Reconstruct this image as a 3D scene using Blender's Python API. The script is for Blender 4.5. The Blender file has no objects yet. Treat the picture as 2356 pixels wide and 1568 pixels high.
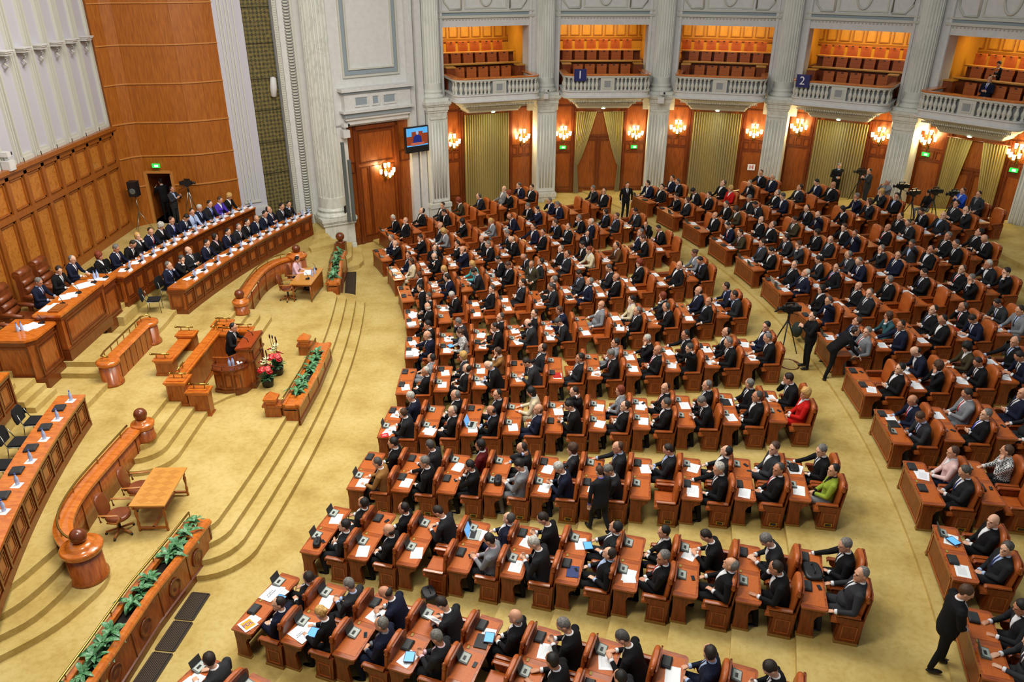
import bpy, bmesh, math, random
import numpy as np
from mathutils import Vector, Matrix, kdtree
random.seed(7)
sc = bpy.context.scene
col = sc.collection
PI = math.pi
# ------------------------------------------------------------------ camera
F_PX, PITCH, ROLL, YAW, CAMH = 1797.66, 0.4532, 0.0024, 0.0022, 12.14
def make_camera():
    cd = bpy.data.cameras.new('camera'); cam = bpy.data.objects.new('camera', cd); col.objects.link(cam)
    cp, sp = math.cos(PITCH), math.sin(PITCH)
    fwd = Vector((0, cp, -sp)); right = Vector((1, 0, 0)); up = right.cross(fwd)
    cr, sr = math.cos(ROLL), math.sin(ROLL)
    r2 = cr * right + sr * up; u2 = -sr * right + cr * up
    M = Matrix((r2, u2, -fwd)).transposed().to_4x4()
    M = Matrix.Translation((0, 0, CAMH)) @ Matrix.Rotation(YAW, 4, 'Z') @ M
    cam.matrix_world = M
    cd.sensor_width = 36; cd.sensor_fit = 'HORIZONTAL'; cd.lens = F_PX / 2356 * 36
    cd.clip_start = .1; cd.clip_end = 300
    sc.camera = cam
make_camera()
# ------------------------------------------------------------------ world, exposure, large lights
sc.view_settings.view_transform = 'Standard'; sc.view_settings.look = 'None'
sc.view_settings.exposure = 0.0; sc.view_settings.gamma = 1.0
try: sc.view_settings.use_curve_mapping = False
except Exception: pass
w = bpy.data.worlds.new('World'); sc.world = w; w.use_nodes = True
w.node_tree.nodes['Background'].inputs[0].default_value = (.86, .93, 1.0, 1)
w.node_tree.nodes['Background'].inputs[1].default_value = .27
try:
    cy = sc.cycles
    cy.max_bounces = 5; cy.diffuse_bounces = 3; cy.glossy_bounces = 2; cy.transmission_bounces = 3; cy.transparent_max_bounces = 4
    cy.caustics_reflective = False; cy.caustics_refractive = False
    cy.sample_clamp_indirect = 4; cy.use_adaptive_sampling = True; cy.adaptive_threshold = .02
except Exception: pass
def area(name, loc, size, sizey, power, color, target=None):
    l = bpy.data.lights.new(name, 'AREA'); l.shape = 'RECTANGLE'; l.size = size; l.size_y = sizey; l.energy = power; l.color = color
    o = bpy.data.objects.new(name, l); col.objects.link(o); o.location = loc
    d = (Vector(target) - Vector(loc)) if target else Vector((0, 0, -1))
    o.rotation_euler = d.to_track_quat('-Z', 'Y').to_euler()
    return o
def point(name, loc, power, color, rad=.06):
    l = bpy.data.lights.new(name, 'POINT'); l.energy = power; l.color = color; l.shadow_soft_size = rad
    o = bpy.data.objects.new(name, l); col.objects.link(o); o.location = loc
    return o
area('ceiling_skylight_lamp', (2, 19, 19), 12, 12, 2100, (1, .97, .88))
area('stage_ceiling_lamp', (-6, 20, 18), 5, 10, 2700, (1, .95, .85), (-11, 20.5, 1))
# stage spot lights hung high over the hall, aimed at the presidium
area('hall_ceiling_lamp', (-4, 7, 17), 3, 3, 1500, (1, .95, .84), (-8, 17, 1))
# ------------------------------------------------------------------ layout numbers
X0, Y0 = -29.7546, 20.7549      # centre of the seat rows
R0, DR, A0, DA, DZ, DZ2 = 26.7579, 1.12, -.3517, .08716, .0941, .029
RR, AR, DAR, ZR, DZR = 39.5552, -.2299, .058707, 1.1724, .1653
RX, RY = 5.1709, 22.2232        # centre of the gallery ring
RA, RB = 1.9342, .31786
YS = 20.95                      # stage axis
def zf(j): return DZ * j + .1 * DZ2 * j * j
def zr(j): return ZR + DZR * j
def S2L(v):
    v /= 255.
    return v / 12.92 if v <= .04045 else ((v + .055) / 1.055) ** 2.4
def C(h):
    h = h.lstrip('#'); return (S2L(int(h[0:2], 16)), S2L(int(h[2:4], 16)), S2L(int(h[4:6], 16)), 1)
# ------------------------------------------------------------------ materials
MATS = {}
def mat(name, base, rough=.5, metal=0, spec=.5, emit=None, estr=0, coat=0):
    if name in MATS: return MATS[name]
    m = bpy.data.materials.new(name); m.use_nodes = True
    b = m.node_tree.nodes['Principled BSDF']
    b.inputs['Base Color'].default_value = base if not isinstance(base, str) else C(base)
    b.inputs['Roughness'].default_value = rough; b.inputs['Metallic'].default_value = metal
    b.inputs['Specular IOR Level'].default_value = spec
    if coat: b.inputs['Coat Weight'].default_value = coat; b.inputs['Coat Roughness'].default_value = .12
    if emit: b.inputs['Emission Color'].default_value = C(emit); b.inputs['Emission Strength'].default_value = estr
    MATS[name] = m
    return m
def nodes(m): return m.node_tree.nodes, m.node_tree.links, m.node_tree.nodes['Principled BSDF']
def mixramp(name, cols, scale=4, detail=4, rough=.5, stretch=(1, 1, 1), coord='Object', bump=0, bscale=60, distort=0, spec=.5, coat=0, wave=None, pos=None):
    """noise driven colour ramp material"""
    m = mat(name, cols[0], rough, spec=spec, coat=coat)
    if m.get('done'): return m
    m['done'] = 1
    N, L, b = nodes(m)
    tc = N.new('ShaderNodeTexCoord'); mp = N.new('ShaderNodeMapping'); mp.inputs['Scale'].default_value = stretch
    L.new(tc.outputs[coord], mp.inputs[0])
    if wave:
        t = N.new('ShaderNodeTexWave'); t.inputs['Scale'].default_value = scale; t.inputs['Distortion'].default_value = wave; t.inputs['Detail'].default_value = detail
        t.inputs['Detail Scale'].default_value = 1.5
    else:
        t = N.new('ShaderNodeTexNoise'); t.inputs['Scale'].default_value = scale; t.inputs['Detail'].default_value = detail; t.inputs['Distortion'].default_value = distort
    L.new(mp.outputs[0], t.inputs['Vector'])
    r = N.new('ShaderNodeValToRGB'); e = r.color_ramp.elements
    n = len(cols); ps = pos or [.3 + .4 * i / (n - 1) for i in range(n)]
    while len(e) < n: e.new(.5)
    for i, c_ in enumerate(cols): e[i].position = ps[i]; e[i].color = C(c_)
    L.new(t.outputs[0] if not wave else t.outputs['Color'], r.inputs[0]); L.new(r.outputs[0], b.inputs['Base Color'])
    if bump:
        t2 = N.new('ShaderNodeTexNoise'); t2.inputs['Scale'].default_value = bscale; t2.inputs['Detail'].default_value = 2
        L.new(mp.outputs[0], t2.inputs['Vector'])
        bp = N.new('ShaderNodeBump'); bp.inputs['Strength'].default_value = bump; bp.inputs['Distance'].default_value = .01
        L.new(t2.outputs[0], bp.inputs['Height']); L.new(bp.outputs[0], b.inputs['Normal'])
    return m
carpet = mixramp('carpet', ['#aa9052', '#baa160', '#c2ab6b', '#c9b377'], .9, 7, .95, bump=.5, bscale=70, spec=.1, pos=[.28, .43, .55, .72])
def carpet_wear():
    N, L, b = nodes(carpet)
    r = [n for n in N if n.type == 'VALTORGB'][0]
    tc = [n for n in N if n.type == 'TEX_COORD'][0]
    t = N.new('ShaderNodeTexNoise'); t.inputs['Scale'].default_value = 9; t.inputs['Detail'].default_value = 6; t.inputs['Roughness'].default_value = .65
    L.new(tc.outputs['Object'], t.inputs['Vector'])
    r2 = N.new('ShaderNodeValToRGB'); r2.color_ramp.elements[0].position = .36; r2.color_ramp.elements[0].color = (.86, .82, .72, 1)
    r2.color_ramp.elements[1].position = .56; r2.color_ramp.elements[1].color = (1, 1, 1, 1)
    L.new(t.outputs[0], r2.inputs[0])
    mx = N.new('ShaderNodeMix'); mx.data_type = 'RGBA'; mx.blend_type = 'MULTIPLY'; mx.inputs[0].default_value = .8
    L.new(r.outputs[0], mx.inputs[6]); L.new(r2.outputs[0], mx.inputs[7]); L.new(mx.outputs[2], b.inputs['Base Color'])
carpet_wear()
desk_wood = mixramp('desk_wood', ['#7c3612', '#98491b', '#aa5822'], 5, 6, .28, (1, 6, 6), spec=.5, coat=.25)
desk_side = mixramp('desk_side_wood', ['#5f280c', '#753412', '#833e17'], 4, 6, .35, (6, 6, 1), spec=.4)
inlay = mixramp('desk_inlay', ['#b0571f', '#bb6226'], 30, 2, .42, spec=.4)
leather = mixramp('orange_leather', ['#a24e1c', '#b25b24', '#bb652b'], 3, 3, .38, bump=.15, bscale=90, spec=.5)
plinthm = mat('plinth_brass_wood', '#8f6a30', .5)
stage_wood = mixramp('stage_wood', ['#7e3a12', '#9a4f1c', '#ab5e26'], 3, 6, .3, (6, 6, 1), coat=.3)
stage_dark = mixramp('stage_wood_dark', ['#5f2a0e', '#743613'], 3, 5, .3, (5, 5, 1), coat=.3)
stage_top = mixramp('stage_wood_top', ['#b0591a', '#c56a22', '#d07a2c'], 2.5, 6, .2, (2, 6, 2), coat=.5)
burl = mixramp('burl_wood', ['#9a571c', '#b06a24', '#bf7b31', '#a86020'], 5, 9, .4, distort=1.8, coat=.2)
wainwood = mixramp('wainscot_wood', ['#8a4a18', '#a15c20'], 3, 5, .35, (6, 6, 1), coat=.2)
wallwood = mixramp('wall_wood', ['#8a4a0e', '#9b5615', '#a7621d'], 7, 7, .4, (3, 3, .35), coat=.12)
doorwood = mixramp('panel_wood', ['#74350f', '#8c4716', '#99521d'], 5, 6, .35, (5, 5, .5), coat=.2)
galwood = mixramp('gallery_wood', ['#a8701e', '#bd8528'], 5, 6, .38, (5, 5, .6), coat=.2)
parquet = mat('parquet_table', '#c98a38', .25, coat=.4)
plaster = mixramp('white_plaster', ['#c9c8c6', '#d3d2d0'], 5, 4, .75)
plaster_l = mixramp('lilac_plaster', ['#b4b2bb', '#bfbdc6'], 60, 3, .85, bump=.2, bscale=120)
cream = mat('cream_moulding', '#c2c1b6', .6)
bluegrey = mat('bluegrey_moulding', '#8d99a1', .7)
panelgrey = mat('grey_panel', '#8f9294', .8)
def marble_mat(name, a, bcol, sc_):
    m = mixramp(name, [a, a, bcol, a], sc_, 8, .35, (1, 1, .45), distort=2.2, pos=[.3, .47, .52, .57], coat=.1)
    return m
marble = marble_mat('white_marble', '#d0d1c8', '#c0c1b8', 1.0)
marble_plain = mixramp('pale_marble', ['#c4c5bd', '#d2d3cb', '#d8d9d2'], 1.4, 6, .4, (1, 1, .4), distort=1.2)
brass = mat('brass', '#b0924a', .28, 1)
steel = mat('steel', '#9b9a92', .3, 1)
black = mat('black_plastic', '#16171a', .45)
blackfab = mat('black_fabric', '#0e0e12', .9)
greyp = mat('grey_plastic', '#5b625f', .5)
lgreyp = mat('light_grey_plastic', '#a9b0a8', .45)
paper = mat('white_paper', '#eceef2', .8)
cardm = mat('white_card', '#e2e4ea', .7)
bluepl = mat('bottle_blue', '#7f9ad0', .25)
glassm = mat('cup_glass', '#c9d4dc', .15)
screenm = mat('screen_blue', '#3c7ad8', .3, emit='#5fa2ff', estr=1.1)
leafm = mixramp('leaf', ['#285c34', '#45804f', '#86ab86'], 30, 3, .4)
soil = mat('soil', '#1e140c', .95)
brownleather = mixramp('brown_leather', ['#6e3417', '#84441f'], 5, 3, .35)
redm = mat('red_petals', '#c01f26', .4)
creamfl = mat('cream_petals', '#dfe3b4', .5)
def curtain_mat():
    m = mat('gold_curtain', '#9a8440', .5); N, L, b = nodes(m)
    b.inputs['Sheen Weight'].default_value = .4
curtain_mat()
goldcloth = MATS['gold_curtain']
def grille_mat():
    m = mat('gold_lattice', '#7a6a34', .6); N, L, b = nodes(m)
    tc = N.new('ShaderNodeTexCoord'); mp = N.new('ShaderNodeMapping'); mp.inputs['Rotation'].default_value = (0, .785, .785)
    mp.inputs['Scale'].default_value = (1, 1, 1)
    L.new(tc.outputs['UV'], mp.inputs[0]); mp.inputs['Rotation'].default_value = (0, 0, .785)
    ch = N.new('ShaderNodeTexChecker'); ch.inputs['Scale'].default_value = 8.5
    ch.inputs['Color1'].default_value = C('#6f6234'); ch.inputs['Color2'].default_value = C('#3f3a20')
    L.new(mp.outputs[0], ch.inputs['Vector'])
    no = N.new('ShaderNodeTexNoise'); no.inputs['Scale'].default_value = 9; L.new(mp.outputs[0], no.inputs['Vector'])
    mx = N.new('ShaderNodeMix'); mx.data_type = 'RGBA'; mx.inputs[7].default_value = C('#8d7e48')
    r = N.new('ShaderNodeValToRGB'); r.color_ramp.elements[0].position = .5; r.color_ramp.elements[1].position = .9
    L.new(no.outputs[0], r.inputs[0]); L.new(r.outputs[0], mx.inputs[0]); L.new(ch.outputs[0], mx.inputs[6]); L.new(mx.outputs[2], b.inputs['Base Color'])
    return m
lattice = grille_mat()
# ------------------------------------------------------------------ mesh builder
class G:
    def __init__(s): s.v = []; s.f = []; s.m = []; s.sm = []
    def add(s, vs, fs, m=0, sm=False):
        o = len(s.v); s.v += [tuple(v) for v in vs]
        for f in fs: s.f.append(tuple(i + o for i in f)); s.m.append(m); s.sm.append(sm)
        return s
    def box(s, c, d, m=0, rz=0, M=None):
        x, y, z = d[0] / 2, d[1] / 2, d[2] / 2
        vs = [Vector((sx * x, sy * y, sz * z)) for sx in (-1, 1) for sy in (-1, 1) for sz in (-1, 1)]
        T = Matrix.Translation(c) @ Matrix.Rotation(rz, 4, 'Z')
        if M: T = M @ T
        vs = [T @ v for v in vs]
        return s.add(vs, [(0, 1, 3, 2), (4, 6, 7, 5), (0, 4, 5, 1), (2, 3, 7, 6), (0, 2, 6, 4), (1, 5, 7, 3)], m)
    def bb(s, x0, x1, y0, y1, z0, z1, m=0, M=None):
        return s.box(((x0 + x1) / 2, (y0 + y1) / 2, (z0 + z1) / 2), (abs(x1 - x0), abs(y1 - y0), abs(z1 - z0)), m, 0, M)
    def prism(s, poly, z0, z1, m=0, mtop=None, M=None, sm=False):
        """poly counter-clockwise in XY"""
        n = len(poly)
        vs = [Vector((p[0], p[1], z0)) for p in poly] + [Vector((p[0], p[1], z1)) for p in poly]
        if M: vs = [M @ v for v in vs]
        o = len(s.v); s.add(vs, [tuple(range(n - 1, -1, -1))], m); s.v = s.v
        s.f.append(tuple(o + n + i for i in range(n))); s.m.append(m if mtop is None else mtop); s.sm.append(False)
        for i in range(n):
            k = (i + 1) % n; s.f.append((o + i, o + k, o + n + k, o + n + i)); s.m.append(m); s.sm.append(sm)
        return s
    def loft(s, rings, m=0, sm=True, close=True, cap=True):
        """rings: list of equal length point lists"""
        n = len(rings[0]); o = len(s.v)
        for r in rings: s.v += [tuple(p) for p in r]
        for i in range(len(rings) - 1):
            for k in range(n if close else n - 1):
                k2 = (k + 1) % n
                s.f.append((o + i * n + k, o + i * n + k2, o + (i + 1) * n + k2, o + (i + 1) * n + k)); s.m.append(m); s.sm.append(sm)
        if cap:
            s.f.append(tuple(o + k for k in range(n - 1, -1, -1))); s.m.append(m); s.sm.append(False)
            q = o + (len(rings) - 1) * n
            s.f.append(tuple(q + k for k in range(n))); s.m.append(m); s.sm.append(False)
        return s
    def lathe(s, prof, n=16, c=(0, 0, 0), m=0, sm=True, M=None):
        rings = []
        for r, z in prof:
            rg = [Vector((c[0] + r * math.cos(2 * PI * k / n), c[1] + r * math.sin(2 * PI * k / n), c[2] + z)) for k in range(n)]
            if M: rg = [M @ p for p in rg]
            rings.append(rg)
        return s.loft(rings, m, sm)
    def tube(s, pts, r, n=8, m=0, r1=None):
        pts = [Vector(p) for p in pts]; rings = []
        for i, p in enumerate(pts):
            d = (pts[min(i + 1, len(pts) - 1)] - pts[max(i - 1, 0)]).normalized()
            a = d.cross(Vector((0, 0, 1)))
            if a.length < .05: a = d.cross(Vector((1, 0, 0)))
            a.normalize(); b_ = d.cross(a)
            rr = r if r1 is None else r + (r1 - r) * i / (len(pts) - 1)
            rings.append([p + (a * math.cos(2 * PI * k / n) + b_ * math.sin(2 * PI * k / n)) * rr for k in range(n)])
        return s.loft(rings, m)
    def sphere(s, c, r, m=0, n=12, k=8, M=None):
        rx, ry, rz = r if isinstance(r, (tuple, list)) else (r, r, r)
        rings = []
        for i in range(k + 1):
            t = -PI / 2 + PI * i / k
            rg = [Vector((c[0] + rx * math.cos(t) * math.cos(2 * PI * j / n), c[1] + ry * math.cos(t) * math.sin(2 * PI * j / n), c[2] + rz * math.sin(t))) for j in range(n)]
            if i in (0, k): rg = [Vector((p.x + (rx * 1e-3) * math.cos(2 * PI * j / n), p.y + ry * 1e-3 * math.sin(2 * PI * j / n), p.z)) for j, p in enumerate(rg)]
            if M: rg = [M @ p for p in rg]
            rings.append(rg)
        return s.loft(rings, m)
    def sweep(s, path, prof, m=0, closed=False, z=0, sm=False, cap=True):
        """path: 2-D points; prof: (u, z) with u to the LEFT of travel; closed profile ccw"""
        n = len(path); rings = []
        for i in range(n):
            p = Vector(path[i][:2])
            a = Vector(path[(i - 1) % n][:2]) if (i > 0 or closed) else None
            b_ = Vector(path[(i + 1) % n][:2]) if (i < n - 1 or closed) else None
            d1 = (p - a).normalized() if a is not None else None
            d2 = (b_ - p).normalized() if b_ is not None else None
            d1 = d1 or d2; d2 = d2 or d1
            n1 = Vector((-d1.y, d1.x)); n2 = Vector((-d2.y, d2.x)); nn = (n1 + n2).normalized(); k = 1 / max(.35, nn.dot(n1))
            rings.append([Vector((p.x + nn.x * u * k, p.y + nn.y * u * k, z + zz)) for u, zz in prof])
        if closed: rings.append(rings[0])
        return s.loft(rings, m, sm, True, cap and not closed)
    def mesh(s, name, mats):
        me = bpy.data.meshes.new(name); me.from_pydata([tuple(v) for v in s.v], [], s.f)
        for mm in mats: me.materials.append(mm)
        me.polygons.foreach_set('material_index', s.m); me.polygons.foreach_set('use_smooth', s.sm)
        me.update(); return me
def ob(name, me, parent=None, M=None, label=None, cat=None, group=None, kind=None):
    o = bpy.data.objects.new(name, me); col.objects.link(o)
    if parent: o.parent = parent
    if M is not None: o.matrix_local = M
    tag(o, label, cat, group, kind); return o
def tag(o, label=None, cat=None, group=None, kind=None):
    if label: o['label'] = label
    if cat: o['category'] = cat
    if group: o['group'] = group
    if kind: o['kind'] = kind
    return o
def B(name, g, mats, parent=None, **k): return ob(name, g.mesh(name, mats if isinstance(mats, (list, tuple)) else [mats]), parent, **k)
def root(name, loc, rz=0, label=None, cat=None, group=None):
    o = bpy.data.objects.new(name, None); col.objects.link(o); o.location = loc; o.rotation_euler = (0, 0, rz); o.empty_display_size = .2
    return tag(o, label, cat, group)
class T:
    """a thing built once: parts [(name, mesh, matrix, label, subparts)] placed any number of times"""
    def __init__(s, name): s.name = name; s.parts = []
    def part(s, name, g, mats, M=None, label=None):
        me = g.mesh(name, mats if isinstance(mats, (list, tuple)) else [mats]) if isinstance(g, G) else g
        s.parts.append((name, me, M or Matrix.Identity(4), label, [])); return len(s.parts) - 1
    def sub(s, i, name, g, mats, M=None):
        me = g.mesh(name, mats if isinstance(mats, (list, tuple)) else [mats]) if isinstance(g, G) else g
        s.parts[i][4].append((name, me, M or Matrix.Identity(4)))
    def place(s, loc, rz, label, cat, group=None, full=True):
        r = root(s.name, loc, rz, label, cat, group)
        for n, me, M, lb, subs in s.parts:
            p = ob(n, me, r, M)
            if lb: p['label'] = lb
            for n2, me2, M2 in subs: ob(n2, me2, p, M2)
        return r
ORD = ['first', 'second', 'third', 'fourth', 'fifth', 'sixth', 'seventh', 'eighth', 'ninth', 'tenth', 'eleventh', 'twelfth', 'thirteenth', 'fourteenth', 'fifteenth', 'sixteenth']
def rot2(x, y, a): return (x * math.cos(a) - y * math.sin(a), x * math.sin(a) + y * math.cos(a))
# ------------------------------------------------------------------ floors and terraces
def ringclip(a, r, Rm=19.0, cx=X0, cy=Y0):
    x, y = cx + r * math.cos(a), cy + r * math.sin(a)
    if (x - RX) ** 2 + (y - RY) ** 2 <= Rm * Rm: return r
    lo, hi = 0, r
    for _ in range(30):
        mid = (lo + hi) / 2; x, y = cx + mid * math.cos(a), cy + mid * math.sin(a)
        if (x - RX) ** 2 + (y - RY) ** 2 <= Rm * Rm or mid < 20: lo = mid
        else: hi = mid
    return lo
def terrace(name, r0, r1, z, a0, a1, lab=None, n=70, zb=-.3):
    g = G(); top = []; inn = []
    for i in range(n + 1):
        a = a0 + (a1 - a0) * i / n; q = ringclip(a, r1); p = min(r0, q - .02)
        inn.append((X0 + p * math.cos(a), Y0 + p * math.sin(a))); top.append((X0 + q * math.cos(a), Y0 + q * math.sin(a)))
    for i in range(n):
        if math.dist(inn[i], top[i]) < .05 or math.dist(inn[i + 1], top[i + 1]) < .05: continue
        A, Bq, Cq, D = inn[i], top[i], top[i + 1], inn[i + 1]
        g.add([(*A, z), (*Bq, z), (*Cq, z), (*D, z)], [(0, 1, 2, 3)])
        g.add([(*A, zb), (*D, zb), (*D, z), (*A, z)], [(0, 1, 2, 3)][:1]); g.f[-1] = g.f[-1][::-1]
    for e in (0, n):
        if math.dist(inn[e], top[e]) < .05: continue
        g.add([(*inn[e], zb), (*top[e], zb), (*top[e], z), (*inn[e], z)], [(0, 1, 2, 3)])
    return B(name, g, carpet, kind='structure')
fl = G(); pts = [(-19.5, -2), (24, -2), (24, 42), (-19.5, 42)]
fl.prism(pts, -.3, 0)
B('floor', fl, carpet, kind='structure')
AL, AH = A0 - 1.6 * DA, A0 + 10.75 * DA
for j in range(1, 10):
    r0 = R0 + j * DR - .43
    r1 = R0 + (j + 1) * DR - .42 if j < 9 else RR - .62
    terrace('floor_terrace', r0, r1, zf(j), AL, AH, zb=zf(j - 1) - .05)
ZA = zf(9)
# rear block: kerb then terraces
terrace('floor_terrace', RR - .64, 60, ZR - .005, -.5, AH + .35, zb=ZA - .05)
RN = {-1: 1, 0: 1, 1: 2, 2: 3, 3: 4, 4: 5, 5: 6, 6: 7, 7: 9, 8: 7, 9: 6, 10: 5, 11: 2}
for j in range(1, 9):
    km = max(k for k in RN if RN[k] > j)
    terrace('floor_terrace', RR + j * DR - .43, 60, zr(j), -.5, AR + (km + .48) * DAR, zb=zr(j - 1) - .05)
# ------------------------------------------------------------------ ring wall with pilasters, columns and balconies
def bayM(k, R=18.4):   # k bay number from 1; local x = tangent to the right, y = outward, z up
    a = RA - RB * (k - 1)
    n = Vector((math.cos(a), math.sin(a), 0)); t = Vector((math.sin(a), -math.cos(a), 0))
    M = Matrix(((t.x, n.x, 0, RX + R * n.x), (t.y, n.y, 0, RY + R * n.y), (0, 0, 1, 0), (0, 0, 0, 1)))
    return M
def flute_rings(r, n, z0, z1, dep):
    pass
def shaft(g, r, z0, z1, M, m=0, nf=20, dep=.035, bot=.35):
    n = nf * 6; rings = []
    def ring(z, d, rr):
        out = []
        for k in range(n):
            a = 2 * PI * k / n; ph = (k % 6) / 6
            q = rr - (d if ph in (1 / 6, 2 / 6, 3 / 6, 4 / 6) else 0) * (1 if ph in (2 / 6, 3 / 6) else .75)
            out.append(M @ Vector((q * math.cos(a), q * math.sin(a), z)))
        return out
    rings = [ring(z0, 0, r * 1.04), ring(z0 + bot, 0, r * 1.01), ring(z0 + bot + .02, dep, r), ring(z1, dep, r * .95)]
    g.loft(rings, m, False)
def col_base(g, r, z, M, m=0, h=.42):
    prof = [(r * 1.05, h), (r * 1.05, h * .92), (r * 1.16, h * .86), (r * 1.18, h * .78), (r * 1.08, h * .68), (r * 1.1, h * .58), (r * 1.26, h * .5), (r * 1.32, h * .38), (r * 1.26, h * .25)]
    g.lathe([(a, b_) for a, b_ in prof[::-1]], 32, (0, 0, z), m, True, M)
    g.bb(-r * 1.33, r * 1.33, -r * 1.33, r * 1.33, z, z + h * .27, m, M)
COLN = ['beside the hanging television', 'beside the balcony numbered one', 'between the two middle balconies', 'beside the balcony numbered two', 'beside the balcony with seated men', 'at the far edge of the hall']
for k in range(0, 6):
    M = bayM(k + .5, 17.95)
    rt = root('column', (0, 0, 0)); tag(rt, kind='structure')
    rt['label'] = 'white fluted marble column on a pilaster ' + COLN[k]; rt['category'] = 'column'
    g = G()
    # pilaster (front y=-.5)
    zb = .2
    g.bb(-.49, .49, -.42, .6, zb, 5.62, 0, M)
    pil_m = marble_plain
    for i in range(5):   # reeded front
        x = -.3 + .15 * i
        g.tube([M @ Vector((x, -.425, 1.7)), M @ Vector((x, -.425, 5.3))], .045, 6)
    for x in (-.43, .43): g.bb(x - .03, x + .03, -.46, -.42, 1.5, 5.5, 0, M)
    g.bb(-.45, .45, -.46, -.42, 1.5, 1.56, 0, M); g.bb(-.45, .45, -.46, -.42, 5.44, 5.5, 0, M)
    B('pilaster', g, marble_plain, rt)
    g = G()
    for i, (e, z0, z1) in enumerate([(.03, .2, 1.35), (.07, 1.2, 1.42)]): g.bb(-.49 - e, .49 + e, -.42 - e, .6, z0, z1, 0, M)
    B('base', g, marble, rt)
    g = G()
    for e, z0, z1 in [(.03, 5.55, 5.75), (.06, 5.75, 5.85), (.1, 5.85, 6.05), (.16, 6.05, 6.12), (.2, 6.12, 6.24)]: g.bb(-.45 - e, .45 + e, -.40 - e, .6, z0, z1, 0, M)
    B('capital', g, marble, rt)
    g = G(); M2 = bayM(k + .5, 18.12)
    shaft(g, .44, 6.6, 14, M2, 0, 22, .045, .42); col_base(g, .44, 6.24, M2, 0, .5)
    B('shaft', g, marble_plain, rt)
    g = G(); M3 = bayM(k + .5, 18.5)
    g.bb(-.78, .78, -.12, 1.2, 5.4, 14, 0, M3)
    for x in (-.7, .7): g.bb(x - .06, x + .06, -.17, -.12, 6.2, 14, 0, M3)
    B('pier', g, plaster, rt)
SC_Z = [4.1, 4.17, 4.5, 4.9, 5.05]
SC_X = [(-1.78, 1.9), (-1.82, 1.88), (-1.88, 1.86), (-1.95, 1.75), (-2.1, 1.6)]
BAYN = ['one', 'two', 'three', 'four', 'five']
PLACE = ['first', 'second', 'third', 'fourth', 'fifth']
def frame_rect(g, x0, x1, z0, z1, y, w, d, M, m=0):
    g.bb(x0, x1, y - d, y, z0, z0 + w, m, M); g.bb(x0, x1, y - d, y, z1 - w, z1, m, M)
    g.bb(x0, x0 + w, y - d, y, z0 + w, z1 - w, m, M); g.bb(x1 - w, x1, y - d, y, z0 + w, z1 - w, m, M)
def curtain_sheet(M, fx, z0, z1, n=60, nz=26, amp=.05, y=-.12, folds=14):
    """fx(u,s): x of point at across u (0..1), height s (0 bottom..1 top)"""
    g = G(); vs = []
    for iz in range(nz + 1):
        s_ = iz / nz; z = z0 + (z1 - z0) * s_
        for i in range(n + 1):
            u = i / n; x = fx(u, s_)
            vs.append(M @ Vector((x, y + amp * math.sin(u * folds * 2 * PI) * (.8 + .2 * math.sin(3 * s_ + u * 9)), z)))
    fs = [(a, a + 1, a + n + 2, a + n + 1) for iz in range(nz) for a in range(iz * (n + 1), iz * (n + 1) + n)]
    g.add(vs, fs, 0, True); return g
def make_sconce():
    t = T('wall_sconce')
    g = G(); g.lathe([(.02, -.5), (.05, -.42), (.03, -.3), (.09, -.15), (.11, 0), (.07, .12), (.1, .22), (.03, .34)], 12)
    g.sphere((0, -.06, -.1), (.09, .06, .1)); t.part('backplate', g, brass)
    for i, (x, y, z) in enumerate([(-.34, -.22, .02), (-.17, -.36, -.06), (.0, -.42, -.14), (.17, -.36, -.06), (.34, -.22, .02), (-.1, -.2, .28), (.1, -.2, .28)]):
        g = G(); P0 = Vector((0, -.05, -.25)); P1 = Vector((x * .8, y * .9, z - .35)); P2 = Vector((x, y, z - .12))
        pts = [P0 * (1 - s) ** 2 + P1 * 2 * s * (1 - s) + P2 * s * s for s in [q / 6 for q in range(7)]]
        g.tube(pts, .014, 6); g.lathe([(.012, -.14), (.05, -.1), (.055, -.09)], 8, (x, y, z)); t.part('arm', g, brass)
        g = G(); g.lathe([(.035, -.1), (.055, -.06), (.06, 0), (.075, .11)], 10, (x, y, z)); t.part('shade', g, mat('lit_glass', '#fff0c8', .4, emit='#ffdf96', estr=6))
    return t
sconce = make_sconce()
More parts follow.
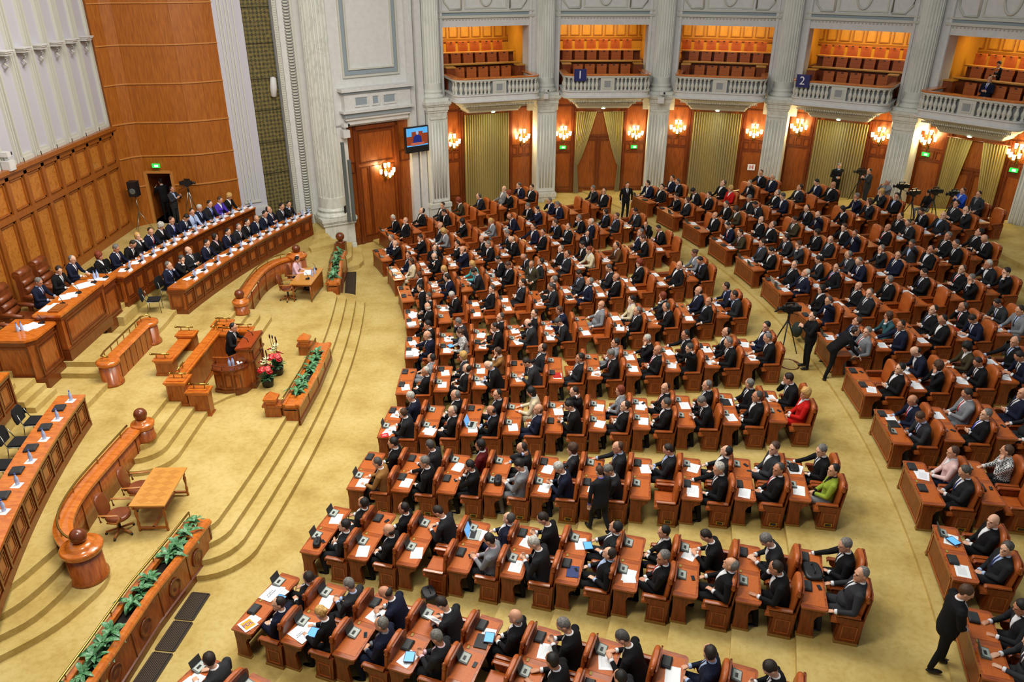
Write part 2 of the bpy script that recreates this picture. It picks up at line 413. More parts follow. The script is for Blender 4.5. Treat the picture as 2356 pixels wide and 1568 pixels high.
for k in range(1, 6):
    M = bayM(k, 18.6); zc = SC_Z[k - 1]; door = k in (2, 5)
    # back wood wall of lower bay
    g = G(); g.bb(-2.9, 2.9, .0, .2, .1, 6.4, 0, M)
    for sx in (-1, 1):
        x0, x1 = (1.38 if sx > 0 else -2.45), (2.45 if sx > 0 else -1.38)
        frame_rect(g, x0, x1, 1.35, zc - .95, 0, .05, .03, M, 1)
        frame_rect(g, x0, x1, zc - .45, 5.55, 0, .05, .03, M, 1)
        for i in range(3):
            w = (x1 - x0) / 3; frame_rect(g, x0 + i * w + .03, x0 + (i + 1) * w - .03, zc - .9, zc - .5, 0, .05, .04, M, 1)
        for xx in (1.22 * sx, 1.34 * sx): g.bb(xx - .05, xx + .05, -.08, 0, .3, 5.5, 1, M)
        g.bb(x0, x1, -.06, 0, .8, 1.25, 1, M)
    if not door: g.bb(-1.28, 1.28, -.05, 0, .3, 1.15, 1, M)
    else:
        for x in (-.62, .62): frame_rect(g, x - .55, x + .55, 1.3, 3.9, -.0, .07, .05, M, 1)
        g.bb(-.06, .06, -.06, 0, 1.2, 4, 1, M); g.bb(-1.2, 1.2, -.07, 0, 4, 4.12, 1, M)
    B('wall_back', g, [doorwood, stage_dark], kind='structure')
    zb = 1.25 if k < 4 else 1.9
    lab = ['below the balcony next to the television', 'below the balcony numbered one', 'below the middle balcony', 'below the balcony numbered two', 'below the balcony with seated men'][k - 1]
    if not door:
        g = curtain_sheet(M, lambda u, s_: -1.17 + 2.34 * u, .75, 5.35, 170, 10, .075, -.2, 20)
        B('curtain', g, goldcloth, label='gold pleated curtain hanging ' + lab, cat='curtain')
    else:
        rt = root('curtain_rail', (0, 0, 0), label='dark curtain rail over the doorway ' + lab, cat='curtain rail')
        g = G(); g.tube([M @ Vector((-1.3, -.22, 5.3)), M @ Vector((1.3, -.22, 5.3))], .03); B('rod', g, stage_dark, rt)
        for sd in (-1, 1):
            def fx(u, s_, sd=sd):
                tie = .38
                if s_ > tie: w = .16 + .9 * ((s_ - tie) / (1 - tie)) ** .8
                else: w = .16 + .14 * (tie - s_) / tie
                if k == 5: w = .5 + .5 * s_
                return sd * (1.22 - w * u)
            g = curtain_sheet(M, fx, .85 if k == 2 else 1.5, 5.28, 60, 26, .045, -.22, 9)
            nm = 'near' if sd > 0 else 'far'
            B('curtain', g, goldcloth, label=('gold curtain tied to the %s side of the doorway ' % ('right' if sd > 0 else 'left')) + lab, cat='curtain')
    for i, x in enumerate(SC_X[k - 1]):
        p = M @ Vector((x, -.03, zc)); a = RA - RB * (k - 1)
        sconce.place(p, a - PI / 2, 'lit brass wall lamp %s the curtains %s' % (['left of', 'right of'][i], lab), 'wall lamp', 'brass wall lamps along the curved wall')
        q = M @ Vector((x, -.55, zc + .12)); point('wall_lamp_light', q, 85, (1, .74, .36), .16)
    # exit signs beneath sconces of door bays
    if door:
        for i, x in enumerate(SC_X[k - 1]):
            g = G(); g.bb(x - .16, x + .16, -.12, -.05, zc - .78, zc - .62, 0, M); g.bb(x - .05, x + .09, -.125, -.12, zc - .74, zc - .66, 1, M)
            B('exit_sign', g, [mat('exit_green', '#1c9a3a', .5, emit='#25c04a', estr=1.2), mat('exit_white', '#ffffff', .5, emit='#e0ffe0', estr=2)],
              label='small lit green exit sign %s of the doorway %s' % (['left', 'right'][i], lab), cat='exit sign')
    # ---- upper opening: lintel, frieze, gallery room
    U = bayM(k, 18.4); g = G()
    hw = 2.16
    g.bb(-hw - .3, hw + .3, -.12, .5, 9.36, 9.78, 0, U)                    # lintel beam
    g.bb(-hw - .22, hw + .22, -.22, .5, 9.74, 9.85, 1, U); g.bb(-hw - .2, hw + .2, -.12, .5, 9.85, 9.98, 2, U); g.bb(-hw - .22, hw + .22, -.2, .5, 9.98, 10.05, 1, U)
    g.bb(-hw - .3, hw + .3, -.06, .5, 10.0, 12.6, 0, U)
    for i in range(28): g.sphere(U @ Vector((-hw + .08 + i * .155, -.14, 9.67)), .038, 1, 6, 4)
    frame_rect(g, -1.05, 1.05, 10.12, 11.6, -.06, .06, .05, U, 1)
    for sx in (-1, 1):
        hexp = [(sx * 1.2, 10.12), (sx * 1.75, 10.12), (sx * 2.0, 10.42), (sx * 2.07, 10.8), (sx * 2.0, 11.4), (sx * 1.75, 11.6), (sx * 1.2, 11.6), (sx * 1.2, 10.12)]
        g.tube([U @ Vector((x, -.09, z)) for x, z in hexp], .045, 6, 1)
    g.tube([U @ Vector((.32 * math.cos(t_), -.1, 10.86 + .62 * math.sin(t_))) for t_ in [2 * PI * i / 24 for i in range(25)]], .045, 6, 1)
    for sx in (-1, 1): g.bb(sx * hw, sx * (hw + .22), -.1, .7, 6.2, 9.45, 3, U)      # jambs
    B('wall_upper', g, [plaster, cream, bluegrey, plaster], kind='structure')
    # gallery interior
    g = G()
    g.bb(-3.3, 3.3, 4.4, 4.55, 6, 9.6, 0, U); g.bb(-3.3, 3.3, 4.32, 4.4, 8.3, 8.45, 1, U)
    for i in range(10): x = -3.0 + i * .62; frame_rect(g, x, x + .5, 8.52, 9.3, 4.4, .05, .05, U, 1)
    for sx in (-1, 1): g.bb(sx * 2.75, sx * 2.9, .5, 4.4, 6, 9.6, 0, U)
    B('wall_gallery', g, [galwood, mat('gallery_frame', '#8a5212', .4)], kind='structure')
    g = G(); g.bb(-3, 3, .3, 4.5, 9.5, 9.62, 0, U); B('ceiling_gallery', g, plaster, kind='structure')
    g = G()
    for y0, y1, z, w_ in [(-1.2, .2, 6.42, 1.95), (.2, 1.2, 6.42, 2.7), (1.2, 2.5, 6.95, 2.7), (2.5, 4.4, 7.4, 2.7)]: g.bb(-w_, w_, y0, y1, 6.2, z, 0, U)
    B('floor_gallery', g, mat('gallery_floor', '#5a3014', .8), kind='structure')
    for i, x in enumerate((-1.4, 0, 1.4)):
        g = G(); g.lathe([(.07, 0), (.09, .02)], 12, U @ Vector((x, 3.3, 9.47)), 0); B('ceiling_spotlight', g, mat('lamp_white', '#ffffff', .4, emit='#fff2cf', estr=14), label='small recessed ceiling spotlight inside %s balcony box, %s of three' % (PLACE[k - 1], ['left', 'middle', 'right'][i]), cat='spotlight')
    l = area('gallery_light', U @ Vector((0, 2.9, 9.42)), 4, .5, 150, (1, .80, .42), U @ Vector((0, 3.6, 7)))
    # ledges
    for nm, y, z, x0, x1 in [('front', .95, 7.62, -2.0, 2.1), ('rear', 2.25, 8.02, -2.2, 2.3)]:
        rt = root('gallery_desk', (0, 0, 0), label='long wooden %s writing ledge inside the %s balcony box' % ('lower' if nm == 'front' else 'upper', PLACE[k - 1]), cat='ledge')
        g = G(); g.bb(x0, x1, y - .2, y + .22, z - .05, z, 0, U); B('top', g, galwood, rt)
        g = G(); g.bb(x0, x1, y + .12, y + .18, z - 1.1, z - .05, 0, U); B('panel', g, desk_side, rt)
    for sx in (-1, 1):
        g = G(); g.bb(sx * 1.98, sx * 1.58, -.1, .25, 6.43, 7.55, 0, U); g.bb(sx * 2.0, sx * 1.54, -.14, .3, 7.55, 7.6, 1, U)
        B('gallery_pedestal', g, [desk_side, galwood], label='wooden pedestal at the %s end of the %s balcony' % ('right' if sx > 0 else 'left', PLACE[k - 1]), cat='pedestal')
# gallery seats
gs = T('gallery_chair')
g = G(); g.bb(-.24, .24, -.28, .02, .3, .42, 0); gs.part('seat', g, leather)
g = G(); g.bb(-.24, .24, .0, .1, .42, .74); g.bb(-.24, .24, .02, .12, .745, .98); gs.part('backrest', g, leather)
g = G(); g.bb(-.05, .05, -.02, 0, .93, .97); gs.part('number_plate', g, black)
for k in range(1, 6):
    U = bayM(k, 18.4); a = RA - RB * (k - 1)
    for ri, (y, zfz, xs) in enumerate([(.6, 6.5, [-1.13 + .6 * i for i in range(5)]), (1.85, 7.02, [-1.55 + .63 * i for i in range(6)]), (3.1, 7.45, [-2.05 + .63 * i for i in range(7)])]):
        for i, x in enumerate(xs):
            gs.place(U @ Vector((x, y, zfz)), a - PI / 2, 'orange leather gallery seat, %s from left in %s row of %s balcony' % (ORD[i], ['lower', 'middle', 'upper'][ri], PLACE[k - 1]), 'gallery seat', 'leather seats of the %s balcony' % PLACE[k - 1])
# balconies
def outline(w, d, r, n=6, yb=.9):
    pts = [(-w - .0, yb), (-w, -d + r)]
    pts += [(-w + r - r * math.cos(t), -d + r - r * math.sin(t)) for t in [PI / 2 * i / n for i in range(1, n + 1)]]
    pts += [(w - r + r * math.sin(t), -d + r - r * math.cos(t)) for t in [PI / 2 * i / n for i in range(0, n)]]
    pts += [(w, -d + r), (w, yb)]
    return pts
balu = [(.045, 0), (.075, .0), (.075, .05), (.045, .08), (.088, .2), (.092, .26), (.07, .34), (.038, .42), (.056, .46), (.038, .5), (.075, .53), (.075, .58)]
bal_t = G(); bal_t.lathe(balu, 10); bal_me = bal_t.mesh('baluster', [cream])
for k in range(1, 6):
    U = bayM(k, 17.6)   # front face reaches R=16.45
    rt = root('balcony', (0, 0, 0), label=['white balustraded balcony next to the hanging television', 'white balustraded balcony carrying the sign numbered one', 'white balustraded balcony between the two numbered ones', 'white balustraded balcony carrying the sign numbered two', 'white balustraded balcony where suited men are sitting'][k - 1], cat='balcony')
    g = G(); rings = []
    for w, d, z in [(1.3, .25, 5.62), (1.3, .3, 5.68), (1.34, .35, 5.70), (1.42, .4, 5.82), (1.5, .5, 5.84), (1.6, .6, 5.98), (1.72, .75, 6.0), (1.86, .92, 6.14), (1.98, 1.05, 6.17), (2.08, 1.12, 6.2), (2.1, 1.15, 6.24)]:
        rings.append([U @ Vector((x, y, z)) for x, y in outline(w, d, .12 + .3 * (z - 5.62))])
    g.loft(rings, 0, False); B('corbel', g, cream, rt)
    g = G(); g.loft([[U @ Vector((x, y, z)) for x, y in outline(w, d, .45)] for w, d, z in [(2.14, 1.2, 6.24), (2.14, 1.2, 6.3), (2.07, 1.12, 6.33), (2.07, 1.12, 6.5), (2.12, 1.17, 6.52), (2.12, 1.17, 6.58)]], 0, False); B('cornice', g, plaster, rt)
    op = [U @ Vector((x, y, 0)) for x, y in outline(2.0, 1.05, .42)]; op = [(p.x, p.y) for p in op]
    g = G(); g.sweep(op, [(-.09, 7.14), (-.12, 7.17), (-.12, 7.25), (.1, 7.25), (.1, 7.14)]); B('top_moulding', g, cream, rt)
    g = G(); g.sweep(op, [(-.14, 7.25), (-.15, 7.28), (-.13, 7.31), (.17, 7.31), (.19, 7.28), (.17, 7.25)]); B('handrail', g, stage_top, rt)
    g = G()
    for i in range(46):
        x = -1.75 + i * .0778; g.bb(x, x + .04, -.98, -.9, 6.02, 6.09, 0, U); g.bb(x * .85, x * .85 + .03, -.63, -.55, 5.87, 5.95, 0, U)
    B('dentils', g, cream, rt)
    g = G(); path = [(x, y) for x, y in outline(1.93, .97, .4)]
    inner = [U @ Vector((x, y, 0)) for x, y in path]
    g.sweep([(p.x, p.y) for p in inner], [(0, 6.5), (0, 7.15), (.03, 7.15), (.03, 6.5)]); B('inner_panel', g, panelgrey, rt)
    xs = [-1.62 + .185 * i for i in range(7)] + [.5 + .185 * i for i in range(7)]
    spots = [(x, -1.1) for x in xs] + [(-1.83, -1.02), (1.83, -1.02), (-2.0, -.82), (2.0, -.82), (-2.02, -.5), (2.02, -.5)]
    for x, y in spots: ob('baluster', bal_me, rt, Matrix.Translation(U @ Vector((x, y, 6.57))))
    g = G(); g.bb(-.33, .33, -1.14, -1.0, 6.56, 7.15, 0, U); frame_rect(g, -.2, .2, 6.66, 7.06, -1.14, .04, .03, U, 0); g.bb(-.14, .14, -1.145, -1.14, 6.72, 7.0, 1, U); B('plaque', g, [cream, panelgrey], rt)
    g = G(); g.lathe([(.08, 0), (.1, .03)], 10, U @ Vector((0, -.18, 5.58))); B('downlight', g, mat('lamp_green_white', '#ffffff', .4, emit='#d8ffe0', estr=12), rt)
    l = area('balcony_under_light', U @ Vector((0, -.1, 5.55)), .5, .3, 22, (.9, 1, .75))
def text_mesh(name, s, size, m, parent, M, extrude=.004, align='CENTER', spacing=1.0):
    cu = bpy.data.curves.new(name, 'FONT'); cu.body = s; cu.size = size; cu.extrude = extrude; cu.align_x = align; cu.align_y = 'CENTER'; cu.space_line = spacing
    cu.resolution_u = 3
    t = bpy.data.objects.new('tmp', cu); col.objects.link(t); dg = bpy.context.evaluated_depsgraph_get()
    me = bpy.data.meshes.new_from_object(t.evaluated_get(dg)); bpy.data.objects.remove(t)
    me.name = name; me.materials.clear(); me.materials.append(m)
    return ob(name, me, parent, M)
RX90 = Matrix.Rotation(PI / 2, 4, 'X')
for k, txt, x in [(2, '1', -1.35), (4, '2', -1.6)]:
    U = bayM(k, 17.6)
    g = G(); g.bb(x - .27, x + .27, -1.3, -1.24, 7.03, 7.57, 0, U); g.bb(x + .27, x + .3, -1.3, -.95, 7.03, 7.57, 0, U)
    o = B('number_sign', g, mat('sign_navy', '#151a5c', .5), label='navy box sign showing the numeral %s on a balcony rail' % {'1': 'one', '2': 'two'}[txt], cat='sign')
    text_mesh('numeral', txt, .5, mat('sign_white', '#e4e4e4', .5), o, U @ Matrix.Translation((x, -1.31, 7.3)) @ RX90)
# ------------------------------------------------------------------ wall between ring and stage (with niche)
NA = Vector((-7.45, 35.0, 0)); NB = Vector((-4.35, 37.45, 0)); nd = (NB - NA).normalized(); nn = Vector((-nd.y, nd.x, 0))
NL = (NB - NA).length
NM = Matrix(((nd.x, nn.x, 0, NA.x), (nd.y, nn.y, 0, NA.y), (0, 0, 1, 0), (0, 0, 0, 1)))   # x along, y outward
g = G(); g.bb(-.9, NL + .3, .12, .4, 5.5, 15, 0, NM); g.bb(-.9, .12, .12, .4, 0, 5.6, 0, NM)
B('wall_side', g, plaster, kind='structure')
g = G()
g.bb(.12, NL + .3, .2, .4, 0, 5.6, 0, NM)
g.bb(.42, .56, .08, .2, 0, 5.45, 1, NM); g.bb(2.55, 2.69, .08, .2, 0, 5.45, 1, NM); g.bb(.42, 2.69, .08, .2, 5.3, 5.45, 1, NM)
frame_rect(g, .68, 2.45, 3.75, 5.2, .2, .06, .05, NM, 1)
frame_rect(g, .68, 1.1, .35, 3.6, .2, .05, .04, NM, 1); frame_rect(g, 1.15, 2.45, .35, 3.6, .2, .05, .04, NM, 1)
frame_rect(g, .14, .4, 3.4, 3.9, .2, .04, .04, NM, 1); g.bb(.12, NL, .14, .2, 0, .3, 1, NM)
frame_rect(g, 2.78, 3.3, 3.6, 4.1, .2, .04, .04, NM, 1)
B('wall_niche', g, [doorwood, stage_dark], kind='structure')
g = G()
for e, z0, z1, m in [(.0, 5.6, 5.8, 0), (.1, 5.8, 5.92, 0), (.16, 5.92, 6.12, 1), (.28, 6.12, 6.22, 0), (.14, 6.22, 6.92, 0), (.2, 6.92, 7.02, 1), (.3, 7.02, 7.16, 0)]:
    g.bb(.12 - e, NL - .72 + e * .5, -.05 - e, .2, z0, z1, m, NM)
for x0, x1 in [(.45, 1.15), (1.3, 1.7), (1.85, 2.55)]:
    frame_rect(g, x0, x1, 6.35, 6.8, -.19, .05, .04, NM, 0); g.bb(x0 + .08, x1 - .08, -.2, -.185, 6.43, 6.72, 1, NM)
B('trim_1', g, [plaster, bluegrey], kind='structure')
g = G(); frame_rect(g, .15, 2.95, 7.55, 14, .12, .07, .08, NM, 0); frame_rect(g, .24, 2.86, 7.66, 14, .12, .16, .04, NM, 1); frame_rect(g, .42, 2.68, 7.86, 14, .12, .06, .08, NM, 0)
B('trim_2', g, [cream, bluegrey], kind='structure')
# flat pilaster strip beside first ring column
g = G(); g.bb(NL - .65, NL - .3, -.05, .3, 0, 15, 0, NM); g.bb(NL - .2, NL + .1, -.15, .3, 0, 15, 0, NM); B('trim_3', g, plaster, kind='structure')
a_n = math.atan2(nd.y, nd.x)
sconce.place(NM @ Vector((1.9, .1, 3.3)), a_n, 'lit brass wall lamp on the tall wooden panel under the television side', 'wall lamp', 'brass wall lamps along the curved wall')
point('wall_lamp_light', NM @ Vector((1.9, -.42, 3.4)), 85, (1, .74, .36), .16)
# television
TM = NM @ Matrix.Translation((3.42, -.4, 4.7))
rt = root('television', (0, 0, 0), label='hanging television showing a suited speaker at the lectern', cat='television')
g = G(); g.bb(-.62, .62, 0, .14, -.66, .52, 0, TM); B('case', g, black, rt)
g = G(); g.bb(-.57, .57, -.012, 0, -.36, .47, 0, TM)
tv = mat('tv_blue', '#1d3f7a', .4, emit='#2d62b8', estr=.5); B('screen', g, mat('tv_wood', '#7a3418', .4, emit='#8a3a20', estr=.55), rt)
g = G(); g.bb(-.57, .57, -.02, -.012, .3, .47, 0, TM); g.bb(-.57, .57, -.02, -.012, -.36, -.3, 0, TM)
g.bb(-.57, -.3, -.018, -.012, .1, .3, 0, TM); g.bb(.3, .57, -.018, -.012, .2, .3, 0, TM); B('picture_band', g, mat('tv_cyan', '#4a9ad0', .4, emit='#4aa0e0', estr=.7), rt)
g = G(); g.prism([(-.24, -.2), (.24, -.2), (.2, .08), (.07, .15), (-.07, .15), (-.2, .08)], .02, .026, 0, None, TM @ RX90); B('picture_suit', g, mat('tv_navy', '#12205a', .4, emit='#16287a', estr=.6), rt)
g = G(); g.sphere((0, 0, 0), (.07, .01, .095), 0, 10, 6, TM @ Matrix.Translation((0, -.03, .24))); B('picture_face', g, mat('tv_face', '#7fa0c8', .4, emit='#86a8d8', estr=.6), rt)
g = G(); g.bb(-.36, .36, -.03, -.02, -.32, -.2, 0, TM); B('picture_lectern', g, mat('tv_lectern', '#a0503a', .4, emit='#a85a48', estr=.6), rt)
g = G(); g.tube([TM @ Vector((0, .14, .3)), TM @ Vector((.3, .6, .4))], .03); B('bracket', g, black, rt)
# ------------------------------------------------------------------ stage: platforms and steps
def mir(pts): return [(x, 2 * YS - y) for x, y in pts][::-1]
def arcx(y, off=0): return -5.33 - .0095 * (y - YS) ** 2 - off
def fillet_block(off, y0, y1, r, xl=-12):
    """ccw polygon bounded on +x by the shallow arc with rounded ends"""
    pts = [(xl, y0)]
    n = 7; xa = arcx(y0 + r, off); pts += [(xa - r + r * math.sin(t), y0 + r - r * math.cos(t)) for t in [PI / 2 * i / n for i in range(n + 1)]]
    ys = [y0 + r + (y1 - y0 - 2 * r) * i / 24 for i in range(1, 24)]
    pts += [(arcx(y, off), y) for y in ys]
    pts += [(xa - r + r * math.cos(t), y1 - r + r * math.sin(t)) for t in [PI / 2 * i / n for i in range(n + 1)]]
    pts.append((xl, y1)); return pts
def slab(name, poly, z0, z1, m=None): 
    g = G(); g.prism(poly, z0, z1); return B(name, g, m or carpet, kind='structure')
for i in range(4):
    slab('floor_step', fillet_block(.34 * i, 12.95 + .28 * i, 28.95 - .28 * i, 1.15 - .16 * i), -.2, .15 * (i + 1))
slab('floor_stage', [(-18, 2), (-7.35, 2), (-7.25, 9), (-7.2, 11), (-7.0, 13.6), (-7.0, 28.3), (-7.35, 31.0), (-8.0, 34.2), (-8.6, 36), (-18, 36)], -.1, .598)
# low plinth of the lectern
slab('floor_step', [(-9.6, 19.2), (-8.75, 19.2), (-8.35, 19.75), (-8.2, 19.9), (-7.85, 20.6), (-7.8, 21.6), (-8.4, 22.4), (-9.6, 22.6)], .5, .68)
# stairs up to the raised level between newel posts and the pulpit
def stair(x, y0, y1, r, z): 
    n = 8; pts = [(-12, y0)] + [(x - r + r * math.sin(t), y0 + r - r * math.cos(t)) for t in [PI / 2 * i / n for i in range(n + 1)]] + [(x, y1), (-12, y1)]
    slab('floor_step', pts, .5, z); slab('floor_step', mir(pts), .5, z)
stair(-8.59, 15.95, 18.85, .85, .75); stair(-8.92, 16.25, 18.85, .7, .9); stair(-9.27, 16.55, 18.85, .45, 1.05)
outer = [(.75, [(-18, 5), (-13.5, 7), (-12, 8), (-10.3, 9.35), (-9.32, 10.23), (-8.7, 10.92), (-8.39, 11.73), (-8.28, 12.2), (-8.45, 12.6), (-9.2, 12.9), (-18, 13)]),
         (.9, [(-18, 6), (-13, 7.8), (-10.6, 9.6), (-9.47, 10.57), (-9.04, 11.09), (-8.82, 12.21), (-9.2, 12.9), (-18, 13)]),
         (1.05, [(-18, 6.5), (-12.5, 8.6), (-10.6, 10.1), (-9.63, 10.91), (-9.34, 11.48), (-9.15, 12.4), (-9.3, 13), (-18, 13)])]
def smooth_mid(p):
    q = p[1:-1]
    for _ in range(2):
        r_ = [q[0]]
        for u, v in zip(q, q[1:]): r_ += [(u[0] * .75 + v[0] * .25, u[1] * .75 + v[1] * .25), (u[0] * .25 + v[0] * .75, u[1] * .25 + v[1] * .75)]
        q = r_ + [q[-1]]
    return [p[0]] + q + [p[-1]]
outer = [(z, smooth_mid(p)) for z, p in outer]
for z, p in outer: slab('floor_step', p, .5, z); slab('floor_step', mir(p), .5, z)
half = [(-18, 7), (-12.5, 9.1), (-11, 10.2), (-10.2, 10.85), (-9.85, 11.35), (-9.66, 11.89), (-9.46, 12.67), (-9.68, 13.4), (-9.8, 14.2), (-9.78, 15.1), (-9.66, 16.3), (-9.62, 17.0), (-9.62, 18.9)]
slab('floor_stage', half + [(-9.45, 19.0), (-9.45, 22.9)] + [(x, 2 * YS - y) for x, y in half[::-1]], .5, 1.2)
def deskarc(x0, y): return x0 + .0167 * (y - YS) ** 2
arc1 = [(deskarc(-11.75, y), y) for y in [8 + .6 * i for i in range(16)]]     # to 17
a1 = [p for p in arc1 if p[1] <= 17.5] + [(deskarc(-11.75, 17.6), 17.6), (-11.5, 18.4), (-11.5, 19.6)]
slab('floor_stage', [(-18, 8)] + a1 + mir(a1) + [(-18, 33.9)], 1.1, 1.36)
slab('floor_step', [(-13.5, 19.6), (-11.6, 19.6), (-11.6, 22.3), (-13.5, 22.3)], 1.3, 1.52)
slab('floor_step', [(-13.5, 20.0), (-11.62, 20.0), (-11.62, 21.9), (-13.5, 21.9)], 1.3, 1.68)
b1 = [(deskarc(-13.3, y), y) for y in [9 + .6 * i for i in range(15)]] + [(-13.3, 18.2), (-13.75, 18.3), (-13.75, 19.5)]
slab('floor_stage', [(-18, 9)] + b1 + mir(b1) + [(-18, 36)], 1.3, 2.0)
for i in range(3): slab('floor_step', [(-14.4, 17.7), (-13.1 + .25 * i, 17.7), (-13.1 + .25 * i, 18.75), (-14.4, 18.75)][::1], 1.3, 1.84 - .16 * i)
for i in range(2): slab('floor_step', mir([(-14.4, 17.7), (-13.0 + .3 * i, 17.7), (-13.0 + .3 * i, 18.75), (-14.4, 18.75)]), 1.3, 1.84 - .16 * i)
# stairs at the marble column
for i, (a, b_) in enumerate([((-8.87, 32.45), (-7.85, 33.3)), ((-9.02, 33.0), (-8.3, 33.75)), ((-9.15, 33.55), (-8.6, 34.2))]):
    slab('floor_step', [a, b_, (-9.3, 35.6), (-10.2, 34.8)], .5, .6 + .17 * (i + 1))
slab('floor_step', [(-8.0, 34.3), (-7.3, 31.7), (-7.05, 31.75), (-6.75, 32.1), (-6.65, 32.6), (-7.1, 34.4)], -.1, .2)
slab('floor_step', [(-8.2, 34.5), (-7.5, 32.0), (-7.25, 32.2), (-7.15, 32.6), (-7.5, 34.5)], -.1, .4)
# ------------------------------------------------------------------ stage walls
WX = -16.05
def hwall(x, y0, y1, z0, z1, m, name, kind='structure'): pass
g = G(); g.bb(WX - .3, WX, 8, 31.6, 1.9, 6.16, 0)
ys = [31.45 - 1.03 * i for i in range(0, 18)]
for i, y in enumerate(ys): g.bb(WX, WX + .1, y - .09, y + .09, 2.0, 6.0, 1)
g.bb(WX, WX + .13, 8, 31.5, 2.0, 2.28, 1); g.bb(WX, WX + .11, 8, 31.5, 4.62, 4.8, 1); g.bb(WX, WX + .1, 8, 31.5, 5.85, 6.0, 1)
for e, z0, z1 in [(.14, 5.98, 6.06), (.22, 6.06, 6.2)]: g.bb(WX, WX + e, 8, 31.6, z0, z1, 1)
for i in range(len(ys) - 1):
    a, b_ = ys[i + 1] + .13, ys[i] - .13
    for z0, z1 in [(2.32, 4.58), (4.84, 5.82)]:
        g.bb(WX, WX + .05, a, a + .06, z0, z1, 1); g.bb(WX, WX + .05, b_ - .06, b_, z0, z1, 1); g.bb(WX, WX + .05, a, b_, z0, z0 + .06, 1); g.bb(WX, WX + .05, a, b_, z1 - .06, z1, 1)
B('wall_left', g, [burl, wainwood], kind='structure')
g = G(); g.bb(WX - .3, WX - .05, 8, 31.6, 6.16, 15, 0)
for i, y in enumerate(ys):
    if i > 11: break
    yy = y + .05
    for o_, w, d in [(-.17, .05, .1), (-.08, .05, .05), (.03, .05, .05), (.12, .05, .1)]: g.bb(WX - .05, WX - .05 + d, yy + o_, yy + o_ + w, 6.2, 15, 1)
    g.bb(WX - .05, WX + .05, y - .9, y - .22, 6.2, 6.32, 1); g.bb(WX - .05, WX + .02, y - .85, y - .27, 6.32, 6.42, 1)
B('wall_left_upper', g, [plaster_l, cream], kind='structure')
for i in range(6):
    y = ys[i] - .52; rt = root('wall_bracket', (0, 0, 0), label='small white shelf bracket on the striped white wall, %s from the corner' % ORD[i], cat='bracket', group='shelf brackets on the striped wall')
    g = G(); g.bb(WX - .05, WX + .3, y - .22, y + .22, 9.5, 9.55); g.bb(WX - .05, WX + .25, y - .19, y + .19, 9.43, 9.5); g.bb(WX - .05, WX + .33, y - .25, y + .25, 9.55, 9.58); B('shelf', g, plaster, rt)
    g = G(); g.tube([(WX, y, 9.41), (WX + .16, y, 9.35), (WX + .08, y - .05, 9.2), (WX + .14, y + .04, 9.1), (WX + .03, y, 9.0)], .03, 6); g.tube([(WX, y + .12, 9.41), (WX + .12, y + .1, 9.3), (WX + .02, y + .05, 9.2)], .02, 6); B('scroll', g, cream, rt)
# curved wooden wall with a doorway
wp = [(-15.95, 31.5), (-15.35, 32.25), (-14.3, 32.35), (-13.3, 32.5), (-12.6, 32.88), (-11.95, 33.4)]
def wood_seg(g, a, b_, z0, z1, m=0, t=.15):
    a, b_ = Vector(a), Vector(b_); d = (b_ - a).normalized(); n = Vector((-d.y, d.x))
    g.prism([tuple(a), tuple(b_), tuple(b_ + n * t), tuple(a + n * t)], z0, z1, m)
g = G()
# smooth curve through the last points
cv = [wp[0], (-15.7, 31.95), wp[1]]
wood_seg(g, cv[0], cv[1], 1.9, 15); wood_seg(g, cv[1], cv[2], 1.9, 15)
wood_seg(g, wp[1], wp[2], 4.2, 15)
cv2 = [wp[2], (-13.8, 32.4), wp[3], (-12.95, 32.67), wp[4], (-12.25, 33.12), wp[5]]
for a, b_ in zip(cv2, cv2[1:]): wood_seg(g, a, b_, 1.9, 15)
allp = cv + cv2
for z in (4.86, 6.2, 7.7, 9.15, 10.65): g.sweep(allp, [(0, z - .03), (0, z + .03), (-.05, z + .02), (-.05, z - .02)], 1)
g.sweep(cv2, [(0, 3.6), (0, 3.66), (-.05, 3.65), (-.05, 3.61)], 1); g.sweep(cv, [(0, 3.6), (0, 3.66), (-.05, 3.65), (-.05, 3.61)], 1)
for p in [cv[1], cv2[0], cv2[2], cv2[4], wp[1]]: g.bb(p[0] - .006, p[0] + .006, p[1] - .012, p[1] + .02, 1.95 if p not in (wp[1],) else 4.2, 15, 2)
for p in (wp[1], wp[2]): g.bb(p[0] - .06, p[0] + .06, p[1] - .08, p[1] + .02, 2, 4.2, 1)
g.bb(wp[1][0], wp[2][0], 32.2, 32.32, 4.14, 4.24, 1)
B('wall_stage', g, [wallwood, mat('wood_bead', '#b87a3a', .4), wainwood], kind='structure')
g = G(); g.bb(-16.2, -13.6, 34.8, 34.95, 1.9, 4.4, 0); g.bb(-15.6, -15.48, 32.3, 34.9, 1.9, 4.4, 0); g.bb(-14.2, -14.08, 32.45, 34.9, 1.9, 4.4, 0)
frame_rect(g, -15.3, -14.4, 2.9, 4.1, 34.8, .05, .03, Matrix.Identity(4), 1)
B('wall_corridor', g, [doorwood, stage_dark], kind='structure')
slab('floor_corridor', [(-15.6, 32.2), (-14.1, 32.2), (-14.1, 34.9), (-15.6, 34.9)], 1.8, 2.0)
g = G(); g.bb(-14.95, -14.65, 32.1, 32.18, 4.4, 4.56, 0); g.bb(-14.85, -14.7, 32.09, 32.1, 4.44, 4.52, 1)
B('exit_sign', g, [MATS['exit_green'], MATS['exit_white']], label='small lit green exit sign over the doorway behind the ministers', cat='exit sign')
def hsign(p, M, lab):
    g = G(); g.bb(-.18, .18, -.02, 0, -.15, .15, 0, M); o = B('hydrant_sign', g, paper, label=lab, cat='sign')
    text_mesh('letter', 'H', .3, mat('sign_red', '#b01818', .6), o, M @ Matrix.Translation((0, -.03, 0)) @ RX90)
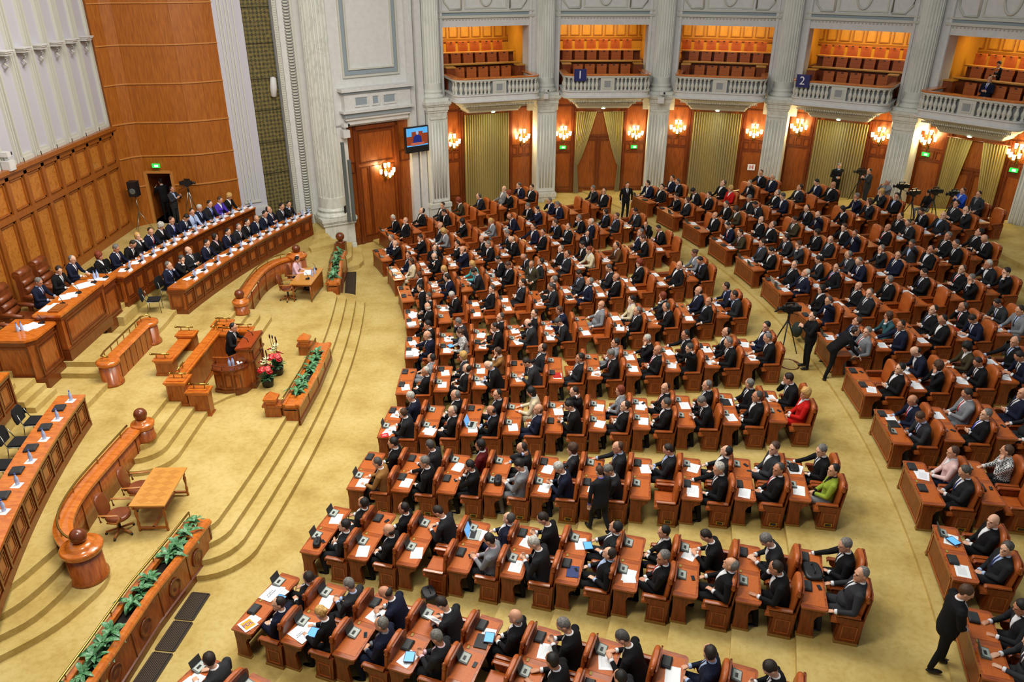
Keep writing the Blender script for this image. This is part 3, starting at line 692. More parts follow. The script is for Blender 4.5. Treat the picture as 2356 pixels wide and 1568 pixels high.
hsign(None, Matrix.Translation((-14.5, 34.2, 3.85)), 'white sign with red H inside the dark doorway on the stage')
hsign(None, bayM(3, 18.5) @ Matrix.Translation((1.95, -.05, 2.75)), 'white sign with red H on the wood wall below the middle balcony')
# white pilaster, lattice grille, arch bands
def frame(a, b_):
    a, b_ = Vector(a), Vector(b_); d = (b_ - a).normalized(); n = Vector((-d.y, d.x))
    return Matrix(((d.x, n.x, 0, a.x), (d.y, n.y, 0, a.y), (0, 0, 1, 0), (0, 0, 0, 1))), (b_ - a).length
M, L_ = frame((-11.98, 33.38), (-11.0, 34.0))
g = G(); g.bb(-.05, L_, 0, .5, 1.9, 15, 0, M)
for x in (.22, .34, .5, .62, .8): g.bb(x, x + .05, -.05, 0, 2.6, 15, 1, M)
g.bb(.18, .9, -.06, 0, 2.5, 2.6, 1, M); g.bb(-.08, L_ + .03, -.1, 0, 1.9, 2.25, 0, M); g.bb(0, L_, -.08, 0, 2.25, 2.3, 1, M)
B('wall_pilaster', g, [plaster_l, cream], kind='structure')
M, L2 = frame((-11.0, 34.0), (-10.0, 34.8))
g = G(); o_ = len(g.v)
g.add([M @ Vector(v) for v in [(0, .25, 1.2), (L2, .25, 1.2), (L2, .25, 15), (0, .25, 15)]], [(0, 1, 2, 3)])
me = g.mesh('wall_lattice', [lattice]); uv = me.uv_layers.new(); 
for i, (u, v) in enumerate([(0, 0), (L2, 0), (L2, 13.8), (0, 13.8)]): uv.data[i].uv = (u, v)
ob('wall_lattice', me, kind='structure')
g = G(); 
for z in (3.6, 4.95, 6.3, 7.6, 9.0, 10.4, 11.8): g.bb(0, L2, .22, .25, z, z + .02, 0, M)
B('trim_4', g, mat('lattice_dark', '#2e2a18', .8), kind='structure')
g = G(); g.lathe([(.02, -.42), (.12, -.38), (.15, 0), (.12, .38), (.02, .42)], 12, (0, 0, 0), 0, True, M @ Matrix.Translation((L2 - .28, .12, 7.25)) @ Matrix.Rotation(.1, 4, 'Y')); B('column_loudspeaker', g, plaster, label='slim white loudspeaker mounted on the gold lattice panel', cat='loudspeaker')
M, L3 = frame((-10.0, 34.8), (-9.0, 35.3))
g = G(); g.bb(0, L3 + .9, 0, .6, .5, 15, 0, M); g.bb(.0, .16, -.12, 0, .6, 15, 1, M); g.bb(.2, .42, -.05, 0, .6, 15, 0, M); g.bb(.72, .82, -.06, 0, .6, 15, 1, M)
B('wall_arch', g, [plaster, cream], kind='structure')
g = G()
for i in range(118): z = .7 + i * .122; g.tube([M @ Vector((.47, -.02, z)), M @ Vector((.5, -.1, z)), M @ Vector((.64, -.1, z)), M @ Vector((.68, -.02, z))], .042, 5)
for i in range(150): z = .6 + i * .094; g.bb(.03, .13, -.15, -.12, z, z + .05, 0, M @ Matrix.Translation((0, 0, 0)))
B('trim_5', g, cream, kind='structure')
# big marble column on its pedestal
PC = Vector((-8.33, 35.1, 0)); PM = Matrix.Translation(PC) @ Matrix.Rotation(math.radians(30), 4, 'Z')
rt = root('column', (0, 0, 0), label='giant fluted marble column on a square pedestal beside the stage', cat='column'); tag(rt, kind='structure')
g = G(); g.bb(-.7, .7, -.7, .7, -.1, 1.22, 0, PM)
for e, z0, z1 in [(.03, -.1, .25), (.03, 1.2, 1.25), (.07, 1.25, 1.32), (.04, 1.32, 1.36), (.09, 1.36, 1.42)]: g.bb(-.7 - e, .7 + e, -.7 - e, .7 + e, z0, z1, 0, PM)
B('pedestal', g, marble, rt)
g = G(); shaft(g, .62, 1.95, 15, PM, 0, 24, .075, .5); B('shaft', g, marble, rt)
g = G(); col_base(g, .62, 1.42, PM, 0, .56); B('base', g, marble, rt)
# cctv, grey posts, small screen on the pedestal
def cctv(M, lab):
    rt = root('wall_camera', (0, 0, 0), label=lab, cat='camera')
    g = G(); g.bb(-.16, .16, -.28, 0, -.2, .12, 0, M); B('housing', g, plaster, rt)
    g = G(); g.lathe([(.05, .12), (.06, .2), (.03, .24)], 10, (0, -.12, 0), 0, True, M); g.bb(-.1, .1, -.26, .0, .24, .4, 0, M); B('body', g, plaster, rt)
    g = G(); g.bb(.06, .2, -.24, -.1, .27, .37, 0, M); B('lens', g, black, rt)
cctv(NM @ Matrix.Translation((-.05, .05, 5.3)), 'white wall camera left of the wooden panel by the giant column')
cctv(Matrix.Translation((WX + .02, 24.45, 6.35)) @ Matrix.Rotation(PI / 2, 4, 'Z') @ Matrix.Scale(.95, 4), 'white wall camera on the ledge of the striped wall')
cctv(bayM(1.5, 17.2) @ Matrix.Translation((-.2, 0, 6.3)) @ Matrix.Scale(.7, 4), 'small camera on the capital left of balcony sign 1')
cctv(bayM(2.5, 17.2) @ Matrix.Translation((0, 0, 6.1)) @ Matrix.Scale(.9, 4), 'white dome camera on the capital right of balcony sign 1')
for i, (x, h0, h1) in enumerate([(-.45, 1.42, 5.0), (-.2, 1.42, 4.2)]):
    g = G(); g.bb(x - .06, x + .06, -.06, .06, h0, h1, 0, NM @ Matrix.Translation((0, -.5, 0))); B('metal_post', g, greyp, label='%s grey metal post behind the giant column' % ['taller', 'shorter'][i], cat='post')
rt = root('monitor', (0, 0, 0), label='thin black monitor on the corner of the column pedestal', cat='monitor')
MM = Matrix.Translation((-7.68, 34.85, 1.45)) @ Matrix.Rotation(math.radians(75), 4, 'Z')
g = G(); g.bb(-.2, .2, -.02, .02, .12, .6, 0, MM); B('screen', g, black, rt); g = G(); g.bb(-.1, .1, -.08, .08, 0, .02, 0, MM); g.bb(-.03, .03, -.02, .02, .02, .12, 0, MM); B('stand', g, black, rt)
# ------------------------------------------------------------------ newel posts and balustrades
def newel(p, z0, z1, r, lab):
    rt = root('newel_post', (p[0], p[1], 0), label=lab, cat='newel post'); h = z1 - z0
    g = G(); g.lathe([(r * 1.12, z0), (r * 1.12, z0 + .07), (r, z0 + .1), (r, z1 - .12)], 24); B('shaft', g, stage_wood, rt)
    g = G(); g.lathe([(r, z1 - .13), (r * 1.15, z1 - .09), (r * 1.15, z1 - .06), (r * 1.2, z1 - .03), (r * 1.2, z1 + .01), (r * 1.1, z1 + .04), (r * .8, z1 + .05), (r * .8, z1 + .09), (r * .5, z1 + .13)], 24); B('cap', g, stage_top, rt)
    g = G(); g.sphere((0, 0, z1 + .27), .165, 0, 18, 12); B('ball', g, stage_dark, rt)
for s_, nm in ((0, 'near'), (1, 'far')):
    f = (lambda p: (p[0], 2 * YS - p[1])) if s_ else (lambda p: p)
    nmt = ['by the two empty chairs', 'behind the woman in pink'][s_]
    newel(f((-9.47, 16.98)), 1.05, 1.5, .24, 'ball-topped wooden post, inner end of the balustrade ' + nmt)
    newel(f((-8.69, 12.3)), .75, 1.52, .34, 'large ball-topped wooden post, outer end of the balustrade ' + nmt)
    path = [f(p) for p in [(-9.6, 16.8), (-9.64, 16), (-9.68, 15.1), (-9.7, 14.2), (-9.6, 13.4), (-9.38, 12.85), (-9.05, 12.5), (-8.75, 12.35)]]
    # smooth the path
    for _ in range(2):
        q = [path[0]]
        for a, b_ in zip(path, path[1:]): q += [(a[0] * .75 + b_[0] * .25, a[1] * .75 + b_[1] * .25), (a[0] * .25 + b_[0] * .75, a[1] * .25 + b_[1] * .75)]
        path = q + [path[-1]]
    rt = root('balustrade', (0, 0, 0), label='curved wooden balustrade with brass rail ' + nmt, cat='balustrade')
    pr = [(-.13, .6), (.13, .6), (.13, 1.36), (-.13, 1.36)]
    g = G(); g.sweep(path, pr, 0, sm=True)
    n = len(path)
    for i in range(3, n - 3, 4): 
        g.bb(path[i][0] - .15, path[i][0] + .15, path[i][1] - .008, path[i][1] + .008, .62, 1.34, 1)
    B('panel', g, [stage_wood, stage_dark], rt)
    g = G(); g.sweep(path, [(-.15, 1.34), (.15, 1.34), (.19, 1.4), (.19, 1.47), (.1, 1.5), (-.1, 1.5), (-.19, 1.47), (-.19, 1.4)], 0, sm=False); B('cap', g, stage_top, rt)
    g = G(); off = [(p[0] - .08, p[1]) for p in path[2:-1]]; g.tube([(x, y, 1.64) for x, y in off], .025, 8); B('rail', g, brass, rt)
    for i in range(2, len(off), 5): g = G(); g.tube([(*off[i], 1.48), (*off[i], 1.63)], .014, 6); B('rail_post', g, brass, rt)
# straight balustrade in front of the presidium
rt = root('balustrade', (0, 0, 0), label='straight wooden balustrade with rounded ends in front of the raised presidium desk', cat='balustrade')
x = -11.5
g = G(); g.bb(x - .14, x + .14, 19.75, 22.15, 1.2, 1.86, 0)
for i in range(7): g.bb(x + .14, x + .15, 19.95 + .35 * i, 19.965 + .35 * i, 1.22, 1.84, 1)
B('panel', g, [stage_wood, stage_dark], rt)
for y in (19.62, 22.28):
    g = G(); g.lathe([(.32, 0), (.32, .07), (.27, .1), (.27, .62)], 20, (x, y, 1.2)); B('end_post', g, stage_wood, rt)
    g = G(); g.lathe([(.27, .6), (.32, .66), (.32, .73), (.25, .77)], 20, (x, y, 1.2)); B('post_cap', g, stage_top, rt)
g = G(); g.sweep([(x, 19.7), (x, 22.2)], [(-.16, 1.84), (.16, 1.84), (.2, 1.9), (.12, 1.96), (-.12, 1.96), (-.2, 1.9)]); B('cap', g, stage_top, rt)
g = G(); g.tube([(x + .1, 19.52, 2.08), (x - .08, 19.5, 2.14), (x - .12, 19.75, 2.14), (x - .12, 22.15, 2.14), (x, 22.35, 2.14), (x + .12, 22.3, 2.05)], .026, 8); B('rail', g, brass, rt)
for i in range(7): g = G(); y = 19.75 + .4 * i; g.tube([(x - .12, y, 1.95), (x - .12, y, 2.13)], .014, 6); B('rail_post', g, brass, rt)
# low desk between two pedestals (stenographers' table)
def block(rt, nm, x0, x1, y0, y1, z0, z1, cap=.05):
    g = G(); g.bb(x0, x1, y0, y1, z0, z1, 0); g.bb(x0 - .03, x1 + .03, y0 - .03, y1 + .03, z0, z0 + .08, 0); B(nm, g, stage_wood, rt)
    g = G(); e = cap
    g.prism([(x0 - e, y0 - e), (x1 + e, y0 - e), (x1 + e, y1 + e), (x0 - e, y1 + e)], z1, z1 + .05); g.prism([(x0 - e * .4, y0 - e * .4), (x1 + e * .4, y0 - e * .4), (x1 + e * .4, y1 + e * .4), (x0 - e * .4, y1 + e * .4)], z1 - .06, z1); g.prism([(x0 + .02, y0 + .02), (x1 - .02, y0 + .02), (x1 - .02, y1 - .02), (x0 + .02, y1 - .02)], z1 + .05, z1 + .08)
    B(nm + '_cap', g, stage_top, rt)
def brail(rt, pts, z, posts):
    g = G(); g.tube([(x, y, z + .14) for x, y in pts], .024, 8); g.sphere((*pts[0], z + .14), .034); g.sphere((*pts[-1], z + .14), .034); B('rail', g, brass, rt)
    for p in posts: g = G(); g.tube([(*p, z), (*p, z + .13)], .014, 6); B('rail_post', g, brass, rt)
rt = root('clerk_table', (0, 0, 0), label='narrow wooden table between two pedestals with short brass rails', cat='table')
for sgn, yc in ((1, 20.22), (-1, 21.88)):
    block(rt, 'pedestal', -10.4, -9.9, yc - .16, yc + .16, 1.2, 1.68); brail(rt, [(-10.5, yc - sgn * .1), (-10.0, yc - sgn * .1)], 1.74, [(-10.35, yc - sgn * .1), (-10.1, yc - sgn * .1)])
g = G(); g.bb(-10.35, -9.95, 20.38, 21.72, 1.56, 1.61); B('table_top', g, stage_top, rt)
g = G(); g.bb(-10.37, -10.33, 20.38, 21.72, 1.3, 1.56); B('panel', g, stage_wood, rt)
# parapet behind the lectern
rt = root('parapet', (0, 0, 0), label='wooden parapet with stepped end blocks and brass rails behind the lectern', cat='parapet')
block(rt, 'wall', -9.5, -9.25, 19.3, 22.6, .68, 1.6)
for m_ in (0, 1):
    f = (lambda y0, y1: (y0, y1)) if not m_ else (lambda y0, y1: (2 * YS - y1, 2 * YS - y0))
    a, b_ = f(18.86, 19.3); block(rt, 'corner_block', -9.62, -9.1, a, b_, .9, 1.6); brail(rt, [(-9.55, (a + b_) / 2), (-9.12, (a + b_) / 2)], 1.67, [(-9.45, (a + b_) / 2), (-9.22, (a + b_) / 2)])
    a, b_ = f(18.82, 19.12); block(rt, 'stair_block', -9.05, -8.5, a, b_, .55, 1.33); brail(rt, [(-9.02, (a + b_) / 2), (-8.5, (a + b_) / 2)], 1.4, [(-8.9, (a + b_) / 2), (-8.6, (a + b_) / 2)])
    ys_ = [19.3, 19.75]; a, b_ = f(*ys_); brail(rt, [(-9.42, a), (-9.42, b_)], 1.67, [(-9.42, a + .1), (-9.42, b_ - .1)])
a = 21.6; block(rt, 'rear_block', -9.3, -8.75, 22.1, 22.4, .68, 1.55); brail(rt, [(-9.3, 22.2), (-8.7, 22.2)], 1.62, [(-9.15, 22.2), (-8.85, 22.2)])
# lectern
rt = root('lectern', (0, 0, 0), label='tall dark wooden lectern where the speaker stands', cat='lectern')
g = G(); g.bb(-7.98, -7.72, 20.45, 21.55, .68, 1.88, 0); frame_rect(g, 20.55, 21.45, .85, 1.4, 0, .05, .03, Matrix(((0, 1, 0, -7.70), (1, 0, 0, 0), (0, 0, 1, 0), (0, 0, 0, 1))), 1)
for z0, z1, e in [(.6, .8, .04), (1.46, 1.52, .03), (1.84, 1.9, .05)]: g.bb(-8.0, -7.72 + e, 20.42 - e, 21.58 + e, z0, z1, 1)
for y in (20.6, 21.4): g.bb(-7.72, -7.69, y - .03, y + .03, .85, 1.8, 1)
B('front_panel', g, [stage_wood, stage_dark], rt)
g = G(); g.prism([(-8.16, 20.42), (-7.68, 20.42), (-7.68, 21.58), (-8.16, 21.58)], 0, .05, 0, None, Matrix.Translation((-7.98, 0, 1.88)) @ Matrix.Rotation(-.16, 4, 'Y') @ Matrix.Translation((7.98, 0, 0))); B('reading_top', g, mat('lectern_top', '#9a3f16', .3, coat=.3), rt)
for y in (20.43, 21.57):
    g = G(); g.prism([(-8.85, 0), (-7.75, 0), (-7.75, 1.25), (-8.4, .95), (-8.85, .95)], -.03, .03, 0, None, Matrix.Translation((0, y, .68)) @ RX90); B('side_panel', g, stage_wood, rt)
g = G(); sh = [(-8.75, 20.38)] + [(-8.3 + .47 * math.cos(t), 20.38 - .5 * math.sin(t) if True else 0) for t in [PI * i / 12 for i in range(13)]][::-1]
prf = [(-8.77, 20.4), (-8.75, 20.05), (-8.45, 19.95), (-8.1, 20.0), (-7.92, 20.15), (-7.84, 20.4)]
g.prism(prf, .6, 1.4, 0, 0); g.prism([(x_ + (x_ + 8.3) * .08, y_ + (y_ - 20.4) * .08) for x_, y_ in prf], .6, .78, 1); g.prism([(x_ + (x_ + 8.3) * .1, y_ + (y_ - 20.4) * .1) for x_, y_ in prf], 1.4, 1.44, 1)
for i in (0, 2, 4): frame_rect(g, -8.7 + .28 * i / 2, -8.48 + .28 * i / 2, .85, 1.32, 19.97 - (.02 if i else 0), .03, .03, Matrix.Identity(4), 1)
B('side_shelf', g, [stage_wood, stage_dark], rt)
g = G(); g.tube([(x_, y_, 1.56) for x_, y_ in prf], .018, 6)
for x_, y_ in prf: g.tube([(x_, y_, 1.44), (x_, y_, 1.56)], .012, 6)
B('gallery_rail', g, stage_dark, rt)
for y in (20.8, 21.25):
    g = G(); g.tube([(-7.85, y, 1.92), (-7.9, y, 2.05), (-8.02, y, 2.12)], .012, 6); g.bb(-7.9, -7.8, y - .05, y + .05, 1.9, 1.93); B('microphone', g, black, rt)
# ------------------------------------------------------------------ bottles and cups
bott = T('water_bottle')
g = G(); g.lathe([(.03, 0), (.033, .01), (.033, .12), (.026, .15), (.012, .18), (.012, .2)], 10); bott.part('body', g, mixramp('bottle_plastic', ['#8fa6d8', '#c7d3ea'], 8, 1, .15))
g = G(); g.lathe([(.013, .2), (.013, .225)], 8); bott.part('cap', g, mat('cap_blue', '#3554b0', .4))
cup = G(); cup.lathe([(.022, 0), (.03, .08), (.028, .08), (.02, .005)], 10); cup_me = cup.mesh('cup', [glassm])
def bottle(x, y, z, lab, s=1): 
    r = bott.place((x, y, z), 0, lab, 'bottle', 'blue water bottles'); r.scale = (s * 1.25,) * 3; return r
for i, (x, y) in enumerate([(-8.3, 20.2), (-8.22, 20.27)]): bottle(x, y, 1.44, '%s blue water bottle on the side shelf of the lectern' % ['left', 'right'][i])
for i, (x, y) in enumerate([(-8.05, 20.25), (-7.98, 20.3), (-8.1, 20.33)]): ob('cup', cup_me, M=Matrix.Translation((x, y, 1.44)) @ Matrix.Scale(1.2, 4), label='%s clear cup on the side shelf of the lectern' % ORD[i], cat='cup', group='cups on the lectern shelf')
# ------------------------------------------------------------------ planters with plants
def leafplant(name, n=11, L=.3, seed=0, m=None):
    rnd = random.Random(seed); g = G()
    for i in range(n):
        a = 2 * PI * i / n * 2.4 + rnd.uniform(-.2, .2); el = rnd.uniform(.3, 1.15); ln = L * rnd.uniform(.7, 1.1); w = ln * .125
        d = Vector((math.cos(a) * math.cos(el), math.sin(a) * math.cos(el), math.sin(el))); s = Vector((-math.sin(a), math.cos(a), 0)); vs = []
        K = 6
        for q in range(K + 1):
            t = q / K; p = Vector((0, 0, .03 + .07 * (i % 3))) + d * ln * t + Vector((0, 0, -ln * .55 * t * t)); ww = w * math.sin(PI * min(1, t * .92 + .08)) ** .8
            vs += [p - s * ww + Vector((0, 0, ww * .25)), p, p + s * ww + Vector((0, 0, ww * .25))]
        fs = []
        for q in range(K):
            b0 = q * 3; fs += [(b0, b0 + 1, b0 + 4, b0 + 3), (b0 + 1, b0 + 2, b0 + 5, b0 + 4)]
        g.add(vs, fs, 0, True)
    g.tube([(0, 0, -.1), (0, 0, .12)], .015, 5)
    return g.mesh(name, [leafm])
plants = [leafplant('leafy_plant', 16 + i, .30 + .03 * (i % 3), i) for i in range(5)]
def planter(path, z0, z1, lab, medal=(), rail=True, mirror=False):
    """path: outer face line"""
    rt = root('planter', (0, 0, 0), label=lab, cat='planter'); s = -1 if mirror else 1
    wdt = .46
    g = G(); g.sweep(path, [(0, z0), (0, z1 - .1), (.04, z1 - .1), (.04, z0)], 0); g.sweep(path, [(wdt - .04, z0), (wdt - .04, z1 - .1), (wdt, z1 - .1), (wdt, z0)], 0)
    g.sweep(path, [(-.03, z0), (-.03, z0 + .16), (0, z0 + .18), (0, z0)], 1); g.sweep(path, [(-.06, z1 - .1), (-.06, z1 - .05), (-.02, z1), (.08, z1), (.08, z1 - .1)], 2); g.sweep(path, [(wdt - .1, z1 - .1), (wdt - .1, z1), (wdt + .02, z1), (wdt + .05, z1 - .05), (wdt + .05, z1 - .1)], 2)
    g.sweep(path, [(-.02, z1 - .17), (-.02, z1 - .14), (0, z1 - .14), (0, z1 - .17)], 1)
    for p in (path[0], path[-1]):
        q = path[1] if p == path[0] else path[-2]; d = (Vector(q) - Vector(p)).normalized(); n_ = Vector((-d.y, d.x)) * (1 if p == path[0] else -1)
        a = Vector(p); g.prism([tuple(a), tuple(a + d * .05), tuple(a + d * .05 + n_ * wdt), tuple(a + n_ * wdt)] if True else [], z0, z1 - .1, 0)
        e = [tuple(a + n_ * -.03), tuple(a + d * .6 + n_ * -.03), tuple(a + d * .6 + n_ * wdt), tuple(a + n_ * wdt)]
        g.prism(e, z1 - .12, z1 - .03, 2)
    B('trough', g, [stage_wood, stage_dark, stage_top], rt)
    g = G(); g.sweep(path, [(.05, z1 - .2), (.05, z1 - .16), (wdt - .05, z1 - .16), (wdt - .05, z1 - .2)]); B('soil', g, soil, rt)
    tot = sum((Vector(a) - Vector(b_)).length for a, b_ in zip(path, path[1:]))
    def at(t, u):
        for a, b_ in zip(path, path[1:]):
            L = (Vector(b_) - Vector(a)).length
            if t <= L or b_ == path[-1]:
                d = (Vector(b_) - Vector(a)).normalized(); return Vector(a) + d * t + Vector((-d.y, d.x)) * u, math.atan2(d.y, d.x)
            t -= L
    np_ = int(tot / 1.0)
    for i in range(np_ + 1):
        p, an = at(max(.05, min(tot - .05, tot * i / np_)), 0); Mx = Matrix.Translation((p.x, p.y, 0)) @ Matrix.Rotation(an, 4, 'Z')
        g = G(); g.bb(-.012, .012, -.012, .0, z0 + .18, z1 - .17, 0, Mx); B('stile', g, stage_dark, rt)
    for t in medal:
        p, an = at(t, -.0); Mx = Matrix.Translation((p.x, p.y, (z0 + z1) / 2)) @ Matrix.Rotation(an, 4, 'Z') @ RX90
        g = G(); g.lathe([(.2, -.0), (.2, .03), (.165, .04), (.16, .02), (.08, .03), (.01, .035)], 20, (0, 0, 0), 0, True, Mx); B('medallion', g, stage_dark, rt)
    if rail:
        rp = []
        for i in range(21): p, an = at(tot * i / 20, wdt - .02); rp.append((p.x, p.y, z1 + .13))
        p0, _ = at(0, .15); g = G(); g.tube(rp, .024, 8); B('rail', g, brass, rt)
        for i in range(0, 21, 4): g = G(); g.tube([(rp[i][0], rp[i][1], z1 - .02), rp[i]], .014, 6); B('rail_post', g, brass, rt)
    return rt, at, tot
plans = []
near = [(-7.55, 6.6), (-7.35, 8.5), (-7.2, 10.2), (-7.1, 11.6), (-6.86, 13.1), (-6.76, 13.85)]
rt1, at1, tot1 = planter(near, 0, .98, 'long wooden planter with medallions at the lower left of the stage', [tot_ for tot_ in (1.3, 2.4, 3.5, 4.6, 5.7, 6.6)])
far = mir(near); far = [p for p in far if p[1] < 32.6]
rt2, at2, tot2 = planter(far, 0, .98, 'wooden planter at the far side of the stage, beside the woman in pink', [])
mid = [(-6.02, 18.8), (-5.93, 20.8), (-5.98, 22.8)]
rt3, at3, tot3 = planter(mid, .3, .98, 'middle planter with two pyramid-topped posts in front of the lectern', [])
for y in (18.9, 22.7):
    g = G(); g.bb(-6.95, -6.5, y - .14, y + .14, .6, .98); g.bb(-7.0, -6.45, y - .18, y + .18, .92, .99); B('post_block', g, stage_wood, rt3)
    g = G(); g.bb(-6.9, -6.62, y - .13, y + .13, .99, 1.12); g.bb(-6.95, -6.58, y - .18, y + .18, 1.12, 1.19)
    zz = 1.19; c = (-6.765, y, 1.36); g.add([(-6.93, y - .16, zz), (-6.6, y - .16, zz), (-6.6, y + .16, zz), (-6.93, y + .16, zz), c], [(0, 1, 4), (1, 2, 4), (2, 3, 4), (3, 0, 4), (3, 2, 1, 0)]); B('pyramid_post', g, stage_top, rt3)
g = G(); g.lathe([(.2, 0), (.16, .05), (.06, .1)], 16, (-7.62, 32.75, .98)); g.sphere((-7.62, 32.75, 1.25), .19, 0, 18, 12)
g.bb(-7.85, -7.4, 32.55, 32.95, 0, .98)
B('newel_post', g, stage_dark, label='ball-topped post ending the far planter near the giant column', cat='newel post')
rnd = random.Random(3)
pc = 0
for at, tot, ts, nm in [(at1, tot1, [7.15, 6.75, 6.35, 6.05, 5.35, 5.05, 4.75, 4.0, 3.7, 3.4, 3.05, 2.7, 2.35, 2.0, 1.6, 1.25, .9], 'lower left'), (at2, tot2, [.55, .85, 1.15, 1.5, 2.2, 2.5, 2.8, 3.2, 3.5], 'far'), (at3, tot3, [.75, 1.05, 1.4, 2.15, 2.5, 2.85, 3.2], 'middle')]:
    for i, t in enumerate(ts):
        if t > tot - .1: continue
        p, an = at(t, .23); z = .8
        ob('leafy_plant', plants[pc % 5], M=Matrix.Translation((p.x, p.y, z)) @ Matrix.Rotation(rnd.uniform(0, 6), 4, 'Z') @ Matrix.Scale(rnd.uniform(1.1, 1.35), 4), label='broad-leaved green plant, %s %s in the %s planter' % (ORD[i] if i < 16 else 'last', 'from the open end' if nm == 'lower left' else 'from this end', nm), cat='plant', group='leafy plants in the %s planter' % nm); pc += 1
# floor grilles beside the planters
def grille(c, an, w, l, lab):
    rt = root('floor_grille', (0, 0, 0), label=lab, cat='floor grille'); Mx = Matrix.Translation((c[0], c[1], .002)) @ Matrix.Rotation(an, 4, 'Z')
    g = G(); g.bb(-w / 2, w / 2, -l / 2, l / 2, 0, .006, 0, Mx); B('backing', g, mat('grille_dark', '#1c1510', .8), rt)
    g = G()
    for i in range(int(w / .035)): g.bb(-w / 2 + .035 * i, -w / 2 + .035 * i + .014, -l / 2, l / 2, .006, .02, 0, Mx)
    B('bars', g, mat('grille_brown', '#4a3a2a', .6), rt)
    g = G(); 
    for a in ((-w / 2 - .02, -w / 2, -l / 2, l / 2), (w / 2, w / 2 + .02, -l / 2, l / 2), (-w / 2, w / 2, -l / 2 - .02, -l / 2), (-w / 2, w / 2, l / 2, l / 2 + .02)): g.bb(a[0], a[1], a[2], a[3], 0, .024, 0, Mx)
    B('frame', g, mat('grille_frame', '#3a2a1c', .6), rt)
for i in range(5): grille((-6.68 - .06 * i - .01 * i * i, 12.22 - .8 * i), -.12 + .0 * i, .38, .72, 'dark floor grille beside the lower left planter, %s from the steps' % ORD[i])
for i in range(4): grille((-6.58 - .13 * i, 29.02 + .76 * i), .17, .4, .68, 'small dark floor grille beside the far planter, %s from the steps' % ORD[i])
# ------------------------------------------------------------------ curved ministers' desks
def curved_desk(x0, y0, y1, zb, zt, lab, seats_side=-1):
    n = 24; pf = [(deskarc(x0, y0 + (y1 - y0) * i / n), y0 + (y1 - y0) * i / n) for i in range(n + 1)]
    rt = root('curved_desk', (0, 0, 0), label=lab, cat='desk')
    g = G()   # front panel stands .08 behind the top edge; left of travel (+y) is -x
    g.sweep(pf, [(.08, zb), (.14, zb), (.14, zt - .05), (.08, zt - .05)], 0)
    g.sweep(pf, [(.02, zb), (.08, zb), (.08, zb + .14), (.04, zb + .16)], 1); g.sweep(pf, [(.03, zt - .16), (.08, zt - .16), (.08, zt - .05), (.0, zt - .05)], 1)
    B('front_panel', g, [stage_wood, stage_dark], rt)
    L = math.dist(pf[0], pf[-1]); m_ = int(L / .62)
    for i in range(m_):
        t = (i + .5) / m_; y = y0 + (y1 - y0) * t; x = deskarc(x0, y); an = math.atan2(1, 2 * .0167 * (y - YS)) - PI / 2
        Mx = Matrix.Translation((x - .08, y, 0)) @ Matrix.Rotation(an, 4, 'Z') @ Matrix(((0, -1, 0, 0), (1, 0, 0, 0), (0, 0, 1, 0), (0, 0, 0, 1)))
        g = G(); w = L / m_ / 2 - .07
        frame_rect(g, -w, w, zb + .22, zt - .22, 0, .035, .03, Mx, 1); frame_rect(g, -w + .07, w - .07, zb + .29, zt - .29, 0, .03, .025, Mx, 1); g.bb(-w + .1, w - .1, -.012, 0, zb + .32, zt - .32, 0, Mx)
        g.bb(w + .04, w + .1, -.05, 0, zb + .15, zt - .1, 1, Mx)
        B('carved_panel', g, [stage_wood, stage_dark], rt)
    for e in (0, -1):
        x, y = pf[e]; s = 1 if e == 0 else -1; g = G()
        g.bb(x - .62, x - .08, y, y + s * .06, zb, zt - .05, 0); g.bb(x - .64, x - .02, y - s * .03, y + s * .02, zb, zb + .15, 1); g.bb(x - .64, x - .02, y - s * .03, y + s * .02, zt - .16, zt - .05, 1)
        frame_rect(g, x - .55, x - .15, zb + .22, zt - .22, y + (0 if s > 0 else 0), .035, .03 * s, Matrix.Identity(4), 1)
        B('end_panel', g, [stage_wood, stage_dark], rt)
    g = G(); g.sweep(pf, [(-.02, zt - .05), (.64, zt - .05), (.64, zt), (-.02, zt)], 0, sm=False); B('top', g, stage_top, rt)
    return pf
YE0 = 2 * YS
NR = curved_desk(-11.2, 8.2, 17.35, 1.2, 2.13, 'near curved desk with empty black chairs at the left edge')
FR = curved_desk(-11.33, 24.5, 33.15, 1.2, 2.13, 'lower curved desk of the ministers, in front of the upper one')
NB_ = curved_desk(-13.0, 9.0, 17.4, 1.68, 2.75, 'upper near curved desk cut by the left edge')
FB = curved_desk(-13.0, 24.0, 32.1, 1.68, 2.75, 'upper curved desk of the ministers along the back')
for poly in [[(deskarc(-13.35, y), y) for y in (24.0, 26, 28, 30, 31, 32.1)], [(deskarc(-13.35, y), y) for y in (9, 11, 13, 15, 17.4)]]:
    g = G(); g.sweep(poly, [(-.28, 1.3), (.3, 1.3), (.3, 1.7), (-.28, 1.7)]); B('floor_plinth', g, carpet, kind='structure')
g = G(); g.sweep([(deskarc(-11.4, y), y) for y in (24.6, 27, 29, 31, 33.1)], [(-.02, .5), (.5, .5), (.5, 1.22), (-.02, 1.22)]); B('floor_plinth', g, carpet, kind='structure')
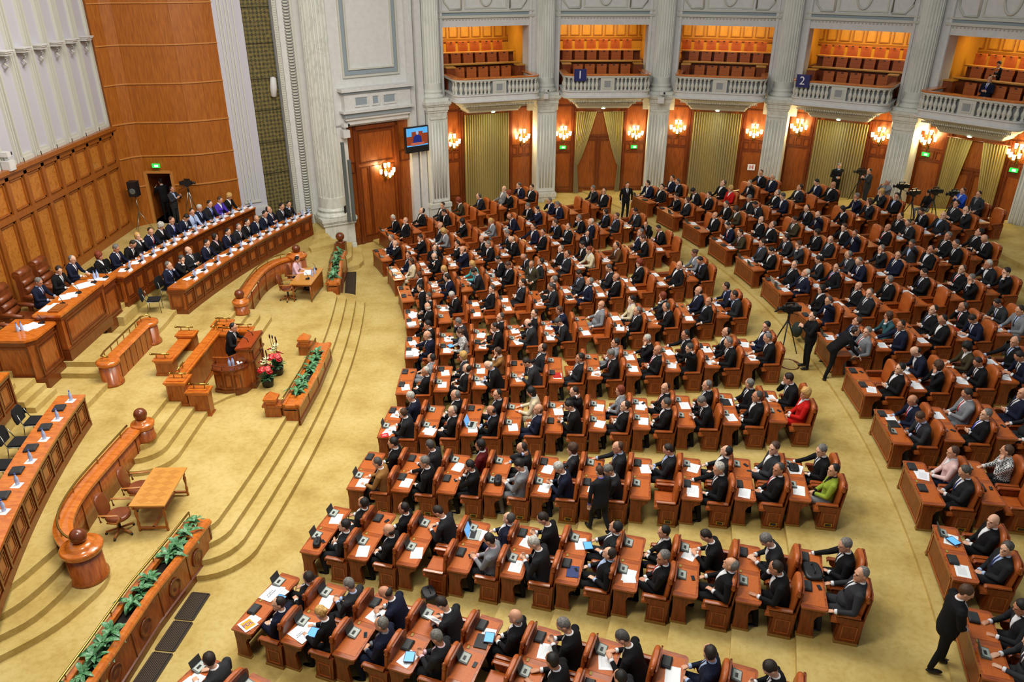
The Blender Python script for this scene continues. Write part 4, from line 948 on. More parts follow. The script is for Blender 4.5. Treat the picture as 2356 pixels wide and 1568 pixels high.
# ------------------------------------------------------------------ presidium desk
rt = root('presidium_desk', (0, 0, 0), label='high wooden presidium desk with panelled front and lower side wings', cat='desk')
def panelblock(nm, x0, x1, y0, y1, z0, z1, ztop, chamfer=0):
    g = G(); c = chamfer
    poly = [(x0, y0), (x1 - c, y0), (x1, y0 + c), (x1, y1 - c), (x1 - c, y1), (x0, y1)]
    g.prism(poly, z0, z1, 0)
    def off(e): return [(p[0] + (e if p[0] > (x0 + x1) / 2 else 0), p[1] + (e if p[1] > (y0 + y1) / 2 else -e)) for p in poly]
    g.prism(off(.05), z0, z0 + .3, 1); g.prism(off(.03), z0 + .3, z0 + .36, 1); g.prism(off(.03), z1 - .1, z1, 1)
    MX = Matrix(((0, 1, 0, x1), (1, 0, 0, 0), (0, 0, 1, 0), (0, 0, 0, 1)))
    for a, b_ in [(y0 + .12, y1 - .12)] if y1 - y0 < 1.6 else [(y0 + .15, y1 - .15)]:
        g2 = Matrix(((0, -1, 0, x1), (1, 0, 0, 0), (0, 0, 1, 0), (0, 0, 0, 1)))
        frame_rect(g, a, b_, z0 + .42, z1 - .15, 0, .05, .035, g2, 1)
        frame_rect(g, a + .09, b_ - .09, z0 + .51, z1 - .24, 0, .03, .02, g2, 1)
    frame_rect(g, x0 + .1, x1 - .15, z0 + .42, z1 - .15, y0, .05, .035, Matrix.Identity(4), 1)
    B(nm, g, [stage_wood, stage_dark], rt)
    g = G(); e = off(.08); g.prism(e, ztop - .06, ztop); g.prism(off(.04), ztop - .1, ztop - .06); B(nm + '_top', g, stage_top, rt)
panelblock('centre', -13.55, -12.82, 20.1, 22.6, 1.68, 3.05, 3.14)
panelblock('near_wing', -14.15, -12.98, 18.85, 20.1, 1.36, 2.86, 2.95, .2)
panelblock('far_wing', -13.9, -12.95, 22.6, 23.7, 1.36, 2.86, 2.95, .1)
# ------------------------------------------------------------------ seats templates
exec_chair = T('executive_chair')
g = G()
for i, (z0, z1) in enumerate([(.5, .68), (.69, .87), (.88, 1.06)]): g.tube([(.30 + .05 * i, -.27, (z0 + z1) / 2), (.30 + .05 * i, .27, (z0 + z1) / 2)], .1, 10)
g.tube([(.47, -.27, 1.22), (.47, .27, 1.22)], .12, 12); g.bb(.36, .5, -.3, .3, .45, 1.25); exec_chair.part('backrest', g, brownleather)
g = G(); g.bb(-.25, .35, -.28, .28, .38, .5); exec_chair.part('seat', g, brownleather)
for s in (-1, 1): g = G(); g.tube([(-.22, s * .36, .62), (.1, s * .36, .66), (.35, s * .36, .66)], .06, 8); g.bb(-.05, .05, s * .33, s * .39, .4, .62); exec_chair.part('armrest', g, brownleather)
g = G(); g.lathe([(.3, .0), (.28, .05), (.04, .08), (.04, .38)], 12); exec_chair.part('base', g, black)
conf = T('conference_chair')
g = G(); g.prism([(-.2, .46), (-.23, .6), (-.22, .78), (-.14, .86), (.14, .86), (.22, .78), (.23, .6), (.2, .46)], -.02, .02, 0, None, Matrix.Translation((.24, 0, 0)) @ Matrix.Rotation(.15, 4, 'Y') @ Matrix(((0, 0, 1, 0), (1, 0, 0, 0), (0, 1, 0, 0), (0, 0, 0, 1)))); conf.part('backrest', g, blackfab)
g = G(); g.prism([(-.22, -.2), (.18, -.22), (.18, .22), (-.22, .2)], .42, .47); conf.part('seat', g, blackfab)
for s in (-1, 1):
    g = G(); g.tube([(-.22, s * .2, 0), (-.2, s * .22, .42), (.16, s * .22, .42), (.2, s * .2, .5), (.27, s * .17, .72)], .012, 6); g.tube([(.22, s * .24, 0), (.16, s * .22, .42)], .012, 6); conf.part('leg_frame', g, steel)
swiv = T('swivel_chair')
g = G(); rings = []
for z, w, x in [(.5, .16, .22), (.56, .21, .225), (.75, .235, .25), (.92, .21, .29), (1.0, .15, .31), (1.03, .08, .32)]:
    rings.append([Vector((x + .045 * math.cos(t), w * math.sin(t), z)) for t in [2 * PI * i / 14 for i in range(14)]])
g.loft(rings); swiv.part('backrest', g, brownleather)
g = G(); g.lathe([(.2, .42), (.26, .44), (.27, .5), (.22, .53)], 18, (-.03, 0, 0)); swiv.part('seat', g, brownleather)
for s in (-1, 1): g = G(); g.tube([(.2, s * .3, .5), (.22, s * .3, .68), (-.2, s * .31, .7), (-.25, s * .3, .62), (-.12, s * .29, .46), (.1, s * .26, .46)], .024, 7); swiv.part('armrest', g, mat('chair_oak', '#a5672e', .35))
g = G(); g.tube([(0, 0, .12), (0, 0, .42)], .03); swiv.part('column', g, black)
for i in range(5):
    a = 2 * PI * i / 5 + .3; g = G(); g.tube([(0, 0, .13), (.3 * math.cos(a), .3 * math.sin(a), .07)], .025, 6); j_ = swiv.part('foot', g, MATS['chair_oak']); g = G(); g.sphere((.3 * math.cos(a), .3 * math.sin(a), .03), .03, 0, 8, 6); swiv.sub(j_, 'caster', g, black)
for i, (x, y, l) in enumerate([(-14.62, 21.25, 'behind the nearest presidium man'), (-14.72, 22.65, 'behind the middle presidium man'), (-14.75, 23.6, 'behind the farthest presidium man')]):
    r = exec_chair.place((x, y, 2.0), PI, 'high-backed brown leather chair ' + l, 'armchair', 'brown leather presidium chairs'); r.scale = (1.15,) * 3
r = exec_chair.place((-14.6, 19.9, 2.0), PI, 'empty brown leather armchair cut by the left edge', 'armchair', 'brown leather presidium chairs'); r.scale = (1.1,) * 3
for i, (x, y, a) in enumerate([(-8.78, 13.85, 0), (-8.75, 14.85, .1)]): swiv.place((x, y, .6), PI + a, 'empty brown swivel chair %s the small near table' % ['at the near end of', 'at the far end of'][i], 'swivel chair')
swiv.place((-8.5, 27.2, .6), PI + .1, 'empty brown swivel chair beside the woman in pink', 'swivel chair'); swiv.place((-8.45, 28.25, .6), PI, 'brown swivel chair the woman in pink sits on', 'swivel chair')
conf.place((-12.2, 24.35, 1.36), PI + .25, 'empty black chair with chrome legs at the end of the lower ministers desk', 'chair')
for i in range(8): conf.place((deskarc(-12.25, 16.6 - .95 * i), 16.6 - .95 * i, 1.36), PI + .1, 'empty black chair behind the near curved desk, %s from its end' % ORD[i], 'chair', 'black chairs behind the near curved desk')
# ------------------------------------------------------------------ small tables
def table(cx, cy, w, l, z0, h, rz, lab, pq, closed=False):
    rt = root('table', (cx, cy, z0), rz, lab, 'table')
    g = G(); g.bb(-w / 2, w / 2, -l / 2, l / 2, h - .035, h, 0)
    if pq:
        g.bb(-w / 2 + .08, w / 2 - .08, -l / 2 + .08, l / 2 - .08, h, h + .002, 0)
        for i in range(6):
            for j in range(2):
                c = (-w / 2 + .08 + (w - .16) * (j + .5) / 2, -l / 2 + .08 + (l - .16) * (i + .5) / 6); a, b_ = (w - .16) / 4, (l - .16) / 12
                g.prism([(c[0] - a, c[1]), (c[0], c[1] - b_), (c[0] + a, c[1]), (c[0], c[1] + b_)], h + .002, h + .004, 1)
    B('top', g, [parquet, mat('parquet_dark', '#bc7d34', .3)], rt)
    g = G(); frame_ = [(-w / 2 + .05, w / 2 - .05, -l / 2 + .05, -l / 2 + .08), (-w / 2 + .05, w / 2 - .05, l / 2 - .08, l / 2 - .05), (-w / 2 + .05, -w / 2 + .08, -l / 2, l / 2), (w / 2 - .08, w / 2 - .05, -l / 2 + .05, l / 2 - .05)]
    for a in frame_: g.bb(a[0], a[1], a[2], a[3], h - .11, h - .035, 0)
    B('apron', g, wainwood, rt)
    for sx in (-1, 1):
        for sy in (-1, 1):
            g = G(); x, y = sx * (w / 2 - .08), sy * (l / 2 - .08)
            if pq: g.lathe([(.03, 0), (.03, .06), (.02, .08), (.035, .2), (.018, .3), (.03, .4), (.04, .5), (.02, .56), (.034, .6), (.034, h - .1)], 10, (x, y, 0))
            else: g.tube([(x, y, 0), (x, y, h - .1)], .022, 6, 0, .035)
            B('leg', g, wainwood, rt)
    if pq: g = G(); g.bb(-.03, .03, -l / 2 + .08, l / 2 - .08, .07, .11); [g.bb(-w / 2 + .08, w / 2 - .08, s * (l / 2 - .08) - .03, s * (l / 2 - .08) + .03, .07, .11) for s in (-1, 1)]; B('stretcher', g, wainwood, rt)
    if closed: g = G(); g.bb(w / 2 - .07, w / 2 - .05, -l / 2 + .06, l / 2 - .06, .12, h - .1); [g.bb(w / 2 - .05, w / 2 - .035, -l / 2 + .15 + .33 * i, -l / 2 + .4 + .33 * i, .2, h - .18) for i in range(int(l / .36))]; B('modesty_panel', g, wainwood, rt)
table(-8.08, 14.55, .78, 1.45, .6, .75, .03, 'small parquet-topped table with turned legs in front of two empty chairs', True)
table(-7.86, 27.75, .82, 1.7, .6, .75, -.05, 'small plain table where the woman in pink sits', False, True)
# ------------------------------------------------------------------ desk units of the hall
def desk_template(front):
    t = T('bench_desk')
    g = G(); r = .06
    poly = [(-.46, -.81), (-.06, -.81), (-.02, -.79), (0, -.74), (-.012, -.4), (-.02, 0), (-.012, .4), (0, .74), (-.02, .79), (-.06, .81), (-.46, .81), (-.475, .4), (-.48, 0), (-.475, -.4)]
    g.prism(poly, .68, .718, 0); i0 = t.part('desktop', g, desk_wood)
    g = G()
    for s in (-1, 1): g.prism([(-.44, s * .06 if s > 0 else -.72), (-.05, s * .06 if s > 0 else -.72), (-.05, .72 if s > 0 else -.06), (-.44, .72 if s > 0 else -.06)], .718, .722, 0)
    t.sub(i0, 'inlay', g, inlay)
    g = G(); g.bb(-.4, -.36, -.035, .035, .722, .73); t.sub(i0, 'brass_plate', g, mat('desk_plate', '#a08a3c', .5))
    for s in (-1, 1):
        g = G(); y = s * .74
        prof = [(-.45, 0), (-.16, 0), (-.16, .06), (-.2, .42), (-.16, .52), (-.05, .58), (-.04, .68), (-.45, .68), (-.43, .4)]
        g.prism(prof, -.035, .035, 0, None, Matrix.Translation((0, y, 0)) @ RX90); k = t.part('side_panel', g, desk_side)
        g = G(); g.bb(-.46, -.15, y - .04, y + .04, 0, .05); t.sub(k, 'plinth', g, plinthm)
    g = G(); g.bb(-.44, -.41, -.71, .71, .06 if front else .2, .68); g.bb(-.1, -.06, -.7, .7, .6, .68)
    if front:
        for y0, y1 in [(-.68, .68)]:
            for a in ((-.68, .68, .1, .14), (-.68, .68, .6, .64)): g.bb(-.45, -.44, a[0], a[1], a[2], a[3], 1)
            for a in ((-.68, -.64), (.64, .68)): g.bb(-.45, -.44, a[0], a[1], .1, .64, 1)
    t.part('front_panel', g, [desk_side, desk_wood])
    return t
dt_open, dt_front = desk_template(False), desk_template(True)
chair = T('leather_chair')
def chair_geo():
    for s in (-1, 1):
        g = G(); y = s * .34
        g.prism([(.2, 0), (.58, 0), (.6, .3), (.62, .6), (.14, .6), (.17, .52), (.24, .46), (.22, .2)], -.03, .03, 0, None, Matrix.Translation((0, y, 0)) @ RX90)
        o = s * .035
        frame_rect(g, .28, .54, .12, .44, 0, .02, .01, Matrix.Translation((0, y + s * .03, 0)) @ (Matrix.Rotation(0, 4, 'Z') if s < 0 else Matrix.Scale(-1, 4, (0, 1, 0))), 1)
        g.bb(.19, .59, y - .04, y + .04, 0, .06, 2)
        chair.part('side_panel', g, [desk_side, desk_wood, plinthm])
        g = G(); rings = []
        for x, z in [(.12, .585), (.1, .62), (.13, .645), (.3, .65), (.55, .655)]: rings.append([Vector((x, y + dy, z + dz)) for dy, dz in ((-.045, -.02), (.045, -.02), (.045, .01), (.0, .02), (-.045, .01))])
        g.loft(rings, 0, False); chair.part('armrest', g, desk_wood)
    g = G()
    rings = []
    for z, d in ((.38, .0), (.4, .02), (.46, .025), (.485, 0)): rings.append([Vector((.33 + (.22 + d) * (1 if cx > 0 else -1), (.28 + d) * (1 if cy > 0 else -1), z)) for cx, cy in ((-1, -1), (1, -1), (1, 1), (-1, 1))])
    g.loft(rings, 0, False); chair.part('seat', g, leather)
    g = G(); rings = []
    def ro(xc, w, z, d, n=12):
        return [Vector((xc + d * math.copysign(abs(math.cos(t)) ** .6, math.cos(t)), w * math.copysign(abs(math.sin(t)) ** .5, math.sin(t)), z)) for t in [2 * PI * i / n for i in range(n)]]
    for z, w, x, d in [(.44, .26, .53, .05), (.6, .29, .545, .055), (.9, .295, .575, .06), (1.02, .285, .595, .06), (1.09, .25, .605, .055), (1.125, .19, .61, .045), (1.14, .1, .612, .03)]: rings.append(ro(x, w, z, d))
    g.loft(rings); chair.part('backrest', g, leather)
    g = G(); rings = []
    for z, w, x in [(.0, .31, .6), (.5, .31, .6), (.95, .32, .64), (1.06, .29, .655), (1.12, .2, .66)]: rings.append([Vector((x, -w, z)), Vector((x + .03, -w, z)), Vector((x + .03, w, z)), Vector((x, w, z))])
    g.loft(rings, 0, False); k = chair.part('back_shell', g, desk_side)
    g = G(); g.lathe([(.035, 0), (.045, .04), (.03, .09), (.04, .13), (.01, .16)], 8, (.6, -.31, .98)); chair.sub(k, 'finial', g, desk_wood)
    g = G(); g.bb(.2, .6, -.31, .31, .0, .38); chair.part('base_box', g, desk_side)
    g = G(); g.bb(.34, .5, -.385, -.375, .1, .19, 0); g.bb(.36, .48, -.39, -.385, .115, .175, 1); chair.part('floor_vent', g, [brass, black])
chair_geo()
chair_v = T('leather_chair'); chair_v.parts = list(chair.parts); chair.parts = chair.parts[:-1]
con_open = T('voting_console'); con_shut = T('voting_console')
g = G(); g.prism([(-.07, 0), (.09, 0), (.09, .02), (-.07, .055)], -.12, .12, 0, None, RX90); con_open.part('body', g, greyp)
g = G(); g.prism([(-.05, .052), (.08, .024), (.082, .028), (-.048, .057)], -.095, .095, 0, None, RX90); k = con_open.part('keypad', g, lgreyp); g2 = G(); g2.bb(-.02, .03, -.06, .03, .046, .05); con_open.sub(k, 'display', g2, black)
g = G(); g.prism([(0, 0), (.012, 0), (.012, .15), (0, .15)], -.12, .12, 0, None, Matrix.Translation((-.075, 0, .045)) @ Matrix.Rotation(-.25, 4, 'Y') @ RX90); con_open.part('raised_cover', g, mat('console_cover', '#34383a', .55))
g = G(); rings = [[Vector((sx * (.085 - e), sy * (.125 - e), z)) for sx, sy in ((-1, -1), (1, -1), (1, 1), (-1, 1))] for z, e in ((0, .0), (.04, 0), (.06, .02))]
g.loft(rings, 0, False); con_shut.part('closed_cover', g, mat('console_shut', '#26292c', .6))
def sheet(w, h, n=1):
    g = G(); g.bb(-w / 2, w / 2, -h / 2, h / 2, 0, .002 * n); return g
paper_me = sheet(.25, .35).mesh('paper_sheet', [paper])
def printed():
    g = sheet(.25, .35); 
    for i in range(12): g.bb(-.08 + .013 * i, -.076 + .013 * i, -.12, .12 - (.05 if i % 4 == 3 else 0), .002, .0025, 1)
    return g.mesh('printed_sheet', [paper, mat('ink_grey', '#a9abb2', .8)])
printed_me = printed()
def phone_me():
    g = G(); g.bb(-.032, .032, -.06, .06, 0, .01, 0); g.bb(-.027, .027, -.05, .05, .01, .0105, 1); return g.mesh('smartphone', [black, mat('phone_glass', '#20242c', .12)])
phone_m = phone_me()
def tablet_me():
    g = G(); g.bb(-.09, .09, -.12, .12, 0, .01, 0); g.bb(-.08, .08, -.105, .105, .01, .011, 1); return g.mesh('tablet', [black, screenm])
tablet_m = tablet_me()
laptop = T('laptop')
g = G(); g.bb(-.12, .12, -.17, .17, 0, .018, 0); k = laptop.part('keyboard', g, lgreyp); g2 = G(); g2.bb(-.09, .03, -.14, .14, .018, .02); laptop.sub(k, 'keys', g2, black)
g = G(); g.bb(-.006, .006, -.17, .17, 0, .23, 0, Matrix.Translation((-.12, 0, .015)) @ Matrix.Rotation(-.3, 4, 'Y')); k = laptop.part('lid', g, lgreyp); g2 = G(); g2.bb(.006, .008, -.155, .155, .015, .215, 0, Matrix.Translation((-.12, 0, .015)) @ Matrix.Rotation(-.3, 4, 'Y')); laptop.sub(k, 'screen', g2, screenm)
def bag_template(name, L, W, H):
    t = T(name); g = G(); rings = []
    for z, e in ((0, .02), (.02, 0), (H * .7, .0), (H, .03)): rings.append([Vector(((W / 2 - e) * math.copysign(abs(math.cos(q)) ** .5, math.cos(q)), (L / 2 - e) * math.copysign(abs(math.sin(q)) ** .5, math.sin(q)), z)) for q in [2 * PI * i / 14 for i in range(14)]])
    g.loft(rings); t.part('body', g, black)
    g = G(); g.tube([(0, -L * .25, H * .9), (.02, -L * .2, H + .05), (.02, L * .2, H + .05), (0, L * .25, H * .9)], .009, 6); t.part('handle', g, black); return t
bag = bag_template('black_bag', .36, .2, .14); brief = bag_template('laptop_bag', .42, .3, .07)
SEATS = []
def unit(sec, k, j):
    if sec == 'F': a = A0 + k * DA; r = R0 + j * DR; z = zf(j)
    else: a = AR + k * DAR; r = RR + j * DR; z = zr(j)
    return a, r, z, (X0 + r * math.cos(a), Y0 + r * math.sin(a))
units = []
for k in range(-1, 11):
    js = range(0, 3) if k == -1 else range(0, 10) if k < 10 else range(1, 8)
    if k == 0: js = range(0, 9)
    units += [('F', k, j) for j in js]
units += [('R', k, j) for k in RN for j in range(RN[k])]
def px(P):
    P = Vector(P) - Vector((0, 0, CAMH)); M = sc.camera.matrix_world.to_3x3()
    q = M.transposed() @ P; return 1178 + F_PX * q.x / -q.z, 784 - F_PX * q.y / -q.z
def where(sec, k, j, s):
    return '%s desk from %s, %s %s row' % (ORD[j], 'stage' if sec == 'F' else 'aisle', ORD[k + 1], 'front-block' if sec == 'F' else 'rear-block')
def wm(sec, k, j, x, y, z, rz=0, sc_=1):
    a, r, zz, p = unit(sec, k, j)
    return Matrix.Translation((p[0], p[1], zz)) @ Matrix.Rotation(a, 4, 'Z') @ Matrix.Translation((x, y, z)) @ Matrix.Rotation(rz, 4, 'Z') @ Matrix.Scale(sc_, 4)
for sec, k, j in units:
    a, r, z, p = unit(sec, k, j); front = j == 0 or (sec == 'F' and k == 10 and j == 1)
    u = (dt_front if front else dt_open).place((p[0], p[1], z), a, '%s wooden two-seat desk from %s in the %s %s row' % (ORD[j], 'the stage' if sec == 'F' else 'the curved aisle', ORD[k + 1], 'front-block' if sec == 'F' else 'rear-block'), 'desk', 'two-seat wooden desks of the %s block' % ('front' if sec == 'F' else 'rear'))
    for s in (-1, 1):
        c = wm(sec, k, j, .36, s * .4, 1.2) @ Vector((0, 0, 0)); q = px(c)
        SEATS.append(dict(sec=sec, k=k, j=j, s=s, a=a, z=z, p=p, px=q, d=(c - sc.camera.location).length))
SEATS.sort(key=lambda q: (not (-60 < q['px'][0] < 2416 and -60 < q['px'][1] < 1640), q['d']))
# ------------------------------------------------------------------ people
def FP(f, s, z): return Vector((-f, s, z))          # f forward, s to the person's side, z up
TAGS = ['skin', 'jacket', 'trousers', 'shirt', 'tie', 'shoe', 'eye', 'skirt']
def ik(S, W, L1, L2, pole):
    d = W - S; L = min(d.length, (L1 + L2) * .985); dn = d.normalized(); W2 = S + dn * L
    x = (L1 * L1 - L2 * L2 + L * L) / (2 * L); h = math.sqrt(max(1e-6, L1 * L1 - x * x))
    pl = (pole - dn * pole.dot(dn)); pl.normalize()
    return S + dn * x + pl * h, W2
def body(name, P):
    parts = []   # (G, tag)
    def add(tag_): g = G(); parts.append((g, TAGS.index(tag_))); return g
    def limb(tag_, pts, rs, n=12):
        g = add(tag_); pts2, r2 = [], []
        for i in range(len(pts) - 1):
            for q in range(4): t = q / 4; pts2.append(pts[i].lerp(pts[i + 1], t)); r2.append(rs[i] + (rs[i + 1] - rs[i]) * t)
        pts2.append(pts[-1]); r2.append(rs[-1]); rings = []
        d0 = (pts2[1] - pts2[0]).normalized(); d1 = (pts2[-1] - pts2[-2]).normalized()
        seq = [(pts2[0] - d0 * r2[0] * .8, r2[0] * .45, d0)] + [(p, r, None) for p, r in zip(pts2, r2)] + [(pts2[-1] + d1 * r2[-1] * .8, r2[-1] * .45, d1)]
        for i, (p, r, d) in enumerate(seq):
            if d is None:
                a = seq[max(0, i - 1)][0]; b_ = seq[min(len(seq) - 1, i + 1)][0]; d = (b_ - a).normalized()
            u = d.cross(Vector((.3, 1, .2))).normalized(); v = d.cross(u)
            rings.append([p + (u * math.cos(2 * PI * q / n) + v * math.sin(2 * PI * q / n)) * r for q in range(n)])
        g.loft(rings)
    build = P.get('b', 1) * 1.13; fem = P.get('fem', 0); lean = P.get('lean', 0.0); stand = P.get('stand', 0)
    hz_ = .95 if stand else .53
    if fem: build *= .9
    bend = P.get('bend', 0)
    pel = FP(0, 0, hz_)
    # spine direction
    th = math.atan2(lean, .52) + bend
    sp = lambda l, o=0: pel + FP(math.sin(th) * l + math.cos(th) * o, 0, math.cos(th) * l - math.sin(th) * o)
    up = FP(math.sin(th), 0, math.cos(th)); fw = FP(math.cos(th), 0, -math.sin(th)); sd = Vector((0, 1, 0))
    neck = sp(.55)
    # torso
    g = add('jacket'); rings = []
    rows = [(-.12 if not stand else -.16, .15, .115, -.0), (-.03, .175, .135, 0), (.1, .165, .13, .0), (.22, .165, .125, .005), (.34, .185, .13, .01), (.44, .20, .12, .0), (.5, .19, .095, -.01), (.54, .12, .075, -.01), (.57, .07, .065, 0)]
    if fem: rows = [(l, w * (.92 if l < .1 else .86), d * (1.08 if .3 < l < .4 else .92), o) for l, w, d, o in rows]
    for l, w, d, o in rows:
        c = sp(l, o); rings.append([c + sd * w * build * math.sin(t) * (1) + fw * d * build * math.cos(t) for t in [2 * PI * i / 20 for i in range(20)]])
    g.loft(rings)
    # shirt front and tie as clean clothing shells
    def row(l):
        for (l0, w0, d0, o0), (l1, w1, d1, o1) in zip(rows, rows[1:]):
            if l0 <= l <= l1:
                t = (l - l0) / (l1 - l0); return w0 + (w1 - w0) * t, d0 + (d1 - d0) * t, o0 + (o1 - o0) * t
    def patch(g, la, lb, hw, off):
        rr = []
        for i in range(9):
            l = la + (lb - la) * i / 8; w, d, o_ = row(l); c = sp(l, o_); h = hw(i / 8)
            rg = []
            for q in range(-3, 4):
                s_ = max(-.95, min(.95, h * q / 3 / (w * build))); t = math.asin(s_); rg.append(c + sd * (w * build + 0) * math.sin(t) + fw * (d * build * math.cos(t) + off))
            rr.append(rg + [p - fw * .03 for p in rg[::-1]])
        g.loft(rr, 0, True)
    SG, TG = G(), G(); CUFF = []
    lo = .27 if not fem else .38
    patch(SG, lo, .545, lambda t: .004 + .06 * t, .006)
    patch(TG, lo + .01, .535, lambda t: .02 - .006 * t, .012)
    SG.loft([[sp(l, .004) + (sd * math.cos(q) * r + fw * math.sin(q) * r) for q in [2 * PI * z / 16 for z in range(16)]] for l, r in ((.53, .074), (.555, .07), (.585, .063), (.585, .05))])
    if build > 1.15: g.sphere(tuple(sp(.14, .05)), (.14 * build, .15 * build, .14))
    if fem: [g.sphere(tuple(sp(.34, .09) + sd * s * .065), .06) for s in (-1, 1)]
    limb('skin', [sp(.53), sp(.62, .01)], [.052, .05])
    # legs
    hips = [pel + sd * s * .09 for s in (-1, 1)]
    legtag = 'skirt' if fem and P.get('skirt') else 'trousers'
    limb(legtag, [pel + sd * -.08, pel + sd * .08], [.125 * build, .125 * build])
    for i, s in enumerate((-1, 1)):
        kn, an = P['legs'][i] if 'legs' in P else ((FP(.43, s * .13, .52), FP(.36, s * .13, .09)) if not stand else (FP(.02, s * .1, .5), FP(-.01, s * .11, .09)))
        kn, an = Vector(kn), Vector(an)
        limb(legtag, [hips[i], kn], [.092 * build, .062]); limb('skin' if legtag == 'skirt' else 'trousers', [kn, an.lerp(kn, .5), an], [.06, .056, .045])
        g = add('shoe'); fo = FP(1, s * .12, 0); fo.normalize(); fr = P.get('foot', [fo, fo])[i]
        g.sphere(tuple(an + fr * .07 + Vector((0, 0, -.045))), (.135, .047, .04), 0, 12, 8, None) if abs(fr.y) < .3 else limb('shoe', [an + Vector((0, 0, -.045)), an + fr * .13 + Vector((0, 0, -.05))], [.045, .035])
    # arms
    for i, s in enumerate((-1, 1)):
        S = sp(.475) + sd * s * .185 * build; W = Vector(P['hands'][i]); pole = Vector(P.get('poles', [FP(-.2, -.6, -1), FP(-.2, .6, -1)])[i])
        E_, W = ik(S, W, .29, .26, pole)
        limb('jacket', [S, E_], [.062 * build, .05]); limb('jacket', [E_, W], [.05, .037]); d = (W - E_).normalized()
        CUFF.append((W, d))
        # hand
        pd = P.get('palms', [None, None])[i]; pn = Vector(pd) if pd else Vector((0, 0, -1)); pn = (pn - d * pn.dot(d)).normalized(); wd = d.cross(pn)
        hs = .85 if fem else 1
        W3 = W + d * .02
        g = add('skin'); rings = []
        for l, w, t in [(0, .024, .02), (.03, .034, .019), (.06, .042, .017), (.088, .04, .014), (.094, .034, .01)]: rings.append([W3 + d * l * hs + wd * w * hs * math.cos(q) + pn * t * math.sin(q) for q in [2 * PI * z / 12 for z in range(12)]])
        g.loft(rings)
        curl = P.get('curl', [.7, .7])[i]
        for fi, (off, fl_) in enumerate([(-.031, .062), (-.011, .074), (.011, .068), (.03, .054)]):
            b0 = W3 + d * .086 * hs + wd * off * hs; c1 = curl * (.8 + .1 * fi)
            d1 = (d * math.cos(c1 * .6) + pn * math.sin(c1 * .6) + wd * off * 2).normalized(); d2 = (d * math.cos(c1 * 1.6) + pn * math.sin(c1 * 1.6)).normalized()
            m1 = b0 + d1 * fl_ * .55 * hs; limb('skin', [b0 - d * .01, m1, m1 + d2 * fl_ * .5 * hs], [.0105, .0098, .0085], 7)
        b0 = W3 + d * .03 - wd * .028 * (1 if s > 0 else 1) * hs; dt = (d * .75 - wd * .55 + pn * .35).normalized(); m1 = b0 + dt * .035; limb('skin', [b0, m1, m1 + (d * .9 - wd * .1 + pn * .4).normalized() * .032], [.014, .0115, .0095], 7)
    # head
    hp = P.get('head', (0, 0)); yaw, pit = hp
    hc = sp(.66, .025) + FP(.025 * math.cos(th) + .03 * math.sin(pit), 0, .035)
    HM = Matrix.Translation(hc) @ Matrix.Rotation(yaw, 4, 'Z') @ Matrix.Rotation(-(pit + th * .6), 4, 'Y') @ Matrix.Scale(1.07, 4)
    hk = .95 if fem else 1
    def hp_(f, s, z): return HM @ Vector((-f * hk, s * hk, z * hk))
    g = add('skin'); g.sphere((0, 0, 0), (.098 * hk, .077 * hk, .1 * hk), 0, 18, 12, HM @ Matrix.Translation((.004, 0, .028)))
    g.sphere((0, 0, 0), (.08 * hk, .066 * hk, .095 * hk), 0, 16, 10, HM @ Matrix.Translation((-.018, 0, -.03)))
    g.sphere((0, 0, 0), (.03, .035, .025), 0, 10, 8, HM @ Matrix.Translation((-.068 * hk, 0, -.098 * hk)))
    limb('skin', [hp_(.085, 0, .03), hp_(.108, 0, -.012), hp_(.09, 0, -.022)], [.009, .016, .012], 8)
    for s in (-1, 1):
        g = add('skin'); g.sphere((0, 0, 0), (.02, .01, .032), 0, 8, 8, HM @ Matrix.Translation((.01, s * .08 * hk, .0)))
        limb('skin', [hp_(.09, s * .012, .042), hp_(.082, s * .045, .04)], [.011, .009], 7)
        g = add('eye'); g.sphere(tuple(hp_(.087, s * .03, .018)), .0075, 0, 8, 6)
    g = add('skin'); g.sphere((0, 0, 0), (.012, .026, .008), 0, 10, 6, HM @ Matrix.Translation((-.093 * hk, 0, -.055)))
    # union by voxel remesh
    allg = G(); kd_pts = []
    for g, t in parts:
        allg.add(g.v, g.f, t)
    me = bpy.data.meshes.new('tmp'); me.from_pydata([tuple(v) for v in allg.v], [], allg.f); me.update()
    bm = bmesh.new(); bm.from_mesh(me); bmesh.ops.recalc_face_normals(bm, faces=bm.faces); bm.to_mesh(me); bm.free()
    cen = []; 
    for f, t in zip(allg.f, allg.m):
        c = Vector((0, 0, 0))
        for i in f: c += Vector(allg.v[i])
        cen.append((c / len(f), t))
    for g, t in parts:
        cen += [(Vector(v), t) for v in g.v]
    o = bpy.data.objects.new('tmp', me); col.objects.link(o)
    md = o.modifiers.new('r', 'REMESH'); md.mode = 'VOXEL'; md.voxel_size = .0088; md.use_smooth_shade = True
    s_ = o.modifiers.new('s', 'SMOOTH'); s_.iterations = 2; s_.factor = .4
    dc = o.modifiers.new('d', 'DECIMATE'); dc.ratio = P.get('ratio', .22)
    dg = bpy.context.evaluated_depsgraph_get(); out = bpy.data.meshes.new_from_object(o.evaluated_get(dg)); bpy.data.objects.remove(o); bpy.data.meshes.remove(me)
    kd = kdtree.KDTree(len(cen))
    for i, (c, t) in enumerate(cen): kd.insert(c, i)
    kd.balance()
    MI = HM.inverted(); idx = []
    top = sp(.56)
